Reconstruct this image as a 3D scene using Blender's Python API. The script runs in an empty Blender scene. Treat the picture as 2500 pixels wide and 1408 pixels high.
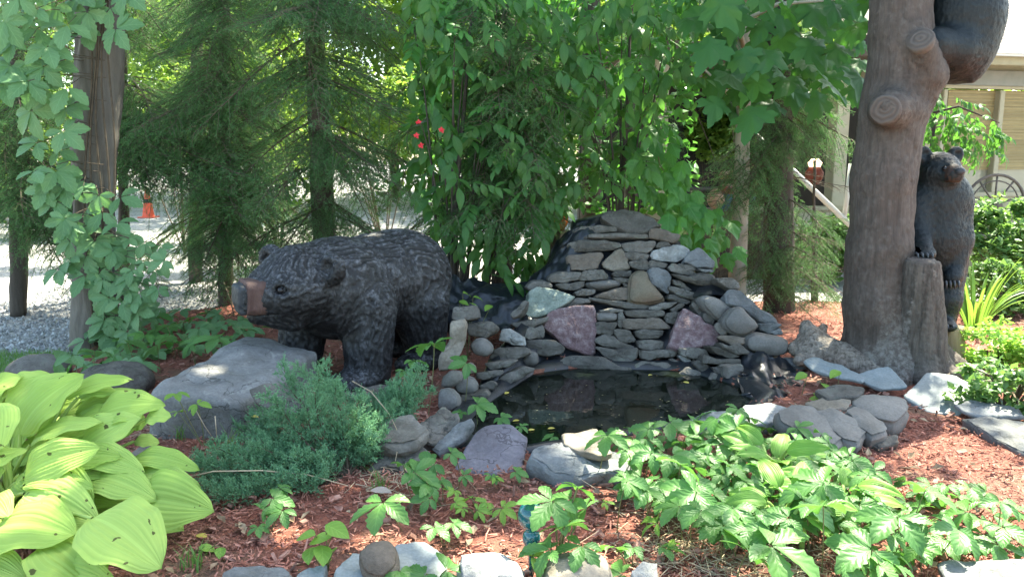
import bpy, bmesh, math, random
import numpy as np
from mathutils import Vector, Matrix

random.seed(7)
RNG = np.random.default_rng(7)
scene = bpy.context.scene
COL = scene.collection
R = math.radians

# ------------------------------------------------------------------ camera, sky, sun, exposure
IW, IH, FP = 2500.0, 1408.0, 1962.0
PITCH = R(9.38)
CAMH = 1.55
cam_d = bpy.data.cameras.new('camera')
cam_d.sensor_width = 36.0
cam_d.lens = FP / IW * 36.0
cam_d.clip_start = 0.05
cam_d.clip_end = 600.0
cam = bpy.data.objects.new('camera', cam_d)
COL.objects.link(cam)
cam.location = (0, 0, CAMH)
cam.rotation_euler = (R(90) - PITCH, 0, 0)
scene.camera = cam

SUN_EL, SUN_AZ = R(58), R(35)          # azimuth from +Y towards +X
SUN = np.array([math.sin(SUN_AZ) * math.cos(SUN_EL), math.cos(SUN_AZ) * math.cos(SUN_EL), math.sin(SUN_EL)])
world = bpy.data.worlds.new('World')
scene.world = world
world.use_nodes = True
wn = world.node_tree
wn.nodes.clear()
w_out = wn.nodes.new('ShaderNodeOutputWorld')
w_bg = wn.nodes.new('ShaderNodeBackground')
w_sky = wn.nodes.new('ShaderNodeTexSky')
w_sky.sky_type = 'NISHITA'
w_sky.sun_disc = False
w_sky.sun_elevation = SUN_EL
w_sky.sun_rotation = SUN_AZ
w_sky.dust_density = 2.0
w_sky.air_density = 1.0
w_sky.ozone_density = 1.0
w_bg.inputs['Strength'].default_value = 0.15
wn.links.new(w_sky.outputs[0], w_bg.inputs[0])
wn.links.new(w_bg.outputs[0], w_out.inputs[0])
sun_d = bpy.data.lights.new('sun', 'SUN')
sun_d.energy = 5.0
sun_d.angle = R(0.53)
sun_d.color = (1.0, 0.95, 0.86)
sun_o = bpy.data.objects.new('sun', sun_d)
COL.objects.link(sun_o)
sun_o.rotation_euler = Vector(SUN).to_track_quat('Z', 'Y').to_euler()
sun_o.location = (6, 8, 14)
vs = scene.view_settings
vs.view_transform = 'Standard'
vs.look = 'None'
vs.gamma = 1.0
vs.use_curve_mapping = False
vs.exposure = 2.4
vs.use_white_balance = True
vs.white_balance_temperature = 7050
vs.white_balance_tint = 2
scene.cycles.use_denoising = True
scene.cycles.max_bounces = 7
scene.cycles.diffuse_bounces = 4
scene.cycles.glossy_bounces = 3
scene.cycles.transmission_bounces = 5
scene.cycles.sample_clamp_indirect = 6.0

# ------------------------------------------------------------------ pixel -> place
CT, ST = math.cos(PITCH), math.sin(PITCH)
def ray(px, py):
    u = (IH / 2 - py) / FP
    return np.array([(px - IW / 2) / FP, CT + ST * u, -ST + CT * u])
def P(px, py, Y):
    d = ray(px, py)
    return d * (Y / d[1]) + np.array([0, 0, CAMH])
def G(px, py, z=0.0):
    d = ray(px, py)
    return d * ((z - CAMH) / d[2]) + np.array([0, 0, CAMH])
def PL(px, py, pt, n):
    d = ray(px, py)
    o = np.array([0, 0, CAMH])
    return o + d * (np.dot(np.asarray(pt) - o, n) / np.dot(d, n))
def nrm(v):
    v = np.asarray(v, float)
    return v / (np.linalg.norm(v) + 1e-12)
def zoomA(pts, x0=1080.0, y0=480.0, s=2.816):
    return [(x0 + x / s, y0 + y / s) for x, y in pts]

# ------------------------------------------------------------------ noise
def _h(i, j, k, s):
    n = (i.astype(np.uint32) * np.uint32(374761393) + j.astype(np.uint32) * np.uint32(668265263)
         + k.astype(np.uint32) * np.uint32(2246822519) + np.uint32((s * 3266489917) & 0xffffffff))
    n = (n ^ (n >> np.uint32(13))) * np.uint32(1274126177)
    n = n ^ (n >> np.uint32(16))
    return (n & np.uint32(0xffffff)).astype(np.float64) / 8388607.5 - 1.0
def vn(p, seed=0):
    p = np.asarray(p, float)
    f = np.floor(p)
    i = f.astype(np.int64)
    t = p - f
    t = t * t * (3 - 2 * t)
    r = 0
    for a in (0, 1):
        for b in (0, 1):
            for c in (0, 1):
                w = (t[..., 0] if a else 1 - t[..., 0]) * (t[..., 1] if b else 1 - t[..., 1]) * (t[..., 2] if c else 1 - t[..., 2])
                r = r + w * _h(i[..., 0] + a, i[..., 1] + b, i[..., 2] + c, seed)
    return r
def fbm(p, seed=0, o=3):
    r, a = 0, 1.0
    p = np.asarray(p, float)
    for k in range(o):
        r = r + a * vn(p, seed + k * 17)
        p = p * 2.03 + 11.3
        a *= 0.5
    return r

# ------------------------------------------------------------------ mesh building
class MB:
    def __init__(s):
        s.v, s.f, s.uv, s.col, s.n = [], [], [], [], 0
    def add(s, V, F, uv=None, col=None):
        V = np.asarray(V, float).reshape(-1, 3)
        s.v.append(V)
        for f in (F if isinstance(F, list) else [F]):
            f = np.asarray(f, np.int64)
            if f.size:
                s.f.append(f + s.n)
        s.uv.append(np.zeros((len(V), 2)) if uv is None else np.asarray(uv, float))
        s.col.append(np.zeros(len(V)) if col is None else np.broadcast_to(np.asarray(col, float), (len(V),)))
        s.n += len(V)
        return s
    def V(s):
        return np.concatenate(s.v) if s.v else np.zeros((0, 3))
    def mesh(s, name, mat=None, smooth=True, off=(0, 0, 0), uv=False, col=False):
        V = s.V() - np.asarray(off, float)
        me = bpy.data.meshes.new(name)
        me.vertices.add(len(V))
        me.vertices.foreach_set('co', V.astype(np.float32).ravel())
        li = np.concatenate([f.ravel() for f in s.f])
        tot = np.concatenate([np.full(len(f), f.shape[1]) for f in s.f])
        st = np.concatenate([[0], np.cumsum(tot)[:-1]])
        me.loops.add(len(li))
        me.loops.foreach_set('vertex_index', li.astype(np.int32))
        me.polygons.add(len(tot))
        me.polygons.foreach_set('loop_start', st.astype(np.int32))
        me.polygons.foreach_set('loop_total', tot.astype(np.int32))
        me.polygons.foreach_set('use_smooth', np.full(len(tot), bool(smooth)))
        me.update(calc_edges=True)
        if uv:
            U = np.concatenate(s.uv)[li]
            me.uv_layers.new(name='UVMap').data.foreach_set('uv', U.astype(np.float32).ravel())
        if col:
            a = me.attributes.new('tone', 'FLOAT', 'POINT')
            a.data.foreach_set('value', np.concatenate(s.col).astype(np.float32))
        if mat:
            for m in (mat if isinstance(mat, (list, tuple)) else [mat]):
                me.materials.append(m)
        return me

def tube(pts, rad, sides=7, cap=True):
    pts = np.asarray(pts, float)
    n = len(pts)
    rad = np.broadcast_to(np.asarray(rad, float), (n,))
    t = np.gradient(pts, axis=0)
    t /= np.linalg.norm(t, axis=1)[:, None] + 1e-12
    ref = np.array([0, 0, 1.0]) if abs(t[:, 2]).mean() < 0.8 else np.array([1.0, 0, 0])
    a = np.cross(t, ref)
    a /= np.linalg.norm(a, axis=1)[:, None] + 1e-12
    b = np.cross(t, a)
    an = np.arange(sides) * 2 * math.pi / sides
    V = pts[:, None] + rad[:, None, None] * (np.cos(an)[None, :, None] * a[:, None] + np.sin(an)[None, :, None] * b[:, None])
    V = V.reshape(-1, 3)
    i = np.arange(n - 1)[:, None] * sides
    j = np.arange(sides)[None]
    k = (j + 1) % sides
    F = np.stack([i + j, i + k, i + sides + k, i + sides + j], -1).reshape(-1, 4)
    out = [F]
    if cap:
        V = np.concatenate([V, pts[[0, -1]]])
        c0, c1 = n * sides, n * sides + 1
        jj = np.arange(sides); kk = (jj + 1) % sides
        out.append(np.stack([kk, jj, np.full(sides, c0)], -1))
        out.append(np.stack([(n - 1) * sides + jj, (n - 1) * sides + kk, np.full(sides, c1)], -1))
    return V, out

def box(c, s, M3=None, bev=0.0):
    c = np.asarray(c, float); h = np.asarray(s, float) / 2
    if bev <= 0:
        V = np.array([[x, y, z] for x in (-1, 1) for y in (-1, 1) for z in (-1, 1)], float) * h
        F = np.array([[0, 1, 3, 2], [4, 6, 7, 5], [0, 4, 5, 1], [2, 3, 7, 6], [0, 2, 6, 4], [1, 5, 7, 3]])
    else:
        bm = bmesh.new()
        bmesh.ops.create_cube(bm, size=1.0)
        for v in bm.verts:
            v.co = Vector((v.co.x * 2 * h[0], v.co.y * 2 * h[1], v.co.z * 2 * h[2]))
        bmesh.ops.bevel(bm, geom=bm.edges[:], offset=bev, segments=2, affect='EDGES')
        bm.verts.ensure_lookup_table()
        V = np.array([v.co[:] for v in bm.verts])
        q, t = [], []
        for f in bm.faces:
            ix = [v.index for v in f.verts]
            if len(ix) == 4: q.append(ix)
            else:
                for a in range(1, len(ix) - 1): t.append([ix[0], ix[a], ix[a + 1]])
        bm.free()
        F = [np.array(q)] + ([np.array(t)] if t else [])
    if M3 is not None:
        V = V @ np.asarray(M3, float).T
    return V + c, F

def lathe(prof, sides=24, c=(0, 0, 0)):
    prof = np.asarray(prof, float)
    an = np.arange(sides) * 2 * math.pi / sides
    V = np.stack([prof[:, 0][:, None] * np.cos(an), prof[:, 0][:, None] * np.sin(an), np.repeat(prof[:, 1][:, None], sides, 1)], -1).reshape(-1, 3)
    n = len(prof)
    i = np.arange(n - 1)[:, None] * sides
    j = np.arange(sides)[None]; k = (j + 1) % sides
    F = np.stack([i + j, i + k, i + sides + k, i + sides + j], -1).reshape(-1, 4)
    return V + np.asarray(c, float), F

# ------------------------------------------------------------------ objects
def tag(o, label=None, cat=None, group=None, kind=None):
    if label: o['label'] = label
    if cat: o['category'] = cat
    if group: o['group'] = group
    if kind: o['kind'] = kind
    return o
def link(name, me, parent=None, loc=None, M=None):
    o = bpy.data.objects.new(name, me)
    COL.objects.link(o)
    if parent is not None: o.parent = parent
    if M is not None: o.matrix_basis = M
    elif loc is not None: o.location = tuple(loc)
    return o
def thing(name, label, cat, loc, group=None):
    o = link(name, None, None, loc)
    o.empty_display_size = 0.1
    return tag(o, label, cat, group)
def part(name, mb, mat, parent, smooth=True, **k):          # mb in world coordinates
    return link(name, mb.mesh(name, mat, smooth, parent_loc(parent), **k), parent)
def parent_loc(p):
    l = np.zeros(3)
    while p is not None:
        l = l + np.array(p.location); p = p.parent
    return l
def single(name, mb, mat, label=None, cat=None, group=None, kind=None, smooth=True, **k):
    V = mb.V()
    c = np.array([V[:, 0].mean(), V[:, 1].mean(), V[:, 2].min()])
    return tag(link(name, mb.mesh(name, mat, smooth, c, **k), None, c), label, cat, group, kind)
def basis(tip, normal, loc, s=1.0, off=(0, 0, 0)):
    y = nrm(tip); z = np.asarray(normal, float)
    z = nrm(z - y * np.dot(z, y)); x = np.cross(y, z)
    l = np.asarray(loc, float) - np.asarray(off, float)
    return Matrix(((x[0] * s, y[0] * s, z[0] * s, l[0]), (x[1] * s, y[1] * s, z[1] * s, l[1]), (x[2] * s, y[2] * s, z[2] * s, l[2]), (0, 0, 0, 1)))

# ------------------------------------------------------------------ materials
def nodes(name):
    m = bpy.data.materials.new(name)
    m.use_nodes = True
    t = m.node_tree
    t.nodes.clear()
    out = t.nodes.new('ShaderNodeOutputMaterial')
    b = t.nodes.new('ShaderNodeBsdfPrincipled')
    t.links.new(b.outputs[0], out.inputs[0])
    return m, t, b, out
def N(t, kind, **kw):
    n = t.nodes.new(kind)
    for k, v in kw.items():
        if k in n.inputs: n.inputs[k].default_value = v
        else: setattr(n, k, v)
    return n
def rgba(c): return (c[0], c[1], c[2], 1.0)
def mixc(t, fac, a, b, mode='MIX'):
    n = t.nodes.new('ShaderNodeMix'); n.data_type = 'RGBA'; n.blend_type = mode
    for sock, v in ((n.inputs[0], fac), (n.inputs[6], a), (n.inputs[7], b)):
        if isinstance(v, (int, float)): sock.default_value = v
        elif isinstance(v, (tuple, list)): sock.default_value = rgba(v)
        else: t.links.new(v, sock)
    return n.outputs[2]
def mth(t, op, a, b=0.0, c=0.0):
    n = t.nodes.new('ShaderNodeMath'); n.operation = op
    for s, v in zip(n.inputs, (a, b, c)):
        if isinstance(v, (int, float)): s.default_value = v
        else: t.links.new(v, s)
    return n.outputs[0]
def coords(t, rnd=True, scale=(1, 1, 1)):
    tc = t.nodes.new('ShaderNodeTexCoord')
    o = tc.outputs['Object']
    if rnd:
        oi = t.nodes.new('ShaderNodeObjectInfo')
        v = t.nodes.new('ShaderNodeVectorMath'); v.operation = 'ADD'
        cmb = t.nodes.new('ShaderNodeCombineXYZ')
        s = mth(t, 'MULTIPLY', oi.outputs['Random'], 37.0)
        for k in range(3): t.links.new(s, cmb.inputs[k])
        t.links.new(o, v.inputs[0]); t.links.new(cmb.outputs[0], v.inputs[1])
        o = v.outputs[0]
    mp = t.nodes.new('ShaderNodeMapping'); mp.inputs['Scale'].default_value = scale
    t.links.new(o, mp.inputs[0])
    return mp.outputs[0]
def noise(t, vec, scale, detail=4, rough=0.6, dist=0.0):
    n = N(t, 'ShaderNodeTexNoise')
    n.inputs['Scale'].default_value = scale; n.inputs['Detail'].default_value = detail
    n.inputs['Roughness'].default_value = rough; n.inputs['Distortion'].default_value = dist
    t.links.new(vec, n.inputs['Vector'])
    return n.outputs[0]
def ramp(t, fac, stops):
    n = t.nodes.new('ShaderNodeValToRGB')
    e = n.color_ramp.elements
    while len(e) > 1: e.remove(e[-1])
    e[0].position = stops[0][0]; e[0].color = rgba(stops[0][1])
    for p, c in stops[1:]:
        x = e.new(p); x.color = rgba(c)
    t.links.new(fac, n.inputs[0])
    return n.outputs[0]
def bump(t, b, h, strength=0.5, dist=0.01):
    n = t.nodes.new('ShaderNodeBump'); n.inputs['Strength'].default_value = strength; n.inputs['Distance'].default_value = dist
    t.links.new(h, n.inputs['Height']); t.links.new(n.outputs[0], b.inputs['Normal'])
def m_rock(name, c1, c2, c3, scale=7.0, speck=60.0, rough=0.75, bs=0.5, strata=0.0, var=0.35, lichen=None, crack=0.0):
    m, t, b, _ = nodes(name)
    v = coords(t)
    n1 = noise(t, v, scale, 6, 0.62, 0.4)
    col = ramp(t, n1, [(0.28, c1), (0.5, c2), (0.72, c3)])
    n2 = noise(t, v, speck, 3, 0.7)
    col = mixc(t, 0.5, col, ramp(t, n2, [(0.3, (0.55,) * 3), (0.55, (1, 1, 1)), (0.75, (1.35,) * 3)]), 'MULTIPLY')
    if lichen:
        n3 = noise(t, v, scale * 2.3, 5, 0.7, 1.0)
        col = mixc(t, ramp(t, n3, [(0.56, (0, 0, 0)), (0.64, (0.75,) * 3)]), col, lichen)
    ck = None
    if crack:
        vo = t.nodes.new('ShaderNodeTexVoronoi'); vo.feature = 'DISTANCE_TO_EDGE'; vo.inputs['Scale'].default_value = 3.2
        dn = t.nodes.new('ShaderNodeVectorMath'); dn.operation = 'MULTIPLY_ADD'
        nz = N(t, 'ShaderNodeTexNoise'); nz.inputs['Scale'].default_value = 5.0; nz.inputs['Detail'].default_value = 5.0; t.links.new(v, nz.inputs['Vector'])
        t.links.new(nz.outputs['Color'], dn.inputs[0]); dn.inputs[1].default_value = (.45, .45, .45); t.links.new(v, dn.inputs[2])
        t.links.new(dn.outputs[0], vo.inputs['Vector'])
        ck = mth(t, 'MULTIPLY', mth(t, 'LESS_THAN', vo.outputs['Distance'], .012), mth(t, 'GREATER_THAN', noise(t, v, 2.1, 2), .5))
        col = mixc(t, mth(t, 'MULTIPLY', ck, crack * .75), col, tuple(x * .35 for x in c1))
        st_ = noise(t, coords(t, True, (1, 1, .4)), 3.1, 5, .7, .6)
        col = mixc(t, ramp(t, st_, [(.5, (0,) * 3), (.68, (.6,) * 3)]), col, tuple(x * .55 for x in (c1[0], c1[1] * .95, c1[2] * .8)))
    oi = t.nodes.new('ShaderNodeObjectInfo')
    k = mth(t, 'MULTIPLY_ADD', oi.outputs['Random'], var * 2, 1 - var)
    hs = N(t, 'ShaderNodeHueSaturation'); t.links.new(k, hs.inputs['Value']); t.links.new(col, hs.inputs['Color'])
    t.links.new(hs.outputs[0], b.inputs['Base Color'])
    b.inputs['Roughness'].default_value = rough
    b.inputs['Specular IOR Level'].default_value = 0.35
    hgt = mth(t, 'ADD', noise(t, v, scale * 3.5, 8, 0.68), mth(t, 'MULTIPLY', n2, 0.25))
    if strata:
        vs_ = coords(t, True, (2, 2, 30))
        hgt = mth(t, 'ADD', hgt, mth(t, 'MULTIPLY', noise(t, vs_, 2.0, 5, 0.6), strata))
    if ck is not None: hgt = mth(t, 'SUBTRACT', hgt, mth(t, 'MULTIPLY', ck, .5))
    bump(t, b, hgt, bs, 0.02)
    return m
def m_leaf(name, c1, c2, tr, mixf=0.4, rough=0.45, spec=0.35, veins=0.0, holes=0.0, vs_=9.0, isl=True, para=0.0):
    m, t, b, out = nodes(name)
    oi = t.nodes.new('ShaderNodeObjectInfo'); ge = t.nodes.new('ShaderNodeNewGeometry')
    r = oi.outputs['Random']
    if isl:
        r = mth(t, 'FRACT', mth(t, 'ADD', r, ge.outputs['Random Per Island']))
    v = coords(t, False)
    f = mth(t, 'ADD', mth(t, 'MULTIPLY', r, 0.75), mth(t, 'MULTIPLY', noise(t, v, 14.0, 3), 0.35))
    col = mixc(t, f, c1, c2)
    h = noise(t, v, 60.0, 2)
    if veins:
        uvn = t.nodes.new('ShaderNodeUVMap')
        sp = t.nodes.new('ShaderNodeSeparateXYZ'); t.links.new(uvn.outputs[0], sp.inputs[0])
        au = mth(t, 'ABSOLUTE', sp.outputs[0])
        w = mth(t, 'SINE', mth(t, 'MULTIPLY', mth(t, 'SUBTRACT', sp.outputs[1], mth(t, 'MULTIPLY', au, 0.35)), vs_ * 6.28))
        if para:
            w = mth(t, 'SINE', mth(t, 'ADD', mth(t, 'MULTIPLY', au, para * 6.28), mth(t, 'MULTIPLY', sp.outputs[1], 1.5)))
        rib = mth(t, 'GREATER_THAN', w, 0.86)
        mid = mth(t, 'LESS_THAN', au, 0.045)
        vein = mth(t, 'MAXIMUM', mth(t, 'MULTIPLY', rib, 0.5), mid)
        col = mixc(t, mth(t, 'MULTIPLY', vein, veins), col, tuple(min(1, x * 1.7 + 0.03) for x in c2))
        h = mth(t, 'ADD', mth(t, 'MULTIPLY', w, -0.35), mth(t, 'MULTIPLY', h, 0.4))
    if holes:
        n = noise(t, v, 26.0, 2, 0.4)
        n_b = noise(t, v, 5.0, 2, 0.4)
        mk = mth(t, 'MULTIPLY', mth(t, 'GREATER_THAN', n, 0.715), mth(t, 'GREATER_THAN', n_b, 0.45))
        col = mixc(t, mth(t, 'MULTIPLY', mk, holes), col, (0.05, 0.035, 0.015))
    t.links.new(col, b.inputs['Base Color'])
    b.inputs['Roughness'].default_value = rough
    b.inputs['Specular IOR Level'].default_value = spec
    bump(t, b, h, 0.35, 0.004)
    tl = t.nodes.new('ShaderNodeBsdfTranslucent')
    t.links.new(mixc(t, 0.5, tr, col), tl.inputs[0])
    mx = t.nodes.new('ShaderNodeMixShader'); mx.inputs[0].default_value = mixf
    t.links.new(b.outputs[0], mx.inputs[1]); t.links.new(tl.outputs[0], mx.inputs[2])
    t.links.new(mx.outputs[0], out.inputs[0])
    return m
def m_plain(name, c, rough=0.6, c2=None, scale=8.0, bs=0.0, spec=0.4, metal=0.0, stretch=(1, 1, 1), bscale=None, emit=0.0, var=0.0):
    m, t, b, _ = nodes(name)
    v = coords(t, True, stretch)
    col = None
    if c2:
        col = mixc(t, ramp(t, noise(t, v, scale, 6, 0.65), [(0.3, (0,) * 3), (0.7, (1,) * 3)]), c, c2)
    else:
        b.inputs['Base Color'].default_value = rgba(c)
    if var:
        oi = t.nodes.new('ShaderNodeObjectInfo'); ge = t.nodes.new('ShaderNodeNewGeometry')
        rr = mth(t, 'FRACT', mth(t, 'ADD', oi.outputs['Random'], ge.outputs['Random Per Island']))
        hs = N(t, 'ShaderNodeHueSaturation'); t.links.new(mth(t, 'MULTIPLY_ADD', rr, 2 * var, 1 - var), hs.inputs['Value'])
        if col is None: hs.inputs['Color'].default_value = rgba(c)
        else: t.links.new(col, hs.inputs['Color'])
        col = hs.outputs[0]
    if col is not None: t.links.new(col, b.inputs['Base Color'])
    b.inputs['Roughness'].default_value = rough
    b.inputs['Specular IOR Level'].default_value = spec
    b.inputs['Metallic'].default_value = metal
    if emit:
        b.inputs['Emission Color'].default_value = rgba(c); b.inputs['Emission Strength'].default_value = emit
    if bs: bump(t, b, noise(t, v, bscale or scale * 3, 8, 0.68), bs, 0.015)
    return m

MR = {
 'slate': m_rock('slate_grey', (.075, .067, .056), (.125, .115, .099), (.18, .167, .147), 6, 55, strata=.5, var=.22, crack=.7, lichen=(.15, .155, .125)),
 'blue': m_rock('slate_blue', (.105, .112, .112), (.15, .158, .16), (.2, .208, .208), 6, 55, strata=.7, var=.2, crack=.7),
 'brown': m_rock('slate_brown', (.095, .078, .06), (.14, .115, .09), (.19, .16, .13), 6, 55, strata=.5, var=.2),
 'tan': m_rock('sandstone_tan', (.14, .12, .09), (.21, .18, .14), (.28, .25, .2), 5, 60, var=.15),
 'pink': m_rock('granite_pink', (.12, .065, .07), (.22, .145, .147), (.38, .31, .31), 19, 75, bs=1.0, var=.06),
 'green': m_rock('granite_green', (.13, .16, .13), (.21, .25, .21), (.33, .37, .32), 11, 60, bs=.7, var=.06),
 'pale': m_rock('quartz_pale', (.14, .14, .13), (.28, .28, .265), (.48, .48, .46), 8, 45, bs=.7, var=.1),
 'purple': m_rock('slate_purple', (.1, .09, .105), (.15, .137, .158), (.2, .185, .205), 4, 50, strata=.4, var=.05, crack=.8),
 'flag': m_rock('flagstone', (.15, .175, .18), (.205, .235, .24), (.26, .285, .29), 4, 80, rough=.6, bs=.25, var=.08),
 'cobble': m_rock('cobble', (.1, .094, .085), (.15, .142, .13), (.2, .19, .175), 4, 80, bs=.3, var=.15),
 'ochre': m_rock('dome_stone', (.12, .105, .075), (.18, .15, .105), (.2, .125, .085), 3, 70, bs=.3, var=.05),
 'boulder': m_rock('boulder_grey', (.12, .12, .115), (.18, .178, .172), (.24, .238, .232), 5, 70, bs=.6, var=.05, crack=.9, lichen=(.27, .27, .25)),
}
M_CREEP = m_leaf('creeper_leaf', (.06, .165, .045), (.12, .27, .065), (.16, .42, .04), .38, .42, .4, .3, .0, 5.0)
M_CREEPY = m_leaf('young_creeper_leaf', (.14, .3, .05), (.25, .42, .07), (.28, .5, .04), .42, .45, .35, .3, .0, 5.0)
M_VINE = m_leaf('vine_leaf', (.085, .19, .07), (.155, .285, .12), (.16, .4, .06), .3, .5, .4, .25, .0, 5.0)
M_HOSTA = m_leaf('hosta_leaf', (.29, .44, .085), (.4, .56, .14), (.4, .6, .08), .3, .58, .25, .16, 0.9, 0.0, False, 7.0)
M_HOSTG = m_leaf('green_hosta_leaf', (.14, .3, .05), (.21, .4, .07), (.25, .5, .04), .3, .5, .3, .25, 0.6, 0.0, False, 6.0)
M_SHRUB = m_leaf('shrub_leaf', (.033, .118, .03), (.09, .205, .05), (.16, .42, .035), .47, .42, .4, .25, .0, 6.0)
M_MAPLE = m_leaf('maple_leaf', (.03, .105, .035), (.05, .15, .04), (.12, .36, .02), .42, .5, .3, .0)
M_ELDER = m_leaf('sapling_leaf', (.045, .165, .035), (.09, .25, .05), (.14, .42, .03), .42, .42, .4, .25, .0, 6.0)
M_CANOPY = m_leaf('canopy_leaf', (.035, .1, .025), (.06, .15, .035), (.2, .4, .04), .42, .5, .3)
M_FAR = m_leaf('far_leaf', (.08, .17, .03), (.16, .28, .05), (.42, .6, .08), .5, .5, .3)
M_BUSH = m_leaf('bush_leaf', (.08, .18, .05), (.16, .28, .09), (.25, .45, .06), .4, .45, .4)
M_STRAP = m_leaf('strap_leaf', (.12, .26, .05), (.2, .36, .07), (.3, .5, .05), .4, .42, .4)
M_NEED = m_leaf('spruce_needles', (.06, .16, .055), (.125, .26, .095), (.18, .4, .09), .33, .55, .3)
M_JUN = m_leaf('juniper_scale', (.105, .26, .15), (.23, .41, .22), (.18, .4, .14), .3, .6, .25)
M_YELLOW = m_leaf('fallen_yellow', (.55, .45, .08), (.65, .55, .15), (.6, .5, .1), .25, .5, .3)
M_BARK = m_plain('bark', (.05, .042, .035), .9, (.115, .098, .082), 9, .9, .2, stretch=(1, 1, .22), bscale=22)
M_BARKG = m_plain('grey_bark', (.1, .09, .075), .9, (.2, .18, .152), 8, 1.0, .2, stretch=(1, 1, .14), bscale=22)
M_BARKS = m_plain('sapling_bark', (.3, .265, .2), .8, (.42, .38, .3), 5, .4, .2, stretch=(1, 1, .4), bscale=30)
M_TWIG = m_plain('twig', (.06, .045, .03), .85, (.12, .09, .06), 20, 0)
M_STEM = m_plain('stem', (.1, .16, .05), .7, (.2, .14, .07), 12, 0)
M_LINER = m_plain('pond_liner', (.012, .014, .017), .3, (.022, .025, .03), 12, .35, .5, bscale=14)

# ------------------------------------------------------------------ distance-field modelling (carvings, boulders)
def ell(p, c, r, M3=None):
    q = p - np.asarray(c, float)
    if M3 is not None: q = q @ M3
    r = np.asarray(r, float)
    k0 = np.linalg.norm(q / r, axis=-1); k1 = np.linalg.norm(q / (r * r), axis=-1)
    return k0 * (k0 - 1.0) / (k1 + 1e-9)
def cap(p, a, b, ra, rb):
    a = np.asarray(a, float); b = np.asarray(b, float)
    d = b - a
    h = np.clip(((p - a) @ d) / (d @ d), 0, 1)
    return np.linalg.norm(p - a - h[..., None] * d, axis=-1) - (ra + (rb - ra) * h)
def sbox(p, c, s, r=0.02, M3=None):
    q = p - np.asarray(c, float)
    if M3 is not None: q = q @ M3
    q = np.abs(q) - (np.asarray(s, float) - r)
    return np.linalg.norm(np.maximum(q, 0), axis=-1) + np.minimum(q.max(-1), 0) - r
def sm(a, b, k):
    h = np.clip(0.5 + 0.5 * (b - a) / k, 0, 1)
    return b * (1 - h) + a * h - k * h * (1 - h)
def smm(L, k):
    r = L[0]
    for x in L[1:]: r = sm(r, x, k)
    return r
def sub(a, b, k):
    return -sm(-a, b, k)
def nets(fn, lo, hi, h):
    lo = np.asarray(lo, float); hi = np.asarray(hi, float)
    n = np.ceil((hi - lo) / h).astype(int) + 1
    ax = [lo[k] + h * np.arange(n[k]) for k in range(3)]
    g = np.stack(np.meshgrid(*ax, indexing='ij'), -1)
    F = fn(g.reshape(-1, 3)).reshape(n)
    S = F < 0
    c = n - 1
    acc = np.zeros((*c, 3)); cnt = np.zeros(c)
    I = np.stack(np.meshgrid(*[np.arange(x) for x in c], indexing='ij'), -1).astype(float)
    for axis in range(3):
        for a in (0, 1):
            for b in (0, 1):
                o0 = [0, 0, 0]; oth = [k for k in range(3) if k != axis]
                o0[oth[0]] = a; o0[oth[1]] = b
                o1 = list(o0); o1[axis] = 1
                s0 = tuple(slice(o0[k], o0[k] + c[k]) for k in range(3))
                s1 = tuple(slice(o1[k], o1[k] + c[k]) for k in range(3))
                m = S[s0] != S[s1]
                f0, f1 = F[s0], F[s1]
                t = np.where(m, f0 / np.where(m, f0 - f1, 1), 0)
                for k in range(3):
                    acc[..., k] += m * (o0[k] + (t if k == axis else 0))
                cnt += m
    act = cnt > 0
    idx = np.full(tuple(c), -1); idx[act] = np.arange(act.sum())
    V = lo + h * (I[act] + acc[act] / cnt[act][:, None])
    Q = []
    for axis in range(3):
        a, b = [(1, 2), (2, 0), (0, 1)][axis]
        s0 = [slice(None)] * 3; s1 = [slice(None)] * 3
        s0[axis] = slice(0, -1); s1[axis] = slice(1, None)
        m = S[tuple(s0)] != S[tuple(s1)]
        w = np.argwhere(m)
        ok = (w[:, a] > 0) & (w[:, b] > 0) & (w[:, a] < c[a]) & (w[:, b] < c[b]) & (w[:, axis] < c[axis])
        w = w[ok]
        fl = S[w[:, 0], w[:, 1], w[:, 2]]
        e = np.eye(3, dtype=int)
        def at(d): x = w - d; return idx[x[:, 0], x[:, 1], x[:, 2]]
        q = np.stack([at(e[a] + e[b]), at(e[b]), at(0 * e[a]), at(e[a])], -1)
        q[~fl] = q[~fl][:, ::-1]
        Q.append(q)
    Q = np.concatenate(Q)
    Q = Q[(Q >= 0).all(1)]
    return largest(V, Q)
def vnormals(V, Q):
    n = np.cross(V[Q[:, 2]] - V[Q[:, 0]], V[Q[:, 3 if Q.shape[1] == 4 else 1]] - V[Q[:, 1]])
    out = np.zeros_like(V)
    for k in range(Q.shape[1]): np.add.at(out, Q[:, k], n)
    return out / (np.linalg.norm(out, axis=1)[:, None] + 1e-12)
def largest(V, Q):
    lab = np.arange(len(V))
    while True:
        m = lab[Q].min(1)
        new = lab.copy()
        for k in range(Q.shape[1]): np.minimum.at(new, Q[:, k], m)
        new = new[new]
        if (new == lab).all(): break
        lab = new
    u, c = np.unique(lab[Q[:, 0]], return_counts=True)
    keep = u[c.argmax()]
    Q = Q[lab[Q[:, 0]] == keep]
    used = np.unique(Q)
    re_ = np.full(len(V), -1); re_[used] = np.arange(len(used))
    return V[used], re_[Q]
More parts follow.
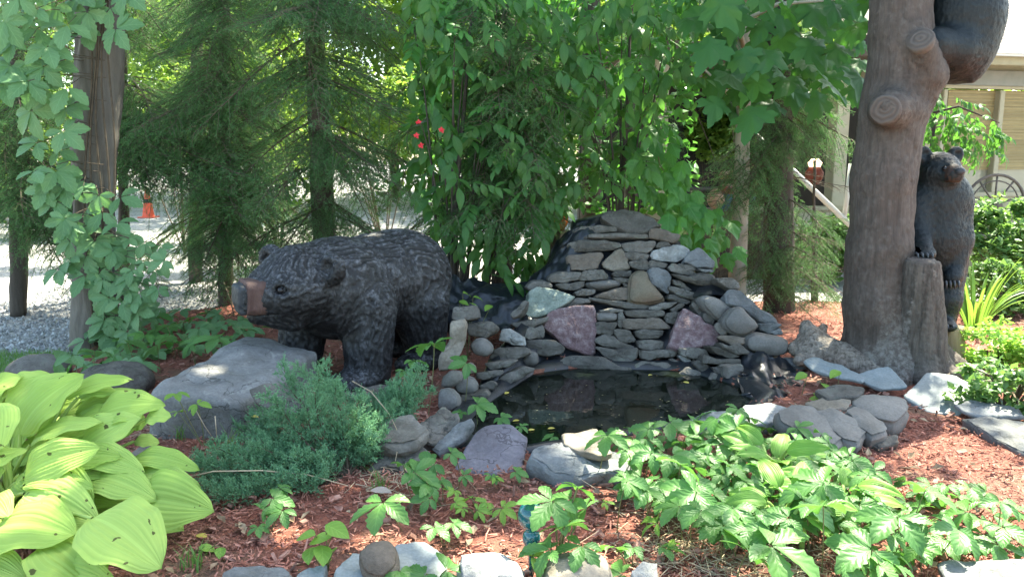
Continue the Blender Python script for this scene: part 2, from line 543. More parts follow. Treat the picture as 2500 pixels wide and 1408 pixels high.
def relax(V, Q, it=2, f=0.5):
    for _ in range(it):
        s = np.zeros_like(V); c = np.zeros(len(V))
        for a, b in ((0, 1), (1, 2), (2, 3), (3, 0)):
            np.add.at(s, Q[:, a], V[Q[:, b]]); np.add.at(c, Q[:, a], 1)
            np.add.at(s, Q[:, b], V[Q[:, a]]); np.add.at(c, Q[:, b], 1)
        V = V + f * (s / np.maximum(c, 1)[:, None] - V)
    return V

# ------------------------------------------------------------------ one stone from its outline
def stone_mb(poly, n, thick, edge=0.02, bulge=0.02, rough=0.006, seed=0, M=34, chip=0.006, chaikin=.1, taper=0.8):
    poly = np.asarray(poly, float); n = nrm(n)
    c = poly.mean(0)
    a = nrm(np.cross(n, [0.13, 0.02, 1.0]) if abs(n[2]) < 0.9 else np.cross(n, [0, 1.0, 0])); b = np.cross(n, a)
    q = np.stack([(poly - c) @ a, (poly - c) @ b], 1)
    if chaikin:
        nx = np.roll(q, -1, 0)
        q = np.stack([q * (1 - chaikin) + nx * chaikin, q * chaikin + nx * (1 - chaikin)], 1).reshape(-1, 2)
    seg = np.linalg.norm(np.roll(q, -1, 0) - q, axis=1)
    cum = np.concatenate([[0], np.cumsum(seg)])
    s = np.linspace(0, cum[-1], M, endpoint=False)
    qq = np.concatenate([q, q[:1]])
    q = np.stack([np.interp(s, cum, qq[:, k]) for k in (0, 1)], 1)
    ctr = q.mean(0)
    size = math.sqrt(abs(np.sum(q[:, 0] * np.roll(q[:, 1], -1) - q[:, 1] * np.roll(q[:, 0], -1))) / 2)
    edge = min(edge, size * .22)
    e_in = edge / max(size * .5, 1e-3)
    rings = [(.2, bulge * .97), (.4, bulge * .87), (.56, bulge * .73), (.7, bulge * .55), (.82, bulge * .36), (.91, bulge * .2), (1 - e_in, bulge * .1 - edge * .1), (1 - e_in * .35, -edge * .4), (1.0, -edge), (1.0, -edge - .2 * (thick - edge)), (.995, -edge - .45 * (thick - edge)),
             (.5 + .5 * taper, -edge - .8 * (thick - edge)), (taper * .8, -thick), (taper * .4, -thick)]
    V = [np.array([[ctr[0], ctr[1], bulge]])]
    for sc, off in rings:
        w = ctr + (q - ctr) * sc
        V.append(np.concatenate([w, np.full((M, 1), off)], 1))
    V.append(np.array([[ctr[0], ctr[1], -thick]]))
    L = np.concatenate(V)
    W = c + L[:, :1] * a + L[:, 1:2] * b + L[:, 2:3] * n
    rad = nrm(np.array([0, 0, 1.])) 
    d_n = fbm(W * 9 + seed, seed, 4)
    st = np.round(fbm(W * np.array([6, 6, 13.]) + seed * 3.1, seed + 5, 3) * 2.5) / 2.5
    jg = fbm(W * np.array([17, 17, 17.]) + seed, seed + 31, 2)
    W = W + n * (rough * 1.4 * d_n + chip * st)[:, None]
    out = (W - (c + ctr[0] * a + ctr[1] * b)); out -= (out @ n)[:, None] * n
    out /= np.linalg.norm(out, axis=1)[:, None] + 1e-6
    W = W + out * (rough * fbm(W * 14 + seed * 1.7, seed + 9, 3) + chip * (.5 * st + .5 * jg))[:, None]
    nr = len(rings)
    F = []
    j = np.arange(M); k = (j + 1) % M
    T = [np.stack([np.zeros(M, int), 1 + j, 1 + k], -1)]
    for r in range(nr - 1):
        o0, o1 = 1 + r * M, 1 + (r + 1) * M
        F.append(np.stack([o0 + j, o1 + j, o1 + k, o0 + k], -1))
    o = 1 + (nr - 1) * M
    T.append(np.stack([o + j, np.full(M, len(W) - 1), o + k], -1))
    ar = np.sum(q[:, 0] * np.roll(q[:, 1], -1) - q[:, 1] * np.roll(q[:, 0], -1))
    fs = F + T
    if ar < 0: fs = [f[:, ::-1] for f in fs]
    return MB().add(W, fs)
def sharp(me, ang=38):
    me.set_sharp_from_angle(angle=R(ang))
    return me

# ------------------------------------------------------------------ leaves
def leaf_grid(L, W, n=8, pa=0.8, pb=0.9, serr=0.0, fold=0.3, droop=0.5, cols=3, wav=0.0, ridge=0.0, nr=6, base=0.02, seed=0, curl=0.0):
    t = np.linspace(0, 1, n + 1)
    w = W / 2 * np.sin(math.pi * np.clip(t, 0, 1) ** pa) ** pb
    w = np.maximum(w, base * W * (1 - t) + 0.002 * W)
    if serr: w = w * (1 + serr * np.where(np.arange(n + 1) % 2 == 0, -1, 1) * (t > .25) * (t < .97))
    th = -droop * t ** 1.3 + 0.25 * droop
    dy = np.cos(th) * L / n; dz = np.sin(th) * L / n
    y = np.concatenate([[0], np.cumsum(dy[1:])]); z = np.concatenate([[0], np.cumsum(dz[1:])])
    u = np.linspace(-1, 1, cols)
    X = u[None] * w[:, None]
    au = np.abs(u)[None]
    Z = z[:, None] + fold * au * w[:, None] - curl * (au ** 2.2) * w[:, None]
    if wav: Z = Z + wav * (au ** 2) * np.sin(t[:, None] * 17 + 2.1 * np.sign(u)[None] + seed) * W
    if ridge: Z = Z + ridge * np.cos(au * nr * 2 * math.pi) * np.sin(math.pi * t)[:, None] ** .6 * (1 - .4 * au)
    Y = np.repeat(y[:, None], cols, 1)
    V = np.stack([X, Y, Z], -1).reshape(-1, 3)
    uv = np.stack([np.repeat(u[None], n + 1, 0), np.repeat(t[:, None], cols, 1)], -1).reshape(-1, 2)
    i = np.arange(n)[:, None] * cols; j = np.arange(cols - 1)[None]
    F = np.stack([i + j, i + j + 1, i + cols + j + 1, i + cols + j], -1).reshape(-1, 4)
    return V, F, uv
def rot(axis, a):
    return np.array(Matrix.Rotation(a, 3, axis))
def creeper_leaf_mesh(name, mat, seed, five=True, droop=0.6, sharpn=1.0):
    r = random.Random(seed)
    mb = MB()
    angs = [-108, -55, 0, 55, 108] if five else [-75, 0, 75]
    lens = [.62, .88, 1, .88, .62] if five else [.8, 1, .8]
    for a, l in zip(angs, lens):
        V, F, uv = leaf_grid(l, l * r.uniform(.43, .52) * sharpn, 12, 1.1, .8, .11, r.uniform(.15, .4), droop * r.uniform(.6, 1.5), 5, .012, seed=r.random() * 6)
        V = V @ rot('X', r.uniform(-.35, .15)).T
        V = V @ rot('Y', r.uniform(-.2, .2)).T
        V[:, 1] += .05
        V = V @ rot('Z', R(a + r.uniform(-9, 9))).T
        mb.add(V, F, uv)
    return mb.mesh(name, mat, True, uv=True)
def pinnate_mesh(name, mat, seed, pairs=4, L=.42, ll=.15, lw=.06):
    r = random.Random(seed)
    mb = MB()
    ts = np.linspace(0, 1, 9)
    pts = np.stack([np.zeros(9), L * ts * (1 - .15 * ts), -.16 * L * ts ** 2 - .1 * L * ts], 1)
    V, F = tube(pts, np.linspace(.003, .0012, 9), 4, False)
    mb.add(V, F)
    for k in range(pairs):
        t = .2 + .78 * k / pairs
        p = np.array([np.interp(t, ts, pts[:, c]) for c in range(3)])
        for s in (-1, 1):
            V, F, uv = leaf_grid(ll * r.uniform(.75, 1.1), lw * r.uniform(.85, 1.15), 7, .85, .95, 0, r.uniform(.1, .35), r.uniform(.4, .9), 3)
            V = V @ rot('X', -r.uniform(.15, .95)).T @ rot('Z', -s * R(r.uniform(35, 62))).T
            mb.add(V + p, F, uv)
    V, F, uv = leaf_grid(ll * 1.15, lw * 1.1, 7, .85, .95, 0, .2, .6, 3)
    mb.add(V @ rot('X', -.7).T + pts[-1], F, uv)
    return mb.mesh(name, mat, True, uv=True)
def lobed_mesh(name, mat, seed, kind='maple'):
    r = random.Random(seed)
    if kind == 'maple':
        o = [(0, -.02), (.16, -.08), (.3, -.05), (.3, .08), (.46, .1), (.6, .2), (.5, .28), (.56, .42), (.42, .42), (.3, .4), (.32, .58), (.22, .7), (.16, .66), (.1, .86), (0, 1.0)]
    else:
        o = [(0, -.02), (.14, .0), (.3, .1), (.36, .28), (.46, .4), (.36, .46), (.26, .5), (.3, .66), (.18, .76), (.1, .9), (0, 1.05)]
    o = np.array(o)
    full = np.concatenate([o, (o * [-1, 1])[-2:0:-1]])
    full = full * (1 + .08 * np.array([[r.uniform(-1, 1)] for _ in full]))
    ctr = np.array([[0, .22]])
    mid = ctr + (full - ctr) * .55
    V2 = np.concatenate([ctr, mid, full])
    m = len(full)
    z = -.32 * np.abs(V2[:, 0]) ** 1.5 - .3 * np.clip(V2[:, 1], 0, 9) ** 2 + .05 * np.sin(V2[:, 0] * 11 + V2[:, 1] * 7 + seed)
    V = np.concatenate([V2, z[:, None]], 1)
    j = np.arange(m); k = (j + 1) % m
    F = [np.stack([np.zeros(m, int), 1 + j, 1 + k], -1), np.stack([1 + j, 1 + m + j, 1 + m + k, 1 + k], -1)]
    uv = np.stack([V2[:, 0] * 2, V2[:, 1]], 1)
    mb = MB().add(V, F, uv)
    p = np.array([[0, 0.02, 0], [0, -.15, -.02], [0, -.32, -.1]])
    A, B_ = tube(p, .008, 4, False)
    mb.add(A, B_)
    return mb.mesh(name, mat, True, uv=True)

# ------------------------------------------------------------------ conifer boughs
def needle_tris(p0, p1, per_m, ln, wd, rg, up=0.2, spread=1.0):
    d = p1 - p0
    l = np.linalg.norm(d, axis=1)
    cnt = np.maximum(1, (l * per_m + rg.random(len(l))).astype(int))
    idx = np.repeat(np.arange(len(l)), cnt)
    m = len(idx)
    t = rg.random(m)[:, None]
    base = p0[idx] + d[idx] * t
    ax = d[idx] / (l[idx][:, None] + 1e-9)
    rv = rg.normal(size=(m, 3)) * spread + np.array([0, 0, up])
    rv -= (rv * ax).sum(1)[:, None] * ax
    rv /= np.linalg.norm(rv, axis=1)[:, None] + 1e-9
    dr = rv * .75 + ax * .65
    dr /= np.linalg.norm(dr, axis=1)[:, None]
    sd = np.cross(dr, rg.normal(size=(m, 3)))
    sd /= np.linalg.norm(sd, axis=1)[:, None] + 1e-9
    L = ln * (.7 + .5 * rg.random(m))[:, None]
    V = np.stack([base - sd * wd / 2, base + sd * wd / 2, base + dr * L], 1).reshape(-1, 3)
    return V, np.arange(3 * m).reshape(-1, 3)
def bough_mesh(name, seed, mats, L=1.3, per_m=150, ln=.021, wd=.0034, tert=True, bare=False, droop=.35, dens=1.0, hang=.5):
    rg = np.random.default_rng(seed)
    n = 16
    t = np.linspace(0, 1, n)
    main = np.stack([L * t * (1 - .06 * t), .05 * L * np.sin(t * 3 + seed), -droop * L * t ** 1.6 + .16 * L * np.clip(t - .6, 0, 1) ** 1.3], 1)
    wood = MB()
    V, F = tube(main, np.linspace(.011, .002, n) * (L / 1.3), 5, False)
    wood.add(V, F)
    S0, S1 = [main[6:-1]], [main[7:]]
    x = .1 if not bare else .05
    step = .034 / dens
    side = 1
    while x < .98:
        side = -side
        p = np.array([np.interp(x, t, main[:, c]) for c in range(3)])
        l2 = (.46 * (1 - x) ** .75 * L * (.55 + .6 * rg.random()) * (1 - .75 * max(0, .3 - x) / .3) + .05)
        az = R(rg.uniform(42, 68)) * side
        k = max(3, int(l2 / .05))
        s = np.linspace(0, 1, k + 1)
        dr = np.array([math.cos(az), math.sin(az), 0])
        cur = np.array([.35, -.15 * side, 0])
        pts = p + s[:, None] * l2 * dr + (s ** 2)[:, None] * l2 * cur * .5
        pts[:, 2] += -hang * l2 * s ** 1.5 * (.5 + .8 * rg.random()) + rg.normal() * .015
        if bare: pts += rg.normal(size=pts.shape) * .012 * s[:, None]
        V, F = tube(pts, np.linspace(.004, .0012, k + 1), 3, False)
        wood.add(V, F)
        S0.append(pts[:-1]); S1.append(pts[1:])
        if tert:
            a = np.repeat(pts[1:-1], 2, 0)
            if len(a):
                sg = np.tile([1, -1], len(a) // 2)
                tt = np.repeat(s[1:-1], 2)
                dd = nrm(pts[-1] - pts[0])
                la = (.035 + .1 * rg.random(len(a))) * (1.1 - .75 * tt) * (L / 1.3)
                pr = np.cross([0, 0, 1.0], dd)
                q = a + la[:, None] * (dd[None] * .75 + pr[None] * (sg * .75)[:, None] + np.array([0, 0, -.35]) + rg.normal(size=a.shape) * .15)
                S0.append(a); S1.append(q)
                if bare:
                    for u_, v_ in zip(a, q):
                        V, F = tube(np.array([u_, v_]), [.0018, .0008], 3, False)
                        wood.add(V, F)
        x += step * (.7 + .6 * rg.random())
    me_w = wood
    nw = sum(len(f) for f in wood.f)
    if per_m:
        V, F = needle_tris(np.concatenate(S0), np.concatenate(S1), per_m, ln, wd, rg)
        wood.add(V, F)
    me = wood.mesh(name, mats, False)
    mi = np.zeros(len(me.polygons), np.int32)
    mi[nw:] = 1
    me.polygons.foreach_set('material_index', mi)
    return me

# ------------------------------------------------------------------ patches the sun gets through
GAPS = [(G(110, 1120, .4), .1), (G(260, 1300, .3), .07), (G(510, 910, .28), .06), (P(1440, 850, 5.75), .05), (G(1960, 1130, .25), .08), (G(2190, 1330, .2), .09), (G(1700, 1160, .22), .06), (P(230, 480, 6.3), .12), (P(90, 100, 6.2), .14), (P(1480, 330, 6.8), .1), (P(1100, 500, 6.6), .08), (G(840, 1180), .06), (G(2100, 1100), .13), (G(2360, 1120), .14), (G(2440, 1180), .12), (G(2180, 1210, .2), .09), (G(1900, 1150, .25), .07), (G(2330, 1350, .1), .09), (G(1760, 1080, .2), .06), (G(900, 1330), .07), (G(1080, 1370), .1), (G(160, 1000, .4), .06), (G(2480, 1350, .1), .1), (G(1600, 1150, .2), .05), (G(1530, 1240), .07), (P(1180, 150, 6.8), .12), (P(1600, 250, 7.0), .1), (P(900, 585, 5.7), .04), (P(1250, 230, 7.), .12), (P(650, 420, 7), .1),
        (G(2320, 945), .2), (G(2240, 1075), .22), (G(2420, 1010), .2), (G(1200, 1385), .2), (G(1420, 1385), .14), (G(1302, 1285, .3), .1), (G(1410, 1075, .15), .07),
        (G(1850, 1000, .1), .12), (G(2010, 1235, .3), .1), (G(2260, 1185, .25), .1), (G(2040, 1340, .25), .1), (P(1690, 745, 5.9), .07), (P(2480, 800, 7.5), .7), (P(2430, 640, 7.5), .6),
        (P(2350, 270, 8.5), .4), (P(1350, 85, 7.3), .16), (P(2000, 945, 5.4), .06), (P(1460, 1290, 3.5), .08), (G(2120, 1010, .1), .08), (G(1010, 1330), .05), (G(700, 1300), .06), (G(1650, 1330), .08)]
def in_gap(p, extra=0.0):
    p = np.atleast_2d(p)
    r = np.zeros(len(p), bool)
    for g, rad in GAPS:
        v = p - g
        s = v @ SUN
        d = np.linalg.norm(v - s[:, None] * SUN, axis=1)
        r |= (d < rad + extra) & (s > .5)
    return r
# lines of sight the branches leave open: the cone, the frame and the figure can be seen through the trees
EYE = np.array([0, 0, CAMH])
OPEN = [(nrm(P(363, 478, 9) - EYE), .032), (nrm(P(1770, 470, 10.5) - EYE), .006), (nrm(P(1990, 480, 9.4) - EYE), .008), (nrm(P(2065, 490, 9.3) - EYE), .012),
        (nrm(P(1990, 415, 12) - EYE), .008), (nrm(P(1150, 620, 9) - EYE), .03), (nrm(P(850, 290, 9) - EYE), .008), (nrm(P(700, 250, 9) - EYE), .008), (nrm(P(450, 120, 9) - EYE), .006), (nrm(P(50, 650, 9) - EYE), .045),
        (nrm(P(430, 660, 9) - EYE), .02), (nrm(P(980, 430, 9) - EYE), .008), (nrm(P(772, 60, 9) - EYE), .012), (nrm(P(783, 260, 9) - EYE), .016), (nrm(P(795, 440, 9) - EYE), .014), (nrm(P(340, 150, 9) - EYE), .008)]
def hides(base, tip):
    for t in np.linspace(.15, 1.0, 7):
        q = base + (tip - base) * t - EYE
        s = np.linalg.norm(q)
        for d, w in OPEN:
            if np.dot(q / s, d) > math.cos(w + .075 * (1 - abs(t - .4)) / s): return True
    return False

# ================================================================== SETTING
def inpoly(p, poly):
    p = np.asarray(p); poly = np.asarray(poly)
    c = np.zeros(len(p), bool)
    for (x0, y0), (x1, y1) in zip(poly, np.roll(poly, -1, 0)):
        cr = ((y0 > p[:, 1]) != (y1 > p[:, 1]))
        c ^= cr & (p[:, 0] < (x1 - x0) * (p[:, 1] - y0) / (y1 - y0 + 1e-12) + x0)
    return c
def edist(p, poly):
    p = np.asarray(p); poly = np.asarray(poly)
    d = np.full(len(p), 1e9)
    for a, b in zip(poly, np.roll(poly, -1, 0)):
        ab = b - a
        h = np.clip(((p - a) @ ab) / (ab @ ab), 0, 1)
        d = np.minimum(d, np.linalg.norm(p - a - h[:, None] * ab, axis=1))
    return d
WL = -0.02
POND = np.array([G(x, y, WL)[:2] for x, y in [(1175, 1000), (1240, 955), (1310, 912), (1400, 900), (1650, 905), (1740, 925), (1800, 945), (1835, 975), (1790, 1015), (1650, 1040), (1500, 1060), (1400, 1082), (1290, 1095), (1190, 1080), (1140, 1050)]])

# gravel lot, one sheet to the horizon
m, t, b, _ = nodes('gravel')
v = coords(t, False)
vo = t.nodes.new('ShaderNodeTexVoronoi'); vo.inputs['Scale'].default_value = 38.0; t.links.new(v, vo.inputs['Vector'])
sepc = t.nodes.new('ShaderNodeSeparateColor'); t.links.new(vo.outputs['Color'], sepc.inputs[0])
c1 = ramp(t, sepc.outputs[0], [(0, (.2, .2, .2)), (.5, (.34, .335, .33)), (1, (.5, .49, .47))])
c2 = ramp(t, noise(t, v, .9, 6, .65, .5), [(.35, (.75, .74, .72)), (.6, (1.1, 1.08, 1.05))])
t.links.new(mixc(t, 1.0, c1, c2, 'MULTIPLY'), b.inputs['Base Color'])
b.inputs['Roughness'].default_value = .9
bump(t, b, mth(t, 'ADD', mth(t, 'MULTIPLY', vo.outputs['Distance'], -1.2), noise(t, v, 90, 4)), .8, .02)
M_GRAVEL = m
mb = MB().add([[-160, -60, -.05], [160, -60, -.05], [160, 260, -.05], [-160, 260, -.05]], np.array([[0, 1, 2, 3]]))
tag(link('gravel_ground', mb.mesh('gravel_ground', M_GRAVEL)), kind='structure')

# mulch bed
m, t, b, _ = nodes('mulch')
v = coords(t, False)
n1 = noise(t, v, 26, 8, .75, 1.2)
col = ramp(t, n1, [(.3, (.07, .028, .018)), (.48, (.25, .08, .05)), (.6, (.36, .13, .085)), (.75, (.5, .26, .18))])
col = mixc(t, ramp(t, noise(t, v, 1.3, 4, .6), [(.52, (0,) * 3), (.66, (.75,) * 3)]), col, (.2, .14, .09))
t.links.new(col, b.inputs['Base Color'])
b.inputs['Roughness'].default_value = .9
bump(t, b, n1, 1.0, .03)
M_MULCH = m
gx, gy = np.arange(-4.9, 9.0, .055), np.arange(1.0, 9.2, .055)
X, Y = np.meshgrid(gx, gy, indexing='ij')
p2 = np.stack([X.ravel(), Y.ravel()], 1)
BED = np.array([G(-900, 1100)[:2], G(-150, 905)[:2], G(90, 893)[:2], G(190, 868)[:2], G(300, 790)[:2], G(420, 752)[:2], (-2.0, 8.6), (0, 8.75), (2.2, 8.8), (3.5, 8.6), (8.8, 8.9), (8.8, 1.1), (-2.4, 1.1)])
def bed_z(p):
    p = np.asarray(p, float)
    z = .015 * fbm(np.c_[p * 2.3, np.zeros(len(p))], 3, 3) + .008 * fbm(np.c_[p * 11, np.zeros(len(p))], 4, 2)
    d = edist(p, POND) * np.where(inpoly(p, POND), 1, -1)
    z = z - .4 * np.clip((d + .02) / .14, 0, 1)
    e = edist(p, BED) * np.where(inpoly(p, BED), 1, -1) + .12 * fbm(np.c_[p * 3, np.ones(len(p))], 8, 2)
    return z - .16 * np.clip((.1 - e) / .3, 0, 1)
Z = bed_z(p2)
nx, ny = len(gx), len(gy)
i = np.arange(nx - 1)[:, None] * ny; j = np.arange(ny - 1)[None]
F = np.stack([i + j, i + ny + j, i + ny + j + 1, i + j + 1], -1).reshape(-1, 4)
mb = MB().add(np.c_[p2, Z], F)
tag(link('mulch_bed', mb.mesh('mulch_bed', M_MULCH)), kind='structure')
def gz(x, y): return float(bed_z(np.array([[x, y]]))[0])

# mulch chips: real slivers of dyed wood
M_CHIP = m_plain('mulch_chip', (.24, .08, .055), .85, (.42, .215, .16), 30, .4, .25, stretch=(1, 1, 1), var=.55)
def slivers(n, area, lr, wr, hz, seed, keep=None, thick=.35, tilt=.35):
    rg = np.random.default_rng(seed)
    x = rg.uniform(area[0], area[1], n); y = area[2] + (area[3] - area[2]) * rg.random(n) ** 1.35
    p = np.stack([x, y], 1)
    ok = ~inpoly(p, POND) & (edist(p, POND) > .06) & inpoly(p, BED)
    ok &= np.abs(x / y) < .78
    if keep is not None: ok &= keep(p, rg)
    p = p[ok]; n = len(p)
    z = bed_z(p) + hz * rg.random(n)
    l = rg.uniform(*lr, n) * (.6 + .8 * rg.random(n)); w = rg.uniform(*wr, n)
    a = rg.uniform(0, math.pi * 2, n); ti = rg.normal(0, tilt, n); ro = rg.normal(0, .5, n)
    ux = np.stack([np.cos(a) * np.cos(ti), np.sin(a) * np.cos(ti), np.sin(ti)], 1)
    s = np.stack([-np.sin(a), np.cos(a), np.zeros(n)], 1)
    up = np.cross(ux, s)
    s2 = s * np.cos(ro)[:, None] + up * np.sin(ro)[:, None]; u2 = np.cross(ux, s2)
    c = np.c_[p, z]
    V = []
    for sx, sy, sz in ((-1, -1, -1), (1, -.8, -1), (1, .6, -1), (-1, 1, -1), (-.9, -.7, 1), (.85, -.9, 1), (1, .8, 1), (-1, .7, 1)):
        V.append(c + ux * (sx * l / 2)[:, None] + s2 * (sy * w / 2)[:, None] + u2 * (sz * w * thick / 2)[:, None])
    V = np.stack(V, 1).reshape(-1, 3)
    q = np.array([[4, 5, 6, 7], [0, 1, 5, 4], [1, 2, 6, 5], [2, 3, 7, 6], [3, 0, 4, 7]])
    return V, (np.arange(n)[:, None, None] * 8 + q[None]).reshape(-1, 4)
mb = MB()
V, F = slivers(36000, (-3.2, 3.6, 2.3, 4.6), (.012, .042), (.003, .009), .022, 11)
mb.add(V, F)
V, F = slivers(11000, (-3.5, 6.5, 4.4, 8.6), (.025, .06), (.006, .014), .022, 12)
mb.add(V, F)
tag(link('mulch_chips', mb.mesh('mulch_chips', M_CHIP, False)), kind='stuff')
M_STRAW = m_plain('dry_straw', (.4, .3, .19), .8, (.52, .42, .3), 20, 0, .3, var=.3)
mb = MB()
def near(cs):
    cs = [(G(a, b_)[:2], r_) for a, b_, r_ in cs]
    def k(p, rg):
        d = np.min([np.linalg.norm(p - c, axis=1) / r_ for c, r_ in cs], axis=0)
        return rg.random(len(p)) < np.exp(-d * d * 1.4)
    return k
V, F = slivers(26000, (-2.2, 3.2, 2.4, 4.6), (.04, .12), (.0016, .003), .03, 13, near([(1680, 1350, .28), (1760, 1290, .25), (1590, 1230, .16), (380, 1050, .16), (1900, 1400, .3), (980, 1180, .2), (2100, 1230, .22)]), 1, .18)
mb.add(V, F)
tag(link('dry_straw', mb.mesh('dry_straw', M_STRAW, False)), kind='stuff')
# litter: curled dead leaves and bits of bark
rg = np.random.default_rng(15)
n = 900
p = np.stack([rg.uniform(-3, 4.2, n), 2.4 + 4.2 * rg.random(n) ** 1.3], 1)
p = p[~inpoly(p, POND) & inpoly(p, BED) & (edist(p, POND) > .05)]
n = len(p)
a = rg.uniform(0, 6.28, n); s = rg.uniform(.012, .035, n)[:, None]
e1 = np.stack([np.cos(a), np.sin(a), rg.normal(0, .25, n)], 1); e2 = np.stack([-np.sin(a), np.cos(a), rg.normal(0, .25, n)], 1)
c3 = np.c_[p, bed_z(p) + .022]
up = np.array([0, 0, 1.])
V = np.stack([c3 - e1 * s, c3 - e2 * s * .5 + up * s * .35, c3 - up * s * .05, c3 + e2 * s * .5 + up * s * .35, c3 + e1 * s * 1.1 + up * s * .2], 1).reshape(-1, 3)
f5 = np.array([[0, 1, 2], [0, 2, 3], [1, 4, 2], [2, 4, 3]])
mb = MB().add(V, (np.arange(n)[:, None, None] * 5 + f5[None]).reshape(-1, 3))
V, F = slivers(1500, (-3.0, 4.5, 2.4, 6.5), (.03, .075), (.014, .03), .028, 17, None, .3, .3)
tag(link('leaf_litter', mb.mesh('leaf_litter', m_plain('litter', (.16, .1, .06), .85, (.36, .27, .18), 20, 0, .3, var=.5), False)), kind='stuff')
tag(link('bark_pieces', MB().add(V, F).mesh('bark_pieces', m_plain('bark_piece', (.2, .085, .06), .9, (.4, .23, .18), 30, .5, .2, var=.45), False)), kind='stuff')
# specks adrift on the water
n = 160
p = POND.mean(0) + rg.normal(size=(n, 2)) * np.array([.62, .35]); p = p[inpoly(p, POND) & (rg.random(n) < np.clip(1.3 - edist(p, POND) * 2.2, .12, 1))]
n = len(p); a = rg.uniform(0, 6.28, n); s = rg.uniform(.004, .011, n)[:, None]
e1 = np.stack([np.cos(a), np.sin(a), 0 * a], 1) * s; e2 = np.stack([-np.sin(a), np.cos(a), 0 * a], 1) * s * .5
c3 = np.c_[p, np.full(n, WL + .004)]
mb = MB().add(np.stack([c3 - e1, c3 - e2, c3 + e1, c3 + e2], 1).reshape(-1, 3), np.arange(4 * n).reshape(-1, 4))
tag(link('pond_debris', mb.mesh('pond_debris', m_plain('debris', (.3, .27, .13), .7, (.16, .12, .07), 30, 0, var=.4), False)), kind='stuff')
# loose pebbles on the shaded end of the gravel
rg = np.random.default_rng(5)
n = 5200
p = np.stack([rg.uniform(-5.6, -2.9, n), 5.6 + 4.2 * rg.random(n) ** 1.4], 1)
p = p[~inpoly(p, BED)]
n = len(p)
o8 = np.array([[1, 0, 0], [-1, 0, 0], [0, 1, 0], [0, -1, 0], [0, 0, 1], [0, 0, -1.]])
f8 = np.array([[0, 2, 4], [2, 1, 4], [1, 3, 4], [3, 0, 4], [2, 0, 5], [1, 2, 5], [3, 1, 5], [0, 3, 5]])
r = rg.uniform(.008, .024, (n, 1, 1)) * rg.uniform(.6, 1.2, (n, 1, 3))
V = o8[None] * r * rg.uniform(.8, 1.2, (n, 6, 1))
a = rg.uniform(0, 6.28, n); ca, sa = np.cos(a)[:, None], np.sin(a)[:, None]
V = np.stack([V[..., 0] * ca - V[..., 1] * sa, V[..., 0] * sa + V[..., 1] * ca, V[..., 2]], -1) + np.c_[p, np.full(n, -.045)][:, None]
mb = MB().add(V.reshape(-1, 3), (np.arange(n)[:, None, None] * 6 + f8[None]).reshape(-1, 3))
tag(link('gravel_pebbles', mb.mesh('gravel_pebbles', m_plain('pebble', (.22, .23, .23), .85, (.42, .42, .41), 30, 0, .3, var=.45), False)), kind='stuff')

# pond water
m, t, b, out = nodes('pond_water')
b.inputs['Base Color'].default_value = (.006, .009, .006, 1)
b.inputs['Roughness'].default_value = .015
b.inputs['IOR'].default_value = 1.42
b.inputs['Specular IOR Level'].default_value = .5
v = coords(t, False)
bump(t, b, noise(t, v, 7, 3, .5), .035, .03)
c = POND.mean(0)
ring = c + (POND - c) * 1.12
k = len(ring)
mb = MB().add(np.r_[np.c_[ring, np.full(k, WL)], [[c[0], c[1], WL]]], np.stack([np.arange(k), (np.arange(k) + 1) % k, np.full(k, k)], -1)[:, ::-1])
tag(link('pond_water', mb.mesh('pond_water', m, False)), kind='structure')

# ------------------------------------------------------------------ far trees, past the gravel
def clump_crown(seed, n, rx, rz, leaf, nc=26):
    rg = np.random.default_rng(seed)
    cc = rg.normal(size=(nc, 3)); cc /= np.linalg.norm(cc, axis=1)[:, None]
    cc *= (rg.random((nc, 1)) ** .4) * .82
    cr = rg.uniform(.2, .42, nc)
    i = rg.integers(0, nc, n)
    d = rg.normal(size=(n, 3)); d /= np.linalg.norm(d, axis=1)[:, None]
    p = cc[i] + d * (cr[i] * rg.random(n) ** .45)[:, None]
    p *= np.array([rx, rx, rz])
    return p, leaf_quads(p, leaf, rg)
def leaf_quads(p, leaf, rg, flat=.55):
    n = len(p)
    nn = rg.normal(size=(n, 3)) * flat + np.array([0, 0, 1.0])
    nn /= np.linalg.norm(nn, axis=1)[:, None]
    a = np.cross(nn, rg.normal(size=(n, 3))); a /= np.linalg.norm(a, axis=1)[:, None]
    b_ = np.cross(nn, a)
    s = leaf * (.6 + .7 * rg.random(n))[:, None]
    V = np.stack([p - a * s * .5, p - nn * s * .1 + b_ * s * .3, p + a * s * .6 - nn * s * .1, p - nn * s * .1 - b_ * s * .3], 1).reshape(-1, 3)
    return V, np.arange(4 * n).reshape(-1, 4)
CROWNS = []
for s in range(4):
    _, (V, F) = clump_crown(40 + s, 11000, 1.0, 1.0, .05)
    CROWNS.append(MB().add(V, F).mesh('crown', M_FAR, False))
def far_tree(x, y, h, rx, seed, label, low=.25):
    r = random.Random(seed)
    o = thing('deciduous_tree', label, 'tree', (x, y, -.05), 'sunlit trees beyond the gravel')
    pts = [np.array([x + .15 * math.sin(k + seed), y, -.05 + h * .85 * k / 6]) for k in range(7)]
    mb = MB()
    V, F = tube(pts, np.linspace(.2, .06, 7), 8); mb.add(V, F)
    part('trunk', mb, M_BARK, o)
    zc = h * (low + 1) / 2; rz = h * (1 - low) / 2 * 1.1
    M4 = Matrix.Translation((0, 0, zc)) @ Matrix.Rotation(r.uniform(0, 6.28), 4, 'Z') @ Matrix.Diagonal((rx, rx, rz, 1))
    link('crown', CROWNS[seed % 4], o, M=M4)
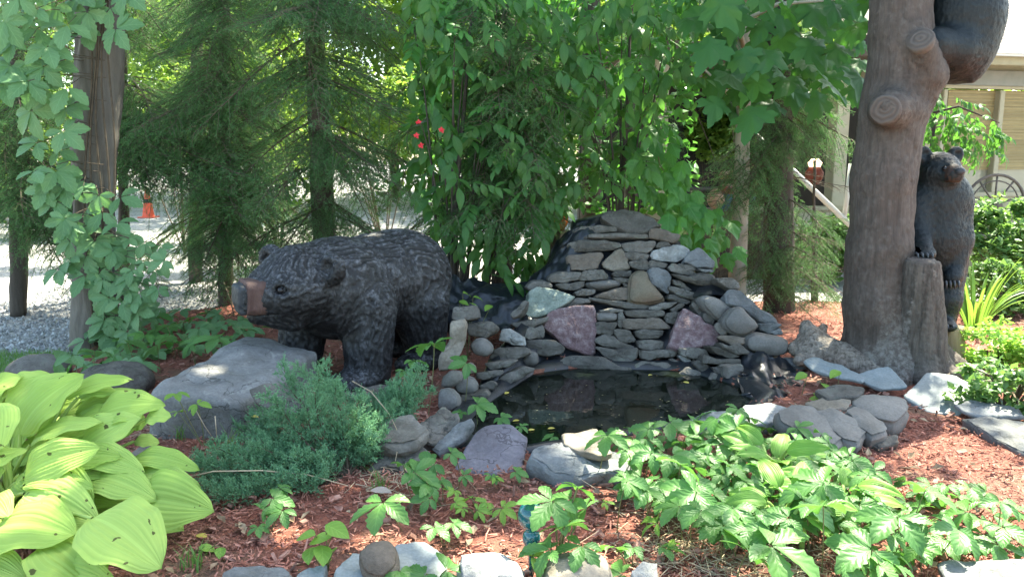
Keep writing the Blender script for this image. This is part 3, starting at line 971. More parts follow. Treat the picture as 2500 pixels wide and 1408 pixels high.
ft = [(-21, 27, 12, 5), (-15.5, 24, 11, 4.6), (-10.5, 27, 12, 4.8), (-6.5, 23, 10, 4.2), (-2, 26, 12, 4.8), (2.2, 22.5, 10, 4), (6, 26, 12, 4.6), (9, 21, 11, 3.8),
      (13.5, 27, 12, 5), (18, 24, 11, 4.5), (-26, 30, 13, 5.5), (24, 29, 13, 5.5), (-13, 34, 15, 6), (0, 35, 15, 6.5), (12, 36, 15, 6.5), (-4.5, 31, 14, 5.5), (5.5, 32, 14, 5.5)]
for q, (x, y, h, rx) in enumerate(ft):
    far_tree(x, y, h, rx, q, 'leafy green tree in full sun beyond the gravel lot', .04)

# ================================================================== HOUSE AND WHAT STANDS AROUND IT
M_CREAM = m_plain('cream_boards', (.3, .265, .165), .7, (.36, .32, .21), 6, .15)
M_BEIGE = m_plain('beige_paint', (.34, .3, .2), .65, (.4, .36, .25), 5, .1)
M_GREYBAND = m_plain('grey_beam', (.2, .2, .17), .7, (.26, .25, .21), 6, .2)
M_WOODDK = m_plain('dark_wood', (.055, .04, .03), .8, (.09, .07, .05), 8, .3)
M_SHING = m_plain('shingle', (.24, .21, .195), .85, (.33, .285, .27), 25, .5, var=.22)
M_GUTTER = m_plain('gutter_metal', (.6, .6, .57), .4, (.7, .7, .66), 3, 0)
M_BLIND = m_plain('bamboo_blind', (.27, .2, .085), .6, (.36, .28, .125), 18, .3, stretch=(.3, 1, 3), var=.2)
M_GLASS = m_plain('window_glass', (.02, .025, .02), .05, None, spec=.6)
M_WHITE = m_plain('white_paint', (.62, .62, .58), .5, (.5, .5, .46), 6, .05)
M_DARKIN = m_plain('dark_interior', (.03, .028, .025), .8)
M_IRON = m_plain('wheel_iron', (.07, .06, .055), .7, (.14, .11, .09), 12, .2)

HX, HY, HA = 6.15, 12.0, R(13)
Hr = np.array([[math.cos(HA), -math.sin(HA), 0], [math.sin(HA), math.cos(HA), 0], [0, 0, 1]])
def hp(x, y, z): return Hr @ np.array([x, y, z]) + np.array([HX, HY, -.05])
house = thing('house', 'cream house with a shingle roof and a large window shaded by a bamboo blind', 'house', hp(0, 0, 0))
def hpart(name, items, mat, parent=None, smooth=False, bev=0.008):
    mb = MB()
    for c, s in items:
        V, F = box((0, 0, 0), s, None, bev)
        mb.add(V @ Hr.T + hp(*c), F)
    return part(name, mb, mat, parent or house, smooth)
hpart('wall', [((-.55, .1, 1.55), (1.1, .2, 3.1)), ((3.2, .1, .5), (6.4, .2, 1.0)), ((3.2, .1, 2.86), (6.4, .2, .48)), ((6.3, .1, 1.8), (.3, .2, 1.6))], M_CREAM)
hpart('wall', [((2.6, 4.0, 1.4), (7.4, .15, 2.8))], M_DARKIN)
hpart('beam', [((2.6, -.03, 2.72), (7.4, .1, .22))], M_GREYBAND)
hpart('fascia', [((2.6, -.52, 2.93), (7.6, .05, .16))], M_CREAM)
hpart('soffit', [((2.6, -.24, 2.99), (7.4, .5, .03))], M_BEIGE)
g = hpart('gutter', [((2.6, -.62, 3.02), (7.6, .13, .12))], M_GUTTER, bev=.03)
win = hpart('window', [((3.1, .03, 1.02), (5.9, .12, .07)), ((3.1, .03, 2.6), (5.9, .12, .06)), ((.17, .03, 1.8), (.07, .12, 1.5)), ((1.16, .03, 1.8), (.09, .12, 1.5)), ((2.3, .03, 1.8), (.09, .12, 1.5)), ((3.6, .03, 1.8), (.09, .12, 1.5)), ((5.0, .03, 1.8), (.09, .12, 1.5))], M_BEIGE)
hpart('pane', [((3.1, .1, 1.8), (5.8, .012, 1.5))], m_plain('pale_glass', (.3, .28, .2), .08, None, spec=.6), win)  # pane in one even pale tan
mb = MB()
for k in range(52):
    V, F = box((0, 0, 0), (5.6, .01, .017)); mb.add(V @ Hr.T + hp(3.1, .075, 1.4 + k * .0225), F)
part('blind', mb, M_BLIND, win, False)
# roof shingles, row by row
PITCHR = R(24)
deck = MB()
V, F = box((0, 0, 0), (7.8, 3.6, .06))
Rr = rot('X', PITCHR)
deck.add((V @ Rr.T + np.array([2.6, -.55 + 1.8 * math.cos(PITCHR), 3.04 + 1.8 * math.sin(PITCHR)])) @ Hr.T + np.array([HX, HY, -.05]), F)
roof = part('roof', deck, M_WOODDK, house, False)
sv, sf = box((0, 0, 0), (.3, .24, .014), None, .003)
sme = MB().add(sv, sf).mesh('shingle', M_SHING, False)
rr = random.Random(3)
hl = np.array(hp(0, 0, 0))
for row in range(20):
    for k in range(13):
        s_ = .02 + row * .175 + rr.uniform(-.006, .006)
        loc = np.array([-.1 + k * .302 + (.15 if row % 2 else 0), -.55 + s_ * math.cos(PITCHR), 3.085 + s_ * math.sin(PITCHR)])
        w = Hr @ loc + np.array([HX, HY, -.05]) - hl
        M4 = Matrix.Translation(w) @ Matrix.Rotation(HA, 4, 'Z') @ Matrix.Rotation(PITCHR - .045, 4, 'X') @ Matrix.Rotation(rr.uniform(-.01, .01), 4, 'Z')
        link('shingle', sme, roof, M=M4)
# porch to the left of the house
porch = thing('porch', 'dim open porch with beige posts and a low beige wall behind the trees', 'porch', hp(-2.8, 0, 0))
hpart('low_wall', [((-2.9, -.25, .42), (3.4, .12, .84))], M_BEIGE, porch)
hpart('coping', [((-2.9, -.25, .87), (3.5, .2, .06))], M_CREAM, porch)
for x in (-4.4, -1.72, -1.25):
    hpart('post', [((x, -.25, 1.9), (.2, .2, 2.0))], M_BEIGE, porch)
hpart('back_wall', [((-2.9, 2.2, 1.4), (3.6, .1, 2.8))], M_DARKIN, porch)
hpart('roof', [((-2.9, .9, 2.95), (3.9, 3.2, .12))], M_WOODDK, porch)
# red lantern
lc = hp(-2.0, .25, 0)
lp = P(1988, 425, lc[1])
lan = thing('red_lantern', 'glowing red lantern hanging in the dim porch', 'lantern', lp + [0, 0, -.16])
V, F = lathe([(0, -.15), (.07, -.15), (.12, -.06), (.13, .02), (.08, .1), (.0, .12)], 16, lp)
part('shade', MB().add(V, F), m_plain('lantern_red', (.22, .05, .03), .5, emit=.04), lan)
V, F = lathe([(0, .1), (.075, .1), (.1, .16), (.05, .22), (0, .22)], 16, lp)
part('lamp', MB().add(V, F), m_plain('lamp_glow', (1, .7, .5), .5, emit=1.0), lan)
V, F = tube([lp + [0, 0, .2], lp + [0, 0, 1.2]], .008, 5)
part('cord', MB().add(V, F), M_IRON, lan)
# shed with pale roof further back
sx = P(1735, 385, 16)
shed = thing('shed', 'dark shed with a pale grey metal roof past the sapling', 'shed', (sx[0], 17, -.05))
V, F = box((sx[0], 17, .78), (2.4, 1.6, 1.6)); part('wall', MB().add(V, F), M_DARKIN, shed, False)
V, F = box((0, 0, 0), (2.7, 2.2, .06)); part('roof', MB().add(V @ rot('X', R(17)).T + np.array([sx[0], 17, 1.75]), F), M_GUTTER, shed, False)
# black railing before the shed
rl = P(1690, 470, 12.2)
rail = thing('railing', 'black metal railing beside the slim pale trunk', 'railing', (rl[0] + .5, 12.2, -.05))
for z, r_ in ((1.05, .04), (.62, .05), (.2, .03)):
    V, F = tube([(rl[0] - .9, 12.2, z), (rl[0] + 1.4, 12.2, z)], r_, 6); part('rail', MB().add(V, F), M_IRON, rail)
for k in range(12):
    V, F = tube([(rl[0] - .9 + k * .2, 12.2, -.05), (rl[0] - .9 + k * .2, 12.2, 1.05)], .014, 5); part('baluster', MB().add(V, F), M_IRON, rail)
# wagon wheel
wc = P(2428, 500, 10.9)
RW = .4
wheel = thing('wagon_wheel', 'weathered wagon wheel standing below the house window', 'wagon wheel', wc - [0, 0, RW])
an = np.linspace(0, 2 * math.pi, 33)
for rad_, th_ in ((RW, .02), (RW * .8, .009)):
    V, F = tube(np.stack([wc[0] + rad_ * np.cos(an), np.full(33, wc[1]), wc[2] + rad_ * np.sin(an)], 1), th_, 7, False)
    part('rim', MB().add(V, F), M_IRON, wheel)
V, F = tube([wc + [0, -.09, 0], wc + [0, .07, 0]], .06, 12); part('hub', MB().add(V, F), M_IRON, wheel)
V, F = tube([(0, 0, .05), (0, 0, RW)], .012, 6); sp = MB().add(V, F).mesh('spoke', M_IRON)
for k in range(10):
    link('spoke', sp, wheel, M=Matrix.Translation((0, 0, RW)) @ Matrix.Rotation(k * math.pi / 5, 4, 'Y'))
# wooden bench under the wheel
V, F = box((wc[0], wc[1], (wc[2] - RW) / 2), (1.6, .4, max(.05, wc[2] - RW)), None, .01)
single('planter_box', MB().add(V, F), M_CREAM, 'low cream planter under the wagon wheel', 'planter', smooth=False)
# white frame of bars
fr = thing('metal_frame', 'white metal frame with a long slanting bar left of the carved trunk', 'metal frame', G(2065, 640))
def bar(a, b, r_): V, F = tube([a, b], r_, 8); part('bar', MB().add(V, F), M_WHITE, fr)
bar(P(1822, 308, 9.6), P(2078, 552, 9.2), .032)
bar(P(2060, 540, 9.25), P(2078, 400, 9.3), .03)
bar(P(2078, 552, 9.2), G(2085, 668), .025)
bar(P(1822, 308, 9.6), G(1822, 655), .022)
bar(P(2082, 400, 9.35), P(2086, 556, 9.2), .016)
# traffic cone
cb = G(363, 531, -.05)
cone = thing('traffic_cone', 'orange traffic cone with a dark band on the bright gravel', 'traffic cone', cb)
M_CONE = m_plain('cone_orange', (.75, .1, .04), .5, (.68, .1, .05), 9, .1)
V, F = lathe([(.17, .03), (.15, .05), (.105, .36), (.1, .38)], 20, cb); part('body', MB().add(V, F), M_CONE, cone)
V, F = lathe([(.1, .38), (.102, .385), (.088, .48), (.085, .485)], 20, cb); part('band', MB().add(V, F), M_DARKIN, cone)
V, F = lathe([(.085, .485), (.03, .8), (.02, .81), (0, .81)], 20, cb); part('tip', MB().add(V, F), M_CONE, cone)
V, F = box(cb + [0, 0, .015], (.42, .42, .03), None, .01); part('base', MB().add(V, F), M_CONE, cone, False)
# orange jar on a log post behind the mound
jc = P(1362, 562, 8.9)
V, F = tube([(jc[0], jc[1], -.05), (jc[0], jc[1], jc[2])], [.16, .14], 10)
single('log_post', MB().add(V, F), M_BARK, 'short log post under the orange jar', 'post')
jar = thing('orange_jar', 'glossy orange glazed jar on a log post behind the stacked stones', 'jar', jc)
V, F = lathe([(0, 0), (.07, 0), (.11, .08), (.115, .15), (.09, .23), (.06, .26), (.065, .29), (.05, .29)], 24, jc)
part('body', MB().add(V, F), m_plain('orange_glaze', (.55, .17, .03), .15, (.48, .13, .03), 6, 0), jar)
V, F = lathe([(.052, .285), (.03, .31), (.015, .34), (0, .345)], 16, jc); part('lid', MB().add(V, F), m_plain('jar_lid', (.35, .12, .03), .25), jar)
# round peach ball and painted figure on a plinth
pl = P(1800, 520, 10.6)
V, F = box((pl[0], pl[1] + .15, pl[2] / 2 - .02), (1.1, .7, pl[2] + .04), None, .02)
single('wooden_plinth', MB().add(V, F), M_WOODDK, 'dark wooden plinth under the painted figure', 'plinth', smooth=False)
bc = P(1752, 486, 10.4)
fgo = thing('painted_figure', 'painted carved figure in teal trousers with raised arms half hidden by the pale trunk', 'figure', (pl[0], pl[1], pl[2]))
def fx(px, py, Y): return P(px, py, Y)
def fig(p):
    hd = ell(p, fx(1838, 392, 10.5), (.1, .1, .12))
    hd = sm(hd, ell(p, fx(1826, 396, 10.42), (.035, .05, .03)), .02)
    to = cap(p, fx(1830, 440, 10.6), fx(1815, 480, 10.6), .12, .15)
    a1 = smm([cap(p, fx(1822, 425, 10.6), fx(1785, 425, 10.45), .06, .05), cap(p, fx(1785, 425, 10.45), fx(1766, 428, 10.4), .05, .06)], .03)
    a2 = smm([cap(p, fx(1845, 425, 10.6), fx(1862, 432, 10.4), .06, .05), ell(p, fx(1852, 440, 10.35), (.075, .07, .07))], .03)
    lg = smm([cap(p, fx(1812, 485, 10.55), fx(1775, 465, 10.35), .1, .09), cap(p, fx(1775, 465, 10.35), fx(1770, 505, 10.35), .085, .07), cap(p, fx(1825, 488, 10.5), fx(1822, 508, 10.3), .1, .09)], .03)
    return smm([hd, to, a1, a2, lg], .04)
c0 = fx(1815, 450, 10.5)
V, Q = nets(fig, c0 - [.55, .4, .5], c0 + [.5, .4, .55], .02)
pyx = (V - np.array([0, 0, CAMH]))
dep = pyx[:, 1] * CT - pyx[:, 2] * ST
sx_ = 1250 + FP * pyx[:, 0] / dep; sy_ = 704 - FP * (pyx[:, 1] * ST + pyx[:, 2] * CT) / dep
zz = V[:, 2]
m, t, b, _ = nodes('figure_paint')
at = t.nodes.new('ShaderNodeAttribute'); at.attribute_name = 'tone'
n_ = t.nodes.new('ShaderNodeValToRGB'); n_.color_ramp.interpolation = 'CONSTANT'
e = n_.color_ramp.elements
e[0].position = 0; e[0].color = (.02, .09, .12, 1); e[1].position = .3; e[1].color = (.25, .05, .045, 1)
for p_, c_ in ((.4, (.32, .18, .12)), (.85, (.14, .07, .04))):
    x_ = e.new(p_); x_.color = rgba(c_)
t.links.new(at.outputs['Fac'], n_.inputs[0]); t.links.new(n_.outputs[0], b.inputs['Base Color'])
b.inputs['Roughness'].default_value = .45
h_ = (zz - pl[2])
tone = np.where(h_ < .26, .1, np.where(h_ < .36, .35, np.where(h_ < .78, .6, .95)))
fb = MB().add(V, Q, col=tone)
part('body', fb, m, fgo, True, col=True)
V, F = lathe([(0.001, -.13)] + [(.135 * math.sin(a), -.135 * math.cos(a)) for a in np.linspace(.15, 3.0, 14)] + [(.001, .135)], 24, bc)
single('peach_ball', MB().add(V, F), m_plain('peach_paint', (.36, .23, .16), .5, (.42, .28, .2), 5, 0), 'round peach coloured ball in front of the painted figure', 'ball')
V, F = tube([(bc[0], bc[1], -.05), (bc[0], bc[1], bc[2] - .13)], .05, 8)
single('iron_post', MB().add(V, F), M_IRON, 'iron post that carries the peach ball', 'post')

# ================================================================== STACKED STONE MOUND BEHIND THE POND
mound = thing('stone_mound', 'tall stacked mound of flat grey stones behind the pond', 'rock mound', G(1560, 900, WL))
XB = [1000, 1060, 1120, 1180, 1250, 1310, 1400, 1650, 1720, 1800, 1880, 1960, 2060]
YB = [1060, 1040, 1020, 990, 955, 912, 900, 903, 918, 940, 925, 905, 900]
def mound_y(px, py):
    yb = np.interp(px, XB, YB)
    return G(px, yb, WL)[1] + (yb - py) * .0027
# outlines read in the enlarged view of the mound: (material, points, depth)
A = [
 ('slate', [(1100,120),(1150,90),(1260,80),(1380,110),(1470,160),(1500,205),(1440,215),(1410,245),(1290,235),(1180,195),(1115,150)]),
 ('slate', [(900,210),(1050,195),(1195,205),(1200,240),(1050,255),(905,262)]),
 ('slate', [(1008,258),(1200,252),(1430,258),(1432,288),(1200,288),(1010,285)]),
 ('brown', [(1432,225),(1480,220),(1640,260),(1625,300),(1590,320),(1500,295),(1430,282)]),
 ('slate', [(865,340),(880,318),(960,295),(1100,300),(1220,320),(1225,350),(1180,365),(1000,380),(880,382)]),
 ('slate', [(1230,325),(1300,308),(1470,300),(1475,330),(1440,370),(1380,395),(1330,395),(1260,375),(1235,350)]),
 ('slate', [(1470,335),(1490,312),(1540,310),(1575,330),(1560,350),(1480,348)]),
 ('pale', [(1435,410),(1450,375),(1510,355),(1570,345),(1590,330),(1640,330),(1690,365),(1688,400),(1650,435),(1590,455),(1450,435)]),
 ('blue', [(1660,430),(1700,380),(1760,345),(1830,400),(1880,450),(1870,495),(1760,480),(1665,450)]),
 ('blue', [(1750,495),(1880,502),(1860,522),(1800,520)]),
 ('brown', [(855,405),(1085,385),(1100,410),(1060,490),(1000,500),(920,500),(860,510)]),
 ('tan', [(1095,455),(1170,400),(1190,370),(1225,360),(1275,430),(1270,450),(1295,500),(1180,505),(1110,480)]),
 ('slate', [(1250,385),(1420,395),(1410,430),(1340,445),(1260,420)]),
 ('slate', [(1280,445),(1400,435),(1410,500),(1350,500),(1300,480)]),
 ('slate', [(1405,460),(1440,440),(1540,460),(1535,490),(1420,500)]),
 ('slate', [(730,570),(760,530),(830,515),(955,520),(930,575),(820,595),(745,590)]),
 ('slate', [(935,570),(970,505),(1100,500),(1140,540),(1135,570),(960,578)]),
 ('slate', [(1165,530),(1190,510),(1300,505),(1300,550),(1200,560)]),
 ('slate', [(1165,557),(1220,564),(1290,564),(1285,592),(1220,590)]),
 ('slate', [(775,602),(860,587),(975,582),(980,612),(930,640),(850,645),(800,630)]),
 ('cobble', [(990,590),(1060,580),(1180,568),(1240,600),(1210,620),(1120,640),(1050,640),(1000,615)]),
 ('slate', [(1240,598),(1280,595),(1280,620),(1250,622)]),
 ('slate', [(575,620),(620,580),(700,570),(750,590),(760,620),(680,640),(600,645)]),
 ('green', [(565,790),(600,680),(590,650),(650,625),(740,630),(910,690),(880,715),(720,810),(650,830),(600,830),(570,810)]),
 ('slate', [(905,655),(960,630),(1045,640),(1045,665),(1000,685),(925,680)]),
 ('slate', [(880,720),(920,690),(1020,700),(1022,725),(900,750),(820,790),(800,780)]),
 ('brown', [(1045,690),(1090,665),(1230,625),(1280,625),(1280,710),(1180,708),(1060,692)]),
 ('slate', [(1010,690),(1060,697),(1180,714),(1415,742),(1415,775),(1270,770),(1120,735),(1020,710)]),
 ('ochre', [(1275,690),(1285,580),(1300,535),(1350,505),(1410,510),(1420,570),(1500,660),(1530,695),(1525,720),(1400,740),(1310,735),(1280,715)]),
 ('blue', [(1412,540),(1430,500),(1480,487),(1540,500),(1575,550),(1560,590),(1555,670),(1500,640),(1440,590)]),
 ('slate', [(1550,482),(1600,460),(1640,480),(1760,530),(1720,552),(1640,535),(1570,510)]),
 ('slate', [(1605,482),(1640,457),(1720,480),(1760,510),(1720,510),(1620,505)]),
 ('slate', [(1575,530),(1640,537),(1700,552),(1780,517),(1860,540),(1890,590),(1850,615),(1760,610),(1640,570)]),
 ('slate', [(1880,560),(1980,560),(2050,590),(2040,635),(1980,640),(1900,590)]),
 ('slate', [(1575,565),(1640,580),(1720,640),(1690,650),(1590,605)]),
 ('slate', [(1560,610),(1600,615),(1700,650),(1780,670),(1780,690),(1740,715),(1650,690),(1560,640)]),
 ('slate', [(1550,662),(1640,692),(1710,720),(1680,735),(1600,720),(1545,700)]),
 ('slate', [(1425,757),(1540,727),(1615,725),(1570,765),(1490,780),(1430,775)]),
 ('slate', [(1570,775),(1640,735),(1660,750),(1620,795),(1590,795)]),
 ('slate', [(1250,790),(1260,780),(1500,780),(1530,800),(1525,820),(1440,836),(1280,825),(1252,810)]),
 ('slate', [(1075,780),(1160,770),(1250,778),(1230,793),(1090,795)]),
 ('cobble', [(1050,820),(1060,797),(1180,798),(1205,815),(1200,850),(1120,860),(1055,852)]),
 ('slate', [(1200,880),(1210,800),(1245,798),(1265,830),(1240,910),(1210,900)]),
 ('brown', [(1260,838),(1420,836),(1500,832),(1565,895),(1555,908),(1340,912),(1250,910),(1240,880)]),
 ('slate', [(1525,830),(1545,795),(1600,785),(1640,800),(1620,850),(1590,885),(1540,870)]),
 ('slate', [(1055,867),(1200,862),(1195,890),(1160,950),(1060,940)]),
 ('slate', [(1175,920),(1200,912),(1300,920),(1340,985),(1320,1000),(1220,1000),(1190,960)]),
 ('slate', [(1320,930),(1340,917),(1520,920),(1520,955),(1480,975),(1360,980),(1330,960)]),
 ('slate', [(1055,985),(1110,945),(1190,965),(1240,1005),(1320,1030),(1310,1048),(1230,1048),(1100,1030),(1060,1010)]),
 ('slate', [(1050,1032),(1200,1052),(1340,1037),(1340,1110),(1260,1160),(1200,1150),(1110,1095)]),
 ('slate', [(1340,995),(1400,987),(1530,992),(1525,1048),(1450,1058),(1350,1043)]),
 ('slate', [(1345,1052),(1440,1062),(1590,1047),(1615,1070),(1600,1100),(1500,1110),(1420,1130),(1360,1110)]),
 ('pink', [(700,880),(740,800),(830,765),(1030,745),(1055,790),(1050,1080),(985,1085),(860,1040),(780,960),(705,905)]),
 ('slate', [(470,870),(600,845),(730,825),(720,860),(620,900),(540,910)]),
 ('slate', [(560,920),(620,897),(700,877),(705,970),(600,980),(560,960)]),
 ('slate', [(470,800),(560,710),(590,720),(580,760),(540,810),(490,830)]),
 ('slate', [(570,985),(760,990),(840,1040),(830,1085),(720,1100),(620,1085),(585,1040)]),
 ('slate', [(810,1130),(880,1092),(1100,1102),(1240,1180),(1300,1170),(1290,1205),(1150,1215),(950,1190),(830,1155)]),
 ('slate', [(1310,1170),(1380,1127),(1560,1140),(1630,1190),(1600,1210),(1450,1215),(1330,1200)]),
 ('pink', [(1555,1020),(1590,930),(1600,890),(1660,755),(1730,800),(1800,870),(1870,890),(1910,940),(1890,1000),(1870,1025),(1800,1030),(1680,1055),(1600,1045)]),
 ('slate', [(1715,740),(1730,725),(1780,770),(1800,830),(1780,838),(1740,790)]),
 ('slate', [(1730,715),(1780,700),(1800,740),(1770,750)]),
 ('cobble', [(1785,700),(1830,680),(1900,695),(1990,760),(1980,790),(1930,850),(1890,850),(1800,760)]),
 ('blue', [(1950,680),(1990,640),(2050,640),(2120,700),(2200,780),(2260,800),(2310,850),(2300,865),(2190,855),(2080,770),(1960,740)]),
 ('cobble', [(1925,860),(1990,770),(2060,755),(2100,800),(2160,860),(2175,905),(2090,955),(2040,960),(1960,920)]),
 ('slate', [(1790,840),(1800,800),(1850,810),(1870,850),(1860,880),(1820,875)]),
 ('slate', [(1880,900),(1890,870),(1920,870),(1945,910),(1960,940),(1920,945)]),
 ('brown', [(1895,970),(1920,950),(2090,965),(2080,1010),(2000,1020)]),
 ('slate', [(1905,1000),(1950,1022),(2060,1022),(2120,1070),(2110,1085),(2020,1080),(1930,1040)]),
 ('cobble', [(2075,1010),(2090,960),(2150,935),(2330,960),(2390,1000),(2380,1080),(2280,1105),(2180,1085),(2090,1050)]),
 ('slate', [(1840,1030),(1900,1032),(2020,1082),(2045,1100),(1980,1110),(1880,1080)]),
 ('slate', [(1620,1040),(1700,1035),(1810,1055),(1830,1090),(1800,1120),(1720,1110),(1640,1090)]),
 ('pale', [(1615,1090),(1650,1085),(1700,1110),(1730,1140),(1720,1160),(1650,1130)]),
 ('slate', [(1560,1120),(1590,1110),(1660,1145),(1670,1160),(1620,1165)]),
 ('slate', [(1810,1087),(1880,1112),(1990,1114),(2050,1117),(2050,1160),(1900,1150),(1800,1145)]),
 ('slate', [(1735,1150),(1760,1120),(1830,1155),(1860,1200),(1840,1225),(1790,1220)]),
 ('slate', [(1600,1240),(1690,1160),(1750,1190),(1850,1250),(1800,1290),(1680,1290)]),
 ('slate', [(1935,1230),(1940,1160),(2060,1155),(2080,1190),(2040,1240),(1950,1255)]),
 ('slate', [(1825,1280),(1870,1215),(1900,1220),(1950,1270),(1940,1315),(1850,1310)]),
 ('slate', [(1850,1170),(1930,1180),(1920,1230),(1870,1210)]),
 ('blue', [(2155,1140),(2220,1110),(2400,1105),(2540,1140),(2560,1170),(2480,1190),(2230,1190)]),
 ('blue', [(2200,1220),(2230,1195),(2480,1195),(2560,1250),(2540,1300),(2480,1310),(2350,1290),(2240,1250)]),
 ('blue', [(2170,870),(2300,867),(2340,880),(2250,935),(2190,920)]),
 ('blue', [(2250,932),(2330,895),(2340,940),(2290,950)]),
 ('slate', [(70,760),(230,745),(255,775),(260,830),(150,850),(75,840)]),
 ('slate', [(160,870),(330,850),(385,900),(370,935),(290,970),(180,950)]),
 ('tan', [(55,870),(150,855),(168,900),(160,990),(110,1110),(40,1190),(-30,1200),(-20,1100),(50,1000)]),
 ('pale', [(375,990),(410,920),(450,910),(560,970),(570,1025),(480,1030),(430,1000)]),
 ('cobble', [(185,1030),(220,985),(280,970),(340,1020),(345,1070),(300,1105),(220,1085)]),
 ('slate', [(310,1110),(380,1042),(500,1032),(580,1042),(590,1080),(520,1110),(440,1130)]),
 ('cobble', [(540,1120),(600,1065),(650,1080),(660,1140),(630,1165),(560,1160)]),
 ('slate', [(285,1150),(400,1132),(510,1130),(450,1180),(330,1195)]),
 ('slate', [(230,1215),(300,1202),(415,1192),(415,1220),(280,1265),(235,1250)]),
 ('slate', [(350,1275),(450,1210),(560,1170),(640,1185),(560,1240),(470,1290),(400,1310)]),
 ('tan', [(130,1190),(190,1150),(230,1180),(220,1215),(150,1225)]),
 ('cobble', [(75,1290),(140,1240),(210,1240),(250,1290),(240,1340),(180,1360),(100,1350)]),
 ('cobble', [(-10,1250),(60,1190),(130,1200),(130,1270),(60,1310),(-10,1310)]),
 ('cobble', [(-30,1330),(50,1312),(110,1370),(120,1440),(60,1480),(-30,1470)]),
 ('slate', [(250,1300),(340,1262),(370,1290),(340,1325),(270,1330)]),
 ('slate', [(110,1365),(230,1350),(300,1335),(330,1370),(220,1430),(130,1440)]),
]
special = {0: 'broad flat capstone on top of the mound', 7: 'pale quartz stone with a dark band', 23: 'greenish granite boulder', 28: 'tan dome shaped stone stained rust', 29: 'round grey green disc stone', 52: 'large pink granite boulder on the left', 59: 'pink and white streaked granite wedge on the right'}
for q, (mk, pts) in enumerate(A):
    px = zoomA(pts)
    cx = sum(p[0] for p in px) / len(px); cy = sum(p[1] for p in px) / len(px)
    Y0 = mound_y(cx, cy)
    nn = np.array([0.0, -1.0, .22])
    if mk in ('pink', 'green', 'ochre'): nn = np.array([.05, -1, .42])
    if q == 0: nn = np.array([.0, -1, .8])
    if q == 63: nn = np.array([.25, -1, .6])
    rr = random.Random(q)
    nn = nrm(nn + np.array([rr.uniform(-.12, .12), 0, rr.uniform(-.08, .1)]))
    c3 = P(cx, cy, Y0 + (-.04 if mk in ('pink', 'green', 'ochre') or q in (29, 64, 62) else rr.uniform(-.015, .02)))
    poly = np.array([PL(x, y, c3, nn) for x, y in px])
    poly = poly.mean(0) + (poly - poly.mean(0)) * 1.035
    size = np.ptp(poly[:, 0])
    rnd = mk in ('cobble', 'ochre')
    mb = stone_mb(poly, nn, min(.32, .14 + size * .5), edge=.035 if rnd else (.013 if mk not in ('pink', 'green') else .008), bulge=(.045 if rnd else .009) * min(1.3, size / .2), rough=.004 if rnd else .008, seed=q + 1,
                  chip=.001 if rnd else .012, chaikin=.2 if rnd else .1, M=44 if size > .2 else 32)
    o = part('stone', mb, MR[mk], mound)
    if not rnd: sharp(o.data, 32)
    if q in special: o['label'] = special[q]

# black liner under and behind the stones
liner = thing('pond_liner', 'black plastic liner draped under the stacked stones and around the pond', 'pond liner', G(1500, 905, WL))
def sheet(rows, seed, amp=.02, nu=26, nv=22, th=.004):
    rows = np.array(rows, float)                       # rows of 3d points, interpolated into a folded sheet
    a = np.linspace(0, len(rows) - 1, nv); b_ = np.linspace(0, rows.shape[1] - 1, nu)
    i0 = np.minimum(a.astype(int), len(rows) - 2); j0 = np.minimum(b_.astype(int), rows.shape[1] - 2)
    fa = (a - i0)[:, None, None]; fb_ = (b_ - j0)[None, :, None]
    g = lambda di, dj: rows[i0 + di][:, j0 + dj]
    S = g(0, 0) * (1 - fa) * (1 - fb_) + g(1, 0) * fa * (1 - fb_) + g(0, 1) * (1 - fa) * fb_ + g(1, 1) * fa * fb_
    f = np.abs(fbm(S * np.array([9, 9, 4]) + seed, seed, 3))
    S[..., 1] -= amp * 2.2 * f; S[..., 2] += amp * 1.2 * fbm(S * 8 + seed, seed + 2, 2)
    i = np.arange(nv - 1)[:, None] * nu; j = np.arange(nu - 1)[None]
    F = np.stack([i + j, i + nu + j, i + nu + j + 1, i + j + 1], -1).reshape(-1, 4)
    V = S.reshape(-1, 3)
    nrml = vnormals(V, F)
    m_ = len(V)
    return MB().add(np.r_[V, V - nrml * th], [F, F[:, ::-1] + m_])
core = [(1150, 1010), (1190, 900), (1250, 830), (1300, 740), (1370, 690), (1395, 600), (1400, 545), (1480, 525), (1600, 560), (1660, 590), (1680, 660), (1740, 690), (1800, 720), (1880, 800), (1900, 880), (1840, 945), (1740, 945), (1640, 925), (1400, 915), (1310, 925), (1230, 975)]
mb = MB()
cc = np.array([1550, 800.])
def back(x, y, d=.13): return P(x, y, mound_y(x, y) + d)
rings_ = []
for s in (1.0, .8, .6, .4, .2):
    rings_.append([back(*(cc + (np.array(p) - cc) * s)) for p in core])
k = len(core)
V = np.concatenate([np.array([p + [0, .25, 0] for p in rings_[0]])] + [np.array(r_) for r_ in rings_] + [np.array([back(*cc)])])
j = np.arange(k); kk = (j + 1) % k
Fq = np.concatenate([np.stack([r_ * k + j, r_ * k + kk, (r_ + 1) * k + kk, (r_ + 1) * k + j], -1) for r_ in range(5)])
mb.add(V, [Fq, np.stack([5 * k + j, 5 * k + kk, np.full(k, 6 * k)], -1)])
part('backing', mb, M_LINER, liner)
ou = np.concatenate([np.stack([POND * (1 - f_) + POND[[*range(1, len(POND)), 0]] * f_], 1) for f_ in (0, .33, .66)], 1).reshape(-1, 2)
cp_ = POND.mean(0)
rs_ = [(.93, WL - .12), (.99, WL - .03), (1.03, WL + .012), (1.07, .024), (1.12, .032), (1.17, .028), (1.19, .0)]
V = []
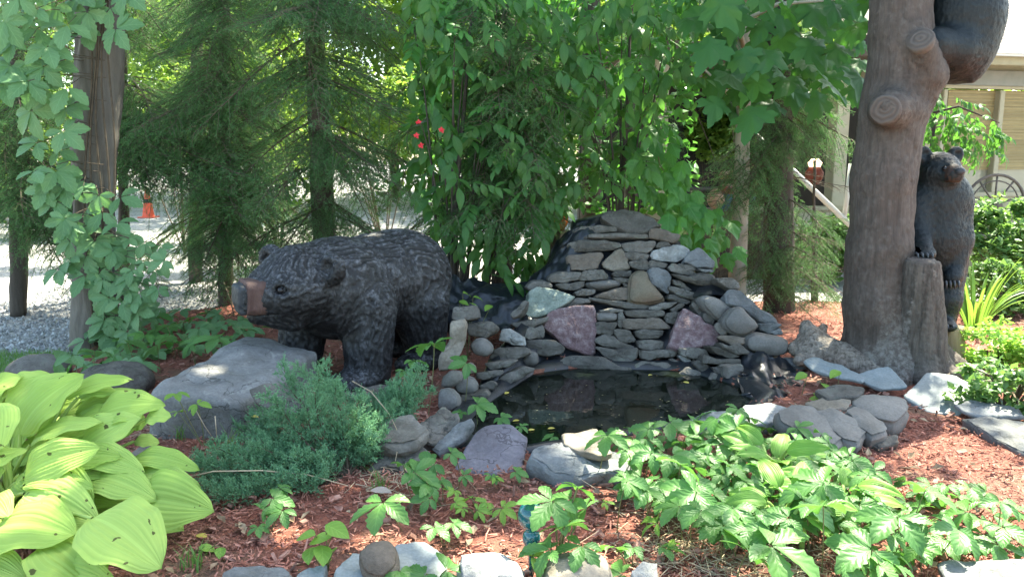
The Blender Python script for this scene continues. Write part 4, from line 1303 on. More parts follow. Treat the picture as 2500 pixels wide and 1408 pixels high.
for s_, z_ in rs_:
    q = cp_ + (ou - cp_) * s_
    V.append(np.c_[q, z_ + (.012 * vn(np.c_[q * 9, np.full(len(q), s_ * 5)], 3) if s_ > 1 else 0 * q[:, 0])])
k_ = len(ou); j = np.arange(k_); kk = (j + 1) % k_
Fq = np.concatenate([np.stack([r_ * k_ + j, r_ * k_ + kk, (r_ + 1) * k_ + kk, (r_ + 1) * k_ + j], -1) for r_ in range(len(rs_) - 1)])
part('basin', MB().add(np.concatenate(V), Fq), M_LINER, liner)
def row(pts): return [P(*p) for p in pts]
part('sheet', sheet([row([(1380, 560, 6.95), (1410, 540, 6.9), (1460, 535, 6.9), (1500, 545, 6.95)]),
                     row([(1330, 640, 6.8), (1360, 610, 6.75), (1400, 590, 6.72), (1440, 590, 6.75)]),
                     row([(1270, 700, 6.7), (1320, 690, 6.6), (1380, 660, 6.55), (1420, 650, 6.6)]),
                     row([(1180, 740, 6.6), (1250, 760, 6.45), (1330, 740, 6.4), (1400, 720, 6.45)])], 3, .035), M_LINER, liner)
part('sheet', sheet([row([(1090, 665, 6.9), (1140, 680, 6.85), (1200, 690, 6.8), (1300, 690, 6.8)]),
                     row([(1080, 720, 6.7), (1150, 725, 6.6), (1220, 720, 6.5), (1300, 730, 6.5)]),
                     row([(1080, 790, 6.5), (1150, 790, 6.35), (1220, 800, 6.25), (1290, 790, 6.2)])], 5, .04), M_LINER, liner)
part('sheet', sheet([row([(1810, 868, 5.75), (1840, 862, 5.75), (1880, 868, 5.75), (1930, 880, 5.75)]),
                     row([(1800, 915, 5.5), (1830, 905, 5.5), (1880, 915, 5.45), (1950, 925, 5.5)]),
                     row([(1800, 960, 5.25), (1850, 955, 5.2), (1910, 960, 5.2), (1970, 970, 5.2)]),
                     row([(1820, 1000, 5.05), (1880, 995, 5.0), (1940, 995, 5.0), (2010, 995, 5.0)])], 7, .05), M_LINER, liner)
part('sheet', sheet([row([(1700, 700, 6.3), (1730, 695, 6.3), (1760, 700, 6.3), (1800, 712, 6.3)]), row([(1690, 725, 6.1), (1730, 722, 6.1), (1765, 725, 6.1), (1800, 728, 6.1)])], 9, .02, 12, 8), M_LINER, liner)

# ================================================================== STONES LYING ROUND THE POND AND ALONG THE BORDER
UP = np.array([0, 0, 1.0])
def slab(name, mk, px, z, label, cat='stone', n=(0, 0, 1), thick=.09, edge=.008, bulge=.004, rough=.006, chip=.009, group=None, seed=None, M=48):
    cx = sum(p[0] for p in px) / len(px); cy = sum(p[1] for p in px) / len(px)
    c3 = G(cx, cy, z); n = nrm(n)
    poly = np.array([PL(x, y, c3, n) for x, y in px])
    mb = stone_mb(poly, n, thick, edge, bulge, rough, seed or int(cx * 7 + cy), M, chip, .2 if edge >= .03 else .06)
    o = single(name, mb, MR[mk], label, cat, group)
    if edge < .03: sharp(o.data, 32)
    return o
GE, GB = 'stones edging the pond', 'stones along the front border'
slab('slate_slab', 'blue', [(1055,1095),(1120,1035),(1150,1020),(1155,1035),(1130,1065),(1070,1108)], .1, 'small light grey layered slate tilted beside the purple slab', n=(-.2, -.45, 1), thick=.06, chip=.014, group=GE)
slab('slate_slab', 'purple', [(1102,1150),(1135,1095),(1165,1050),(1200,1034),(1250,1032),(1290,1066),(1280,1105),(1275,1158),(1180,1160)], .07, 'large smooth purple slate slab leaning at the front of the pond', n=(.06, -.45, 1), thick=.09, edge=.01, chip=.004, group=GE)
slab('slate_slab', 'blue', [(1278,1118),(1300,1094),(1345,1084),(1480,1098),(1540,1108),(1556,1140),(1550,1160),(1480,1150),(1400,1165),(1340,1150)], .1, 'long grey slate slab in front of the pond with a smaller slab on top', n=(.02, -.2, 1), thick=.14, edge=.02, chip=.02, rough=.012, group=GE)
slab('slate_slab', 'tan', [(1370,1057),(1455,1048),(1476,1070),(1495,1105),(1465,1113),(1420,1104),(1375,1084)], .155, 'small wedge slab of pale slate lying on the long grey slab', n=(0, -.1, 1), thick=.05, edge=.006, chip=.003, group=GE)
slab('slate_slab', 'slate', [(890,1070),(950,1022),(1005,1008),(1050,1042),(1020,1072),(950,1082)], .17, 'smooth grey slab half under the juniper', n=(0, -.15, 1), thick=.1, edge=.025, group=GE)
slab('slate_lump', 'slate', [(1000,1080),(1040,1015),(1080,990),(1125,1005),(1120,1040),(1060,1085)], .12, 'dark crumbling slate lump left of the layered slate', n=(-.1, -.6, 1), thick=.12, chip=.025, rough=.014, group=GE)
slab('slate_lump', 'slate', [(900,1150),(940,1110),(1000,1085),(1050,1095),(1060,1120),(1000,1155)], .05, 'low heap of broken slate under the juniper edge', n=(0, -.4, 1), thick=.1, chip=.03, rough=.02, group=GE)
slab('stone', 'pale', [(1680,1020),(1720,1003),(1790,1002),(1815,1025),(1760,1045),(1690,1042)], .08, 'pale blue stone at the right front of the pond', n=(0, -.3, 1), thick=.1, group=GE)
slab('stone', 'pale', [(1800,1010),(1815,990),(1880,985),(1930,1000),(1910,1030),(1830,1035)], .11, 'white sunlit stone behind the creeper patch', n=(0, -.3, 1), thick=.12, group=GE)
slab('cobble', 'cobble', [(1890,1000),(1930,985),(1985,990),(2040,1030),(2068,1070),(2040,1090),(1970,1062),(1900,1030)], .13, 'long rounded grey stone at the right edge of the pond', thick=.1, edge=.028, bulge=.012, rough=.006, chip=.005, n=(.06, -.22, 1), group=GE)
slab('cobble', 'cobble', [(1985,998),(2030,992),(2080,1020),(2122,1050),(2100,1082),(2062,1075),(2020,1040)], .12, 'rounded stone between two others right of the creeper patch', thick=.1, edge=.028, bulge=.012, rough=.006, chip=.005, n=(.06, -.22, 1), group=GE)
slab('cobble', 'cobble', [(2062,1000),(2085,988),(2165,1032),(2172,1055),(2130,1066),(2090,1040)], .12, 'slim rounded stone next to the grey boulder on the right', thick=.1, edge=.028, bulge=.012, rough=.006, chip=.005, n=(.06, -.22, 1), group=GE)
slab('boulder', 'cobble', [(2065,985),(2105,958),(2215,970),(2228,1000),(2195,1036),(2150,1030),(2100,1010)], .13, 'broad grey boulder on the mulch right of the pond', 'boulder', n=(0, -.35, 1), thick=.18, edge=.05, bulge=.03, rough=.004, chip=.002, group=GE)
slab('stone', 'slate', [(2118,1075),(2150,1060),(2190,1062),(2196,1080),(2150,1092)], .05, 'little flat stone below the broad grey boulder', n=(0, -.3, 1), thick=.06, group=GE)
slab('stone', 'slate', [(1990,950),(2050,935),(2115,945),(2100,965),(2020,972)], .09, 'flat grey stone in front of the driftwood', n=(0, -.2, 1), thick=.08, group=GE)
slab('stone', 'tan', [(1965,985),(2010,965),(2080,975),(2070,998),(2000,1002)], .05, 'small tan stone under the flat grey stone', n=(0, -.2, 1), thick=.08, group=GE)
slab('flagstone', 'flag', [(2205,965),(2262,906),(2330,915),(2400,950),(2475,990),(2400,984),(2340,1012),(2262,1004)], .06, 'pale blue flagstone dappled with sun at the foot of the carved trunk', 'flagstone', n=(-.06, -.25, 1), thick=.05, edge=.006, chip=.004, bulge=.004)
slab('flagstone', 'flag', [(2075,915),(2105,903),(2170,893),(2218,944),(2150,950)], .1, 'pointed blue flagstone against the end of the driftwood', 'flagstone', n=(-.1, -.35, 1), thick=.04, edge=.006, chip=.004, bulge=.004)
slab('flagstone', 'flag', [(1960,880),(1985,870),(2120,915),(2110,930),(2060,922),(1990,905)], .13, 'narrow slate strip lying along the driftwood', 'flagstone', n=(0, -.3, 1), thick=.03, edge=.006, bulge=.004)
slab('slate_slab', 'blue', [(2330,985),(2368,974),(2490,1000),(2500,1018),(2440,1017),(2365,1005)], .09, 'thin slab lying on the big slate at the right edge', n=(0, -.1, 1), thick=.04, edge=.008, group=GB)
slab('slate_slab', 'blue', [(2350,1018),(2400,1010),(2520,1035),(2560,1110),(2500,1110),(2430,1070)], .05, 'big dark slate slab running out of the picture at the right edge', n=(-.1, -.1, 1), thick=.13, edge=.02, chip=.012, group=GB)
slab('boulder', 'brown', [(2308,912),(2340,890),(2388,893),(2406,925),(2402,945),(2340,925)], .12, 'rounded brown boulder behind the pale blue flagstone', 'boulder', n=(0, -.9, 1), thick=.16, edge=.05, bulge=.04, rough=.004, chip=0)
slab('slate_slab', 'blue', [(535,1395),(570,1380),(690,1378),(717,1400),(700,1440),(540,1440)], .06, 'blue grey slab at the bottom edge nearest the hosta', thick=.08, edge=.02, group=GB)
slab('stone', 'flag', [(722,1405),(760,1382),(800,1370),(792,1440),(715,1440)], .05, 'pale angular stone beside the leafy seedling at the bottom edge', thick=.08, n=(0, -.3, 1), group=GB)
slab('cobble', 'brown', [(868,1355),(900,1322),(950,1314),(975,1342),(970,1388),(930,1420),(885,1402)], .14, 'rounded brown cobble sitting on the blue slabs', thick=.12, edge=.06, bulge=.05, rough=.003, chip=0, n=(0, -.7, 1), group=GB)
slab('slate_slab', 'flag', [(815,1395),(865,1350),(915,1360),(930,1440),(815,1440)], .07, 'blue slab left under the brown cobble', thick=.08, edge=.01, group=GB)
slab('slate_slab', 'flag', [(940,1350),(970,1330),(1035,1313),(1090,1345),(1097,1395),(1080,1440),(935,1440)], .07, 'blue slab right behind the brown cobble', thick=.08, edge=.01, n=(.05, -.1, 1), group=GB)
slab('boulder', 'pale', [(1108,1355),(1160,1343),(1222,1345),(1290,1392),(1280,1440),(1125,1440)], .1, 'white sunlit boulder left of the blue glass bulb', 'boulder', thick=.14, edge=.04, bulge=.03, chip=.003, n=(0, -.35, 1), group=GB)
slab('cobble', 'pale', [(1190,1410),(1235,1362),(1272,1372),(1290,1440),(1185,1440)], .13, 'round white stone marked by a leaf shadow', thick=.12, edge=.05, bulge=.04, chip=0, rough=.003, n=(0, -.6, 1), group=GB)
slab('boulder', 'tan', [(1318,1385),(1342,1352),(1400,1340),(1470,1346),(1505,1385),(1500,1440),(1318,1440)], .11, 'broad tan boulder under the tall creeper stem', 'boulder', thick=.15, edge=.04, bulge=.03, chip=.003, n=(0, -.4, 1), group=GB)
slab('stone', 'pale', [(1538,1395),(1570,1366),(1607,1370),(1606,1440),(1538,1440)], .07, 'pale angular stone right of the tan boulder', thick=.1, n=(0, -.3, 1), group=GB)
slab('slate_slab', 'blue', [(2290,1374),(2320,1358),(2560,1362),(2560,1450),(2330,1440)], .07, 'flat blue slab at the bottom right corner', thick=.06, edge=.008, group=GB)
slab('stone', 'slate', [(320,1105),(345,1083),(385,1085),(385,1100),(345,1122)], .04, 'small grey stone between the hosta and the big boulder', thick=.06, n=(0, -.3, 1))

def blob(name, mk, c, r, label, seed, cat='boulder', rz=0.0, sharpness=.08, h=.025, squ=.0):
    Rz = rot('Z', rz)
    def f(p):
        d = ell(p, c, r, Rz)
        if squ: d = np.maximum(d, sbox(p, c, np.array(r) * squ, min(r) * .35, Rz))
        return d + sharpness * min(r) * fbm(p * (.9 / min(r)) + seed, seed, 3)
    c = np.asarray(c, float); e = max(r) * 1.25
    V, Q = nets(f, c - [e, e, r[2] * 1.35], c + [e, e, r[2] * 1.35], h)
    V = relax(V, Q, 2)
    V += vnormals(V, Q) * (.006 * fbm(V * 14, seed, 4))[:, None]
    return single(name, MB().add(V, Q), MR[mk], label, cat)
# the big table boulder: flat top, steep front
bc_ = np.array([-1.655, 4.78, .05])
Rb = rot('Z', R(-9)) @ rot('X', R(2)) @ rot('Y', R(5))
def fb_(p):
    d = sbox(p, bc_, (.29, .57, .24), .06, Rb)
    return d + .04 * fbm(p * 2.2 + 3, 5, 3) + .012 * np.round(fbm(p * 5, 9, 2) * 2) / 2
V, Q = nets(fb_, bc_ - [.7, .85, .4], bc_ + [.75, .85, .4], .02)
V = relax(V, Q, 2)
V += vnormals(V, Q) * (.006 * fbm(V * 16, 4, 4))[:, None]
single('boulder', MB().add(V, Q), MR['boulder'], 'large pale grey flat topped boulder beside the carved bear', 'boulder')
slab('slate_slab', 'slate', [(605,950),(650,935),(720,930),(765,935),(760,1000),(700,1010),(625,985)], .3, 'dark slate leaning on the big boulder by the front paw of the bear', n=(.05, -.9, 1), thick=.05, edge=.006, chip=.004)
blob('boulder', 'slate', G(95, 900, .03), (.22, .2, .1), 'low dark boulder at the left edge above the hosta', 21)
blob('boulder', 'slate', G(285, 935, .06), (.24, .24, .14), 'rounded grey boulder between the hosta and the big flat boulder', 22)
slab('slate_slab', 'slate', [(825,958),(870,935),(960,938),(1000,952),(960,968),(860,972)], .02, 'thin slate under the near front paw of the bear', n=(0, -.1, 1), thick=.06)

# ================================================================== CARVED BEARS, CARVED TRUNK, DRIFTWOOD
def m_carved(name, c1, c2, wear_sheen, rough=.55, streak=0.0):
    m, t, b, _ = nodes(name)
    v = coords(t, False)
    n1 = noise(t, v, 6, 6, .65)
    col = ramp(t, n1, [(.3, c1), (.7, c2)])
    if streak:
        sk = noise(t, coords(t, False, (1, 1, .07)), 26, 6, .7, .3)
        col = mixc(t, streak, col, ramp(t, sk, [(.34, (.35, .33, .31)), (.5, (1, 1, 1)), (.7, (1.5, 1.45, 1.4))]), 'MULTIPLY')
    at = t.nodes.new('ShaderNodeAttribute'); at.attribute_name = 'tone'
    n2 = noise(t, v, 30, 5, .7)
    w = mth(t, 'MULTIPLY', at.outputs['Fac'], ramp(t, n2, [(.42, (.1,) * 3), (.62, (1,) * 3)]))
    col = mixc(t, w, col, wear_sheen)
    t.links.new(col, b.inputs['Base Color'])
    b.inputs['Roughness'].default_value = rough
    b.inputs['Specular IOR Level'].default_value = .38
    bump(t, b, noise(t, coords(t, False, (1, 1, .1 if streak else .35)), 45 if streak else 55, 6, .7), 1.0 if streak else .7, .02 if streak else .012)
    return m
M_BEAR = m_carved('charred_bear', (.006, .006, .007), (.015, .015, .0155), (.16, .165, .18), .5)  # last colour: worn grey, bluish to carry painted highlights too
M_BEAR2 = m_carved('painted_bear', (.003, .006, .0072), (.006, .011, .013), (.024, .034, .038), .5)
M_MUZ = m_plain('muzzle_brown', (.07, .036, .03), .6, (.135, .08, .067), 14, .8, .3, stretch=(1, 1, .3), bscale=50)
M_MUZ2 = m_plain('muzzle_dark_brown', (.03, .02, .017), .55, (.06, .034, .026), 14, .6, .3)
M_NOSE = m_plain('nose_black', (.017, .02, .024), .5, (.045, .05, .058), 12, .4)
M_EYE = m_plain('eye_black', (.012, .012, .014), .2)
def chisel(V, Q, amp, f, vdir, seed, swirl=0.0):
    """cut fur strokes: ridged noise stretched along the fur direction at each point"""
    n = vnormals(V, Q)
    vd = np.broadcast_to(np.asarray(vdir, float), V.shape).copy()
    vd -= (vd * n).sum(1)[:, None] * n
    vd /= np.linalg.norm(vd, axis=1)[:, None] + 1e-6
    sd = np.cross(n, vd)
    # coordinates along and across the stroke in a locally constant frame
    al = (V * vd).sum(1); ac = (V * sd).sum(1)
    w = .02 * fbm(V * 7, seed + 4, 2)
    q = np.stack([(al + w) * f * .26, (ac + w * 1.5) * f, (V * n).sum(1) * f * .15], 1)
    a = vn(q, seed); b_ = vn(q * 1.9 + 5, seed + 1)
    d = (1 - np.abs(a) * 2) * .65 + (1 - np.abs(b_) * 2) * .35
    return V + n * (amp * d)[:, None], np.clip((d - .25) * 1.6, 0, 1), n

# ---- the big standing-on-all-fours bear
BO = np.array([-1.1, 5.65, .0]); BA = R(180 + 50)
Bm = rot('Z', BA)
hr = rot('Z', R(8)) @ rot('X', R(-2))
HC = np.array([.53, .0, .715])
HS = 1.06
MZ = rot('Z', R(-25)); MP = np.array([.1, 0, 0])
def mzf(q): return (q - MP) @ MZ + MP
def hd(x): return HC + HS * (hr @ (np.array(x, float)))
def bear_f(p):
    body = smm([ell(p, (-.2, 0, .66), (.55, .335, .335)), ell(p, (-.44, 0, .63), (.36, .35, .365)), ell(p, (.2, 0, .63), (.3, .34, .335))], .1)
    neck = cap(p, (.2, 0, .68), hd((-.04, 0, .0)), .29, .25)
    r = sm(body, neck, .1)
    q = (p - HC) @ hr / HS
    head = smm([ell(q, (.03, 0, -.02), (.225, .268, .178)), ell(q, (.13, 0, -.06), (.14, .18, .115))], .06)
    r = sm(r, head, .05)
    q0 = q; q = mzf(q)
    muz = sm(sbox(q, (.24, 0, -.055), (.12, .1, .088), .045), ell(q, (.15, 0, -.07), (.14, .125, .105)), .03)
    r = sm(r, muz, .035)
    jaw = cap(q, (.05, 0, -.165), (.25, 0, -.16), .12, .06)
    r = sm(r, jaw, .03)
    r = sub(r, sbox(q, (.28, 0, -.148), (.12, .14, .008), .004), .012)
    q = q0
    for s in (-1, 1):
        r = sm(r, ell(q, (.15, s * .12, .035), (.065, .07, .04)), .035)
        r = sub(r, ell(q, (.215, s * .125, .005), (.04, .04, .028)), .02)
        r = sm(r, ell(q, (.2, s * .12, .004), (.024, .026, .019)), .008)
        ear = ell(q, (-.06, s * .265, .115), (.055, .095, .1), rot('X', s * R(-32)))
        ear = sub(ear, ell(q, (-.0, s * .272, .125), (.045, .05, .055)), .02)
        r = sm(r, ear, .025)
    fl = [((.15, .27), .19, .15), ((.34, -.25), .18, .14)]
    for (x, y), ra, rb in fl:
        leg = cap(p, (x - .05, y * .86, .52), (x, y, .09), ra, rb)
        leg = sm(leg, ell(p, (x + .09, y, .045), (.17, .145, .07)), .05)
        for k in (-1.5, -.5, .5, 1.5):
            leg = sm(leg, ell(p, (x + .21, y + k * .062, .04), (.06, .034, .045)), .015)
        r = sm(r, leg, .05)
    for s in (-1, 1):
        x, y = -.5 + (.06 if s > 0 else -.04), s * .235
        leg = cap(p, (x + .02, y * .8, .45), (x, y, .09), .22, .13)
        leg = sm(leg, ell(p, (x + .1, y, .045), (.18, .13, .065)), .05)
        r = sm(r, leg, .06)
    r = sm(r, ell(p, (-.8, 0, .62), (.06, .07, .09)), .05)
    r = np.maximum(r, -p[:, 2])
    return r
V, Q = nets(bear_f, (-.95, -.6, -.02), (1.1, .6, 1.16), .011)
V = relax(V, Q, 1)
n0 = vnormals(V, Q)
fdir = np.where((n0[:, 2] > .55)[:, None], np.array([-1.0, .1, 0]), np.array([-.25, 0, -1.0]))
fdir = np.where((V[:, :1] > .62), np.array([-1.0, 0, -.5]), fdir)
V, tone, n0 = chisel(V, Q, .012, 54, fdir, 5)
tone = tone * (.35 + .65 * np.clip(n0[:, 2] * 1.3 + .2, 0, 1))  # upturned ridges paler: highlights painted into the colour along with the wear
bear = thing('bear_statue', 'large black carved wooden bear with a brown muzzle standing on all fours', 'statue', BO)
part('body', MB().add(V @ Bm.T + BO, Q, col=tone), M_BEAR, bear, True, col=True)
def bsub(fn, lo, hi, h): 
    V, Q = nets(fn, lo, hi, h); return relax(V, Q, 1), Q
hc = lambda p: mzf((p - HC) @ hr / HS)
V, Q = bsub(lambda p: np.maximum(sbox(hc(p), (.244, 0, -.05), (.13, .114, .1), .045), -(sbox(hc(p), (.475, 0, -.07), (.14, .2, .3), .02))) , HC + [.05, -.25, -.35], HC + [.5, .25, .2], .009)
V, tn, _ = chisel(V, Q, .004, 60, (0, 0, -1.0), 3)
part('muzzle', MB().add(V @ Bm.T + BO, Q), M_MUZ, bear)
V, Q = bsub(lambda p: sm(sbox(hc(p), (.35, 0, -.035), (.034, .088, .065), .028), sbox(hc(p), (.338, 0, -.115), (.035, .08, .035), .025), .03), HC + [.2, -.25, -.35], HC + [.5, .25, .2], .008)
V += vnormals(V, Q) * (.003 * fbm(V * 40, 3, 2))[:, None]
part('nose', MB().add(V @ Bm.T + BO, Q), M_NOSE, bear)
V, F = lathe([(.001, -.02)] + [(.02 * math.sin(a), -.02 * math.cos(a)) for a in np.linspace(.3, 2.8, 7)] + [(.001, .02)], 12)
for s in (-1, 1):
    part('eye', MB().add((V * 1.1 + hd((.218, s * .122, .004))) @ Bm.T + BO, F), M_EYE, bear)
cl, cf = tube([(0, 0, 0), (.035, 0, -.004), (.06, 0, -.022)], [.012, .009, .002], 6)
for (x, y) in ((.15, .27), (.34, -.25)):
    for k in (-1.5, -.5, .5, 1.5):
        part('claw', MB().add((cl + [x + .25, y + k * .062, .045]) @ Bm.T + BO, cf), M_NOSE, bear)

# ---- the carved trunk with its stumps
def T(px, py, Y): return P(px, py, Y)
M_TRUNK = m_carved('painted_trunk', (.06, .046, .038), (.1, .08, .067), (.24, .225, .2), .72, .5)
TY = 5.72
tp = [(2180, 925, .33), (2158, 860, .27), (2144, 740, .225), (2146, 600, .21), (2158, 430, .208), (2186, 260, .212), (2199, 90, .195), (2205, -200, .19)]
top_st = T(2248, 636, 5.52)[2]
def trunk_f(p):
    L = []
    for (x0, y0, r0), (x1, y1, r1) in zip(tp[:-1], tp[1:]):
        L.append(cap(p, T(x0, y0, TY), T(x1, y1, TY), r0, r1))
    r = smm(L, .05)
    br = smm([cap(p, T(2225, 285, TY), T(2262, 180, 5.62), .1, .125), cap(p, T(2262, 180, 5.62), T(2250, 115, 5.5), .12, .09)], .05)
    r = sm(r, br, .05)
    r = sm(r, cap(p, T(2190, 268, TY - .06), T(2168, 268, TY - .27), .15, .125), .05)
    for a, l in ((200, .5), (250, .42), (300, .5), (340, .5), (150, .4), (20, .4)):
        e = T(2185, 915, TY); e = np.array([e[0], TY, .0])
        tip = e + np.array([math.cos(R(a)) * l, math.sin(R(a)) * l * .9, .0])
        r = sm(r, cap(p, e + [0, 0, .18], tip, .2, .07), .12)
    return r
lo = np.array([T(2010, 500, TY)[0] - .1, 5.0, -.05]); hi = np.array([T(2330, 500, TY)[0] + .1, 6.35, 3.3])
V, Q = nets(trunk_f, lo, hi, .02)
V = relax(V, Q, 2)
n0 = vnormals(V, Q)
V, tone, n0 = chisel(V, Q, .009, 16, (0.05, 0, 1.0), 9)
V += n0 * (.012 * fbm(V * 4, 3, 3))[:, None]
low = np.clip((.75 - V[:, 2]) / .7, 0, 1)
tone = np.clip(tone * .25 + low * (fbm(V * np.array([5, 5, 2.5]), 8, 4) > .15) * .8, 0, 1)
trunk = thing('carved_trunk', 'tall brown painted carved tree trunk with two sawn branch stubs', 'carved trunk', np.array([T(2185, 915, TY)[0], TY, 0.0]))
part('trunk', MB().add(V, Q, col=tone), M_TRUNK, trunk, True, col=True)
def stump_f(p):
    st = cap(p, T(2246, 640, 5.52), T(2250, 900, 5.52), .122, .175)
    st = sm(st, cap(p, T(2250, 900, 5.5), T(2262, 930, 5.35), .16, .1), .06)
    return np.maximum(st, p[:, 2] - top_st - .012 * vn(p * 12, 3)) + .01 * fbm(p * np.array([9, 9, 2.]), 4, 2)
V, Q = nets(stump_f, T(2246, 700, 5.52) * [1, 0, 0] + [-.35, 5.0, -.05], T(2246, 700, 5.52) * [1, 0, 0] + [.35, 5.9, top_st + .15], .016)
V = relax(V, Q, 1)
V, tone, n0 = chisel(V, Q, .008, 20, (0.03, 0, 1.0), 19)
tone = np.clip(tone * .3 + (fbm(V * np.array([7, 7, 2.5]), 18, 4) > .2) * .6, 0, 1)
part('stump', MB().add(V, Q, col=tone), m_carved('stump_wood', (.07, .058, .047), (.115, .098, .082), (.26, .245, .22), .8, .9), trunk, True, col=True)
def m_cut(name):
    m, t, b, _ = nodes(name)
    tc = t.nodes.new('ShaderNodeTexCoord')
    w = t.nodes.new('ShaderNodeTexWave'); w.wave_type = 'RINGS'; w.rings_direction = 'Z'
    w.inputs['Scale'].default_value = 9; w.inputs['Distortion'].default_value = 5; w.inputs['Detail'].default_value = 3
    t.links.new(tc.outputs['Object'], w.inputs['Vector'])
    col = mixc(t, w.outputs['Fac'], (.075, .058, .048), (.1, .08, .067))
    t.links.new(col, b.inputs['Base Color']); b.inputs['Roughness'].default_value = .8
    bump(t, b, mth(t, 'ADD', w.outputs['Fac'], noise(t, tc.outputs['Object'], 30, 4)), .5, .01)
    return m
M_CUT = m_cut('sawn_end')
def cut_face(c, d, r_, seed, name='sawn_end'):
    c = np.asarray(c, float); d = nrm(d)
    V, F = lathe([(0.001, .012), (r_ * .3, .013), (r_ * .6, .01), (r_ * .86, .012), (r_, -.004), (r_ * .98, -.03), (r_ * .9, -.09)], 26)
    V[:, :2] *= (1 + .07 * fbm(np.c_[V[:, :2] * 9, np.full(len(V), seed)], seed, 2))[:, None]
    V[:, 2] += .006 * fbm(V * 16 + seed, seed, 3)
    M4 = Vector(d).to_track_quat('Z', 'Y').to_matrix().to_4x4()
    M4.translation = Vector(c - parent_loc(trunk))
    link(name, MB().add(V, F[:, ::-1]).mesh(name, M_CUT), trunk, M=M4)
kd = nrm(T(2166, 268, TY - .45) - T(2196, 268, TY))
cut_face(T(2168, 268, TY - .27) + kd * .112, kd, .1, 3)
bd = nrm(T(2247, 100, 5.4) - T(2258, 160, 5.6))
cut_face(T(2250, 115, 5.5) + bd * .082, bd, .088, 6)
cut_face(T(2246, 634, 5.52), (0, -.03, 1), .112, 8, 'stump_top')

# small cut post the standing bear rests a foot on
pc = G(2318, 920, 0)
pc = np.array([P(2318, 900, 5.8)[0], 5.8, 0.0])
pt_z = P(2315, 795, 5.8)[2]
an_ = [(.09, -.02), (.085, .1), (.078, pt_z - .03), (.07, pt_z), (.001, pt_z)]
V, F = lathe(an_, 20)
V[:, :2] *= (1 + .1 * fbm(V * np.array([22, 22, 3.]), 4, 3))[:, None]
single('wooden_post', MB().add(V + pc, F[:, ::-1]), m_plain('split_wood', (.2, .15, .08), .8, (.42, .34, .2), 14, .8, .2, stretch=(1, 1, .15), bscale=30), 'short weathered yellowish post beside the stump under the bear foot', 'post')

# ---- upright bear behind the stump
BY = 5.98
def B(px, py, dy=0.0): return P(px - 10, py + 6, BY + dy)
hdM = rot('Z', R(9))
H2 = B(2300, 418, -.06)
def bear2(p):
    q = (p - H2) @ hdM
    r = smm([cap(p, B(2298, 470), B(2292, 560), .2, .215), ell(p, B(2297, 600), (.215, .2, .24)), cap(p, B(2262, 480, .0), B(2332, 480, .0), .13, .13)], .1)
    h = smm([ell(q, (0, 0, .01), (.155, .15, .145)), cap(q, (0, -.07, -.0), (0, -.165, .0), .092, .066)], .05)
    h = sub(h, sbox(q, (0, -.23, -.055), (.09, .09, .004), .002), .01)
    for s in (-1, 1):
        e = ell(q, (s * .13, .0, .135), (.06, .035, .062)); e = sub(e, ell(q, (s * .13, -.035, .14), (.034, .03, .036)), .012)
        h = sm(h, e, .02)
        h = sub(h, ell(q, (s * .062, -.15, .04), (.024, .024, .018)), .012)
    r = sm(r, h, .05)
    a1 = smm([cap(p, B(2248, 490, -.05), B(2250, 570, -.14), .115, .09), cap(p, B(2250, 570, -.14), B(2262, 612, -.32), .09, .07), ell(p, B(2264, 612, -.36), (.075, .1, .05))], .04)
    a2 = smm([cap(p, B(2345, 490, -.02), B(2352, 580, -.08), .105, .088), cap(p, B(2352, 580, -.08), B(2338, 660, -.17), .088, .065), ell(p, B(2334, 672, -.2), (.06, .06, .06))], .04)
    l1 = smm([cap(p, B(2322, 640, -.02), B(2318, 725, -.12), .14, .105), cap(p, B(2318, 725, -.12), B(2312, 780, -.12), .1, .085), ell(p, B(2312, 786, -.22), (.078, .13, .045))], .05)
    l2 = smm([cap(p, B(2262, 640, .02), B(2258, 760, .02), .14, .1), cap(p, B(2258, 760, .02), B(2256, 880, .0), .1, .09)], .05)
    return smm([r, a1, a2, l1, l2], .035)
V, Q = nets(bear2, B(2180, 700, 0) * [1, 0, 0] + [0, 5.45, -.02], B(2420, 700, 0) * [1, 0, 0] + [0, 6.35, 1.72], .0125)
V = relax(V, Q, 1)
V, tone, n0 = chisel(V, Q, .006, 32, (0, .1, -1.0), 15)
bear2o = thing('bear_statue', 'upright black carved bear resting a paw on the stump of the carved trunk', 'statue', np.array([B(2300, 600)[0], BY, pt_z]), None)
part('body', MB().add(V, Q, col=tone * .6), M_BEAR2, bear2o, True, col=True)
def h2(x): return H2 + hdM @ np.array(x, float)
V, Q = bsub(lambda p: np.maximum(cap((p - H2) @ hdM, (0, -.1, .0), (0, -.158, .0), .088, .072), -(((p - H2) @ hdM)[:, 2] + .06)), H2 - .4, H2 + .4, .01)
part('muzzle', MB().add(V, Q), M_MUZ2, bear2o)
V, F = lathe([(.001, -.03)] + [(.036 * math.sin(a), -.03 * math.cos(a)) for a in np.linspace(.3, 2.8, 7)] + [(.001, .03)], 12)
part('nose', MB().add(V + h2((0, -.226, .022)), F), M_NOSE, bear2o)
V, F = lathe([(.001, -.017)] + [(.017 * math.sin(a), -.017 * math.cos(a)) for a in np.linspace(.3, 2.8, 6)] + [(.001, .017)], 10)
for s in (-1, 1): part('eye', MB().add(V + h2((s * .062, -.15, .04)), F), M_EYE, bear2o)
M_CLAW = m_plain('claw_grey', (.05, .055, .06), .4)
def claws(parent, c, d, right, w, ln=.05, n=4):
    d = nrm(d); right = nrm(right)
    for k in range(n):
        o = np.asarray(c) + right * (k - (n - 1) / 2) * w
        V, F = tube([o, o + d * ln * .6 + [0, 0, .008], o + d * ln + [0, 0, -.012]], [.011, .009, .002], 6)
        part('claw', MB().add(V, F), M_CLAW, parent)
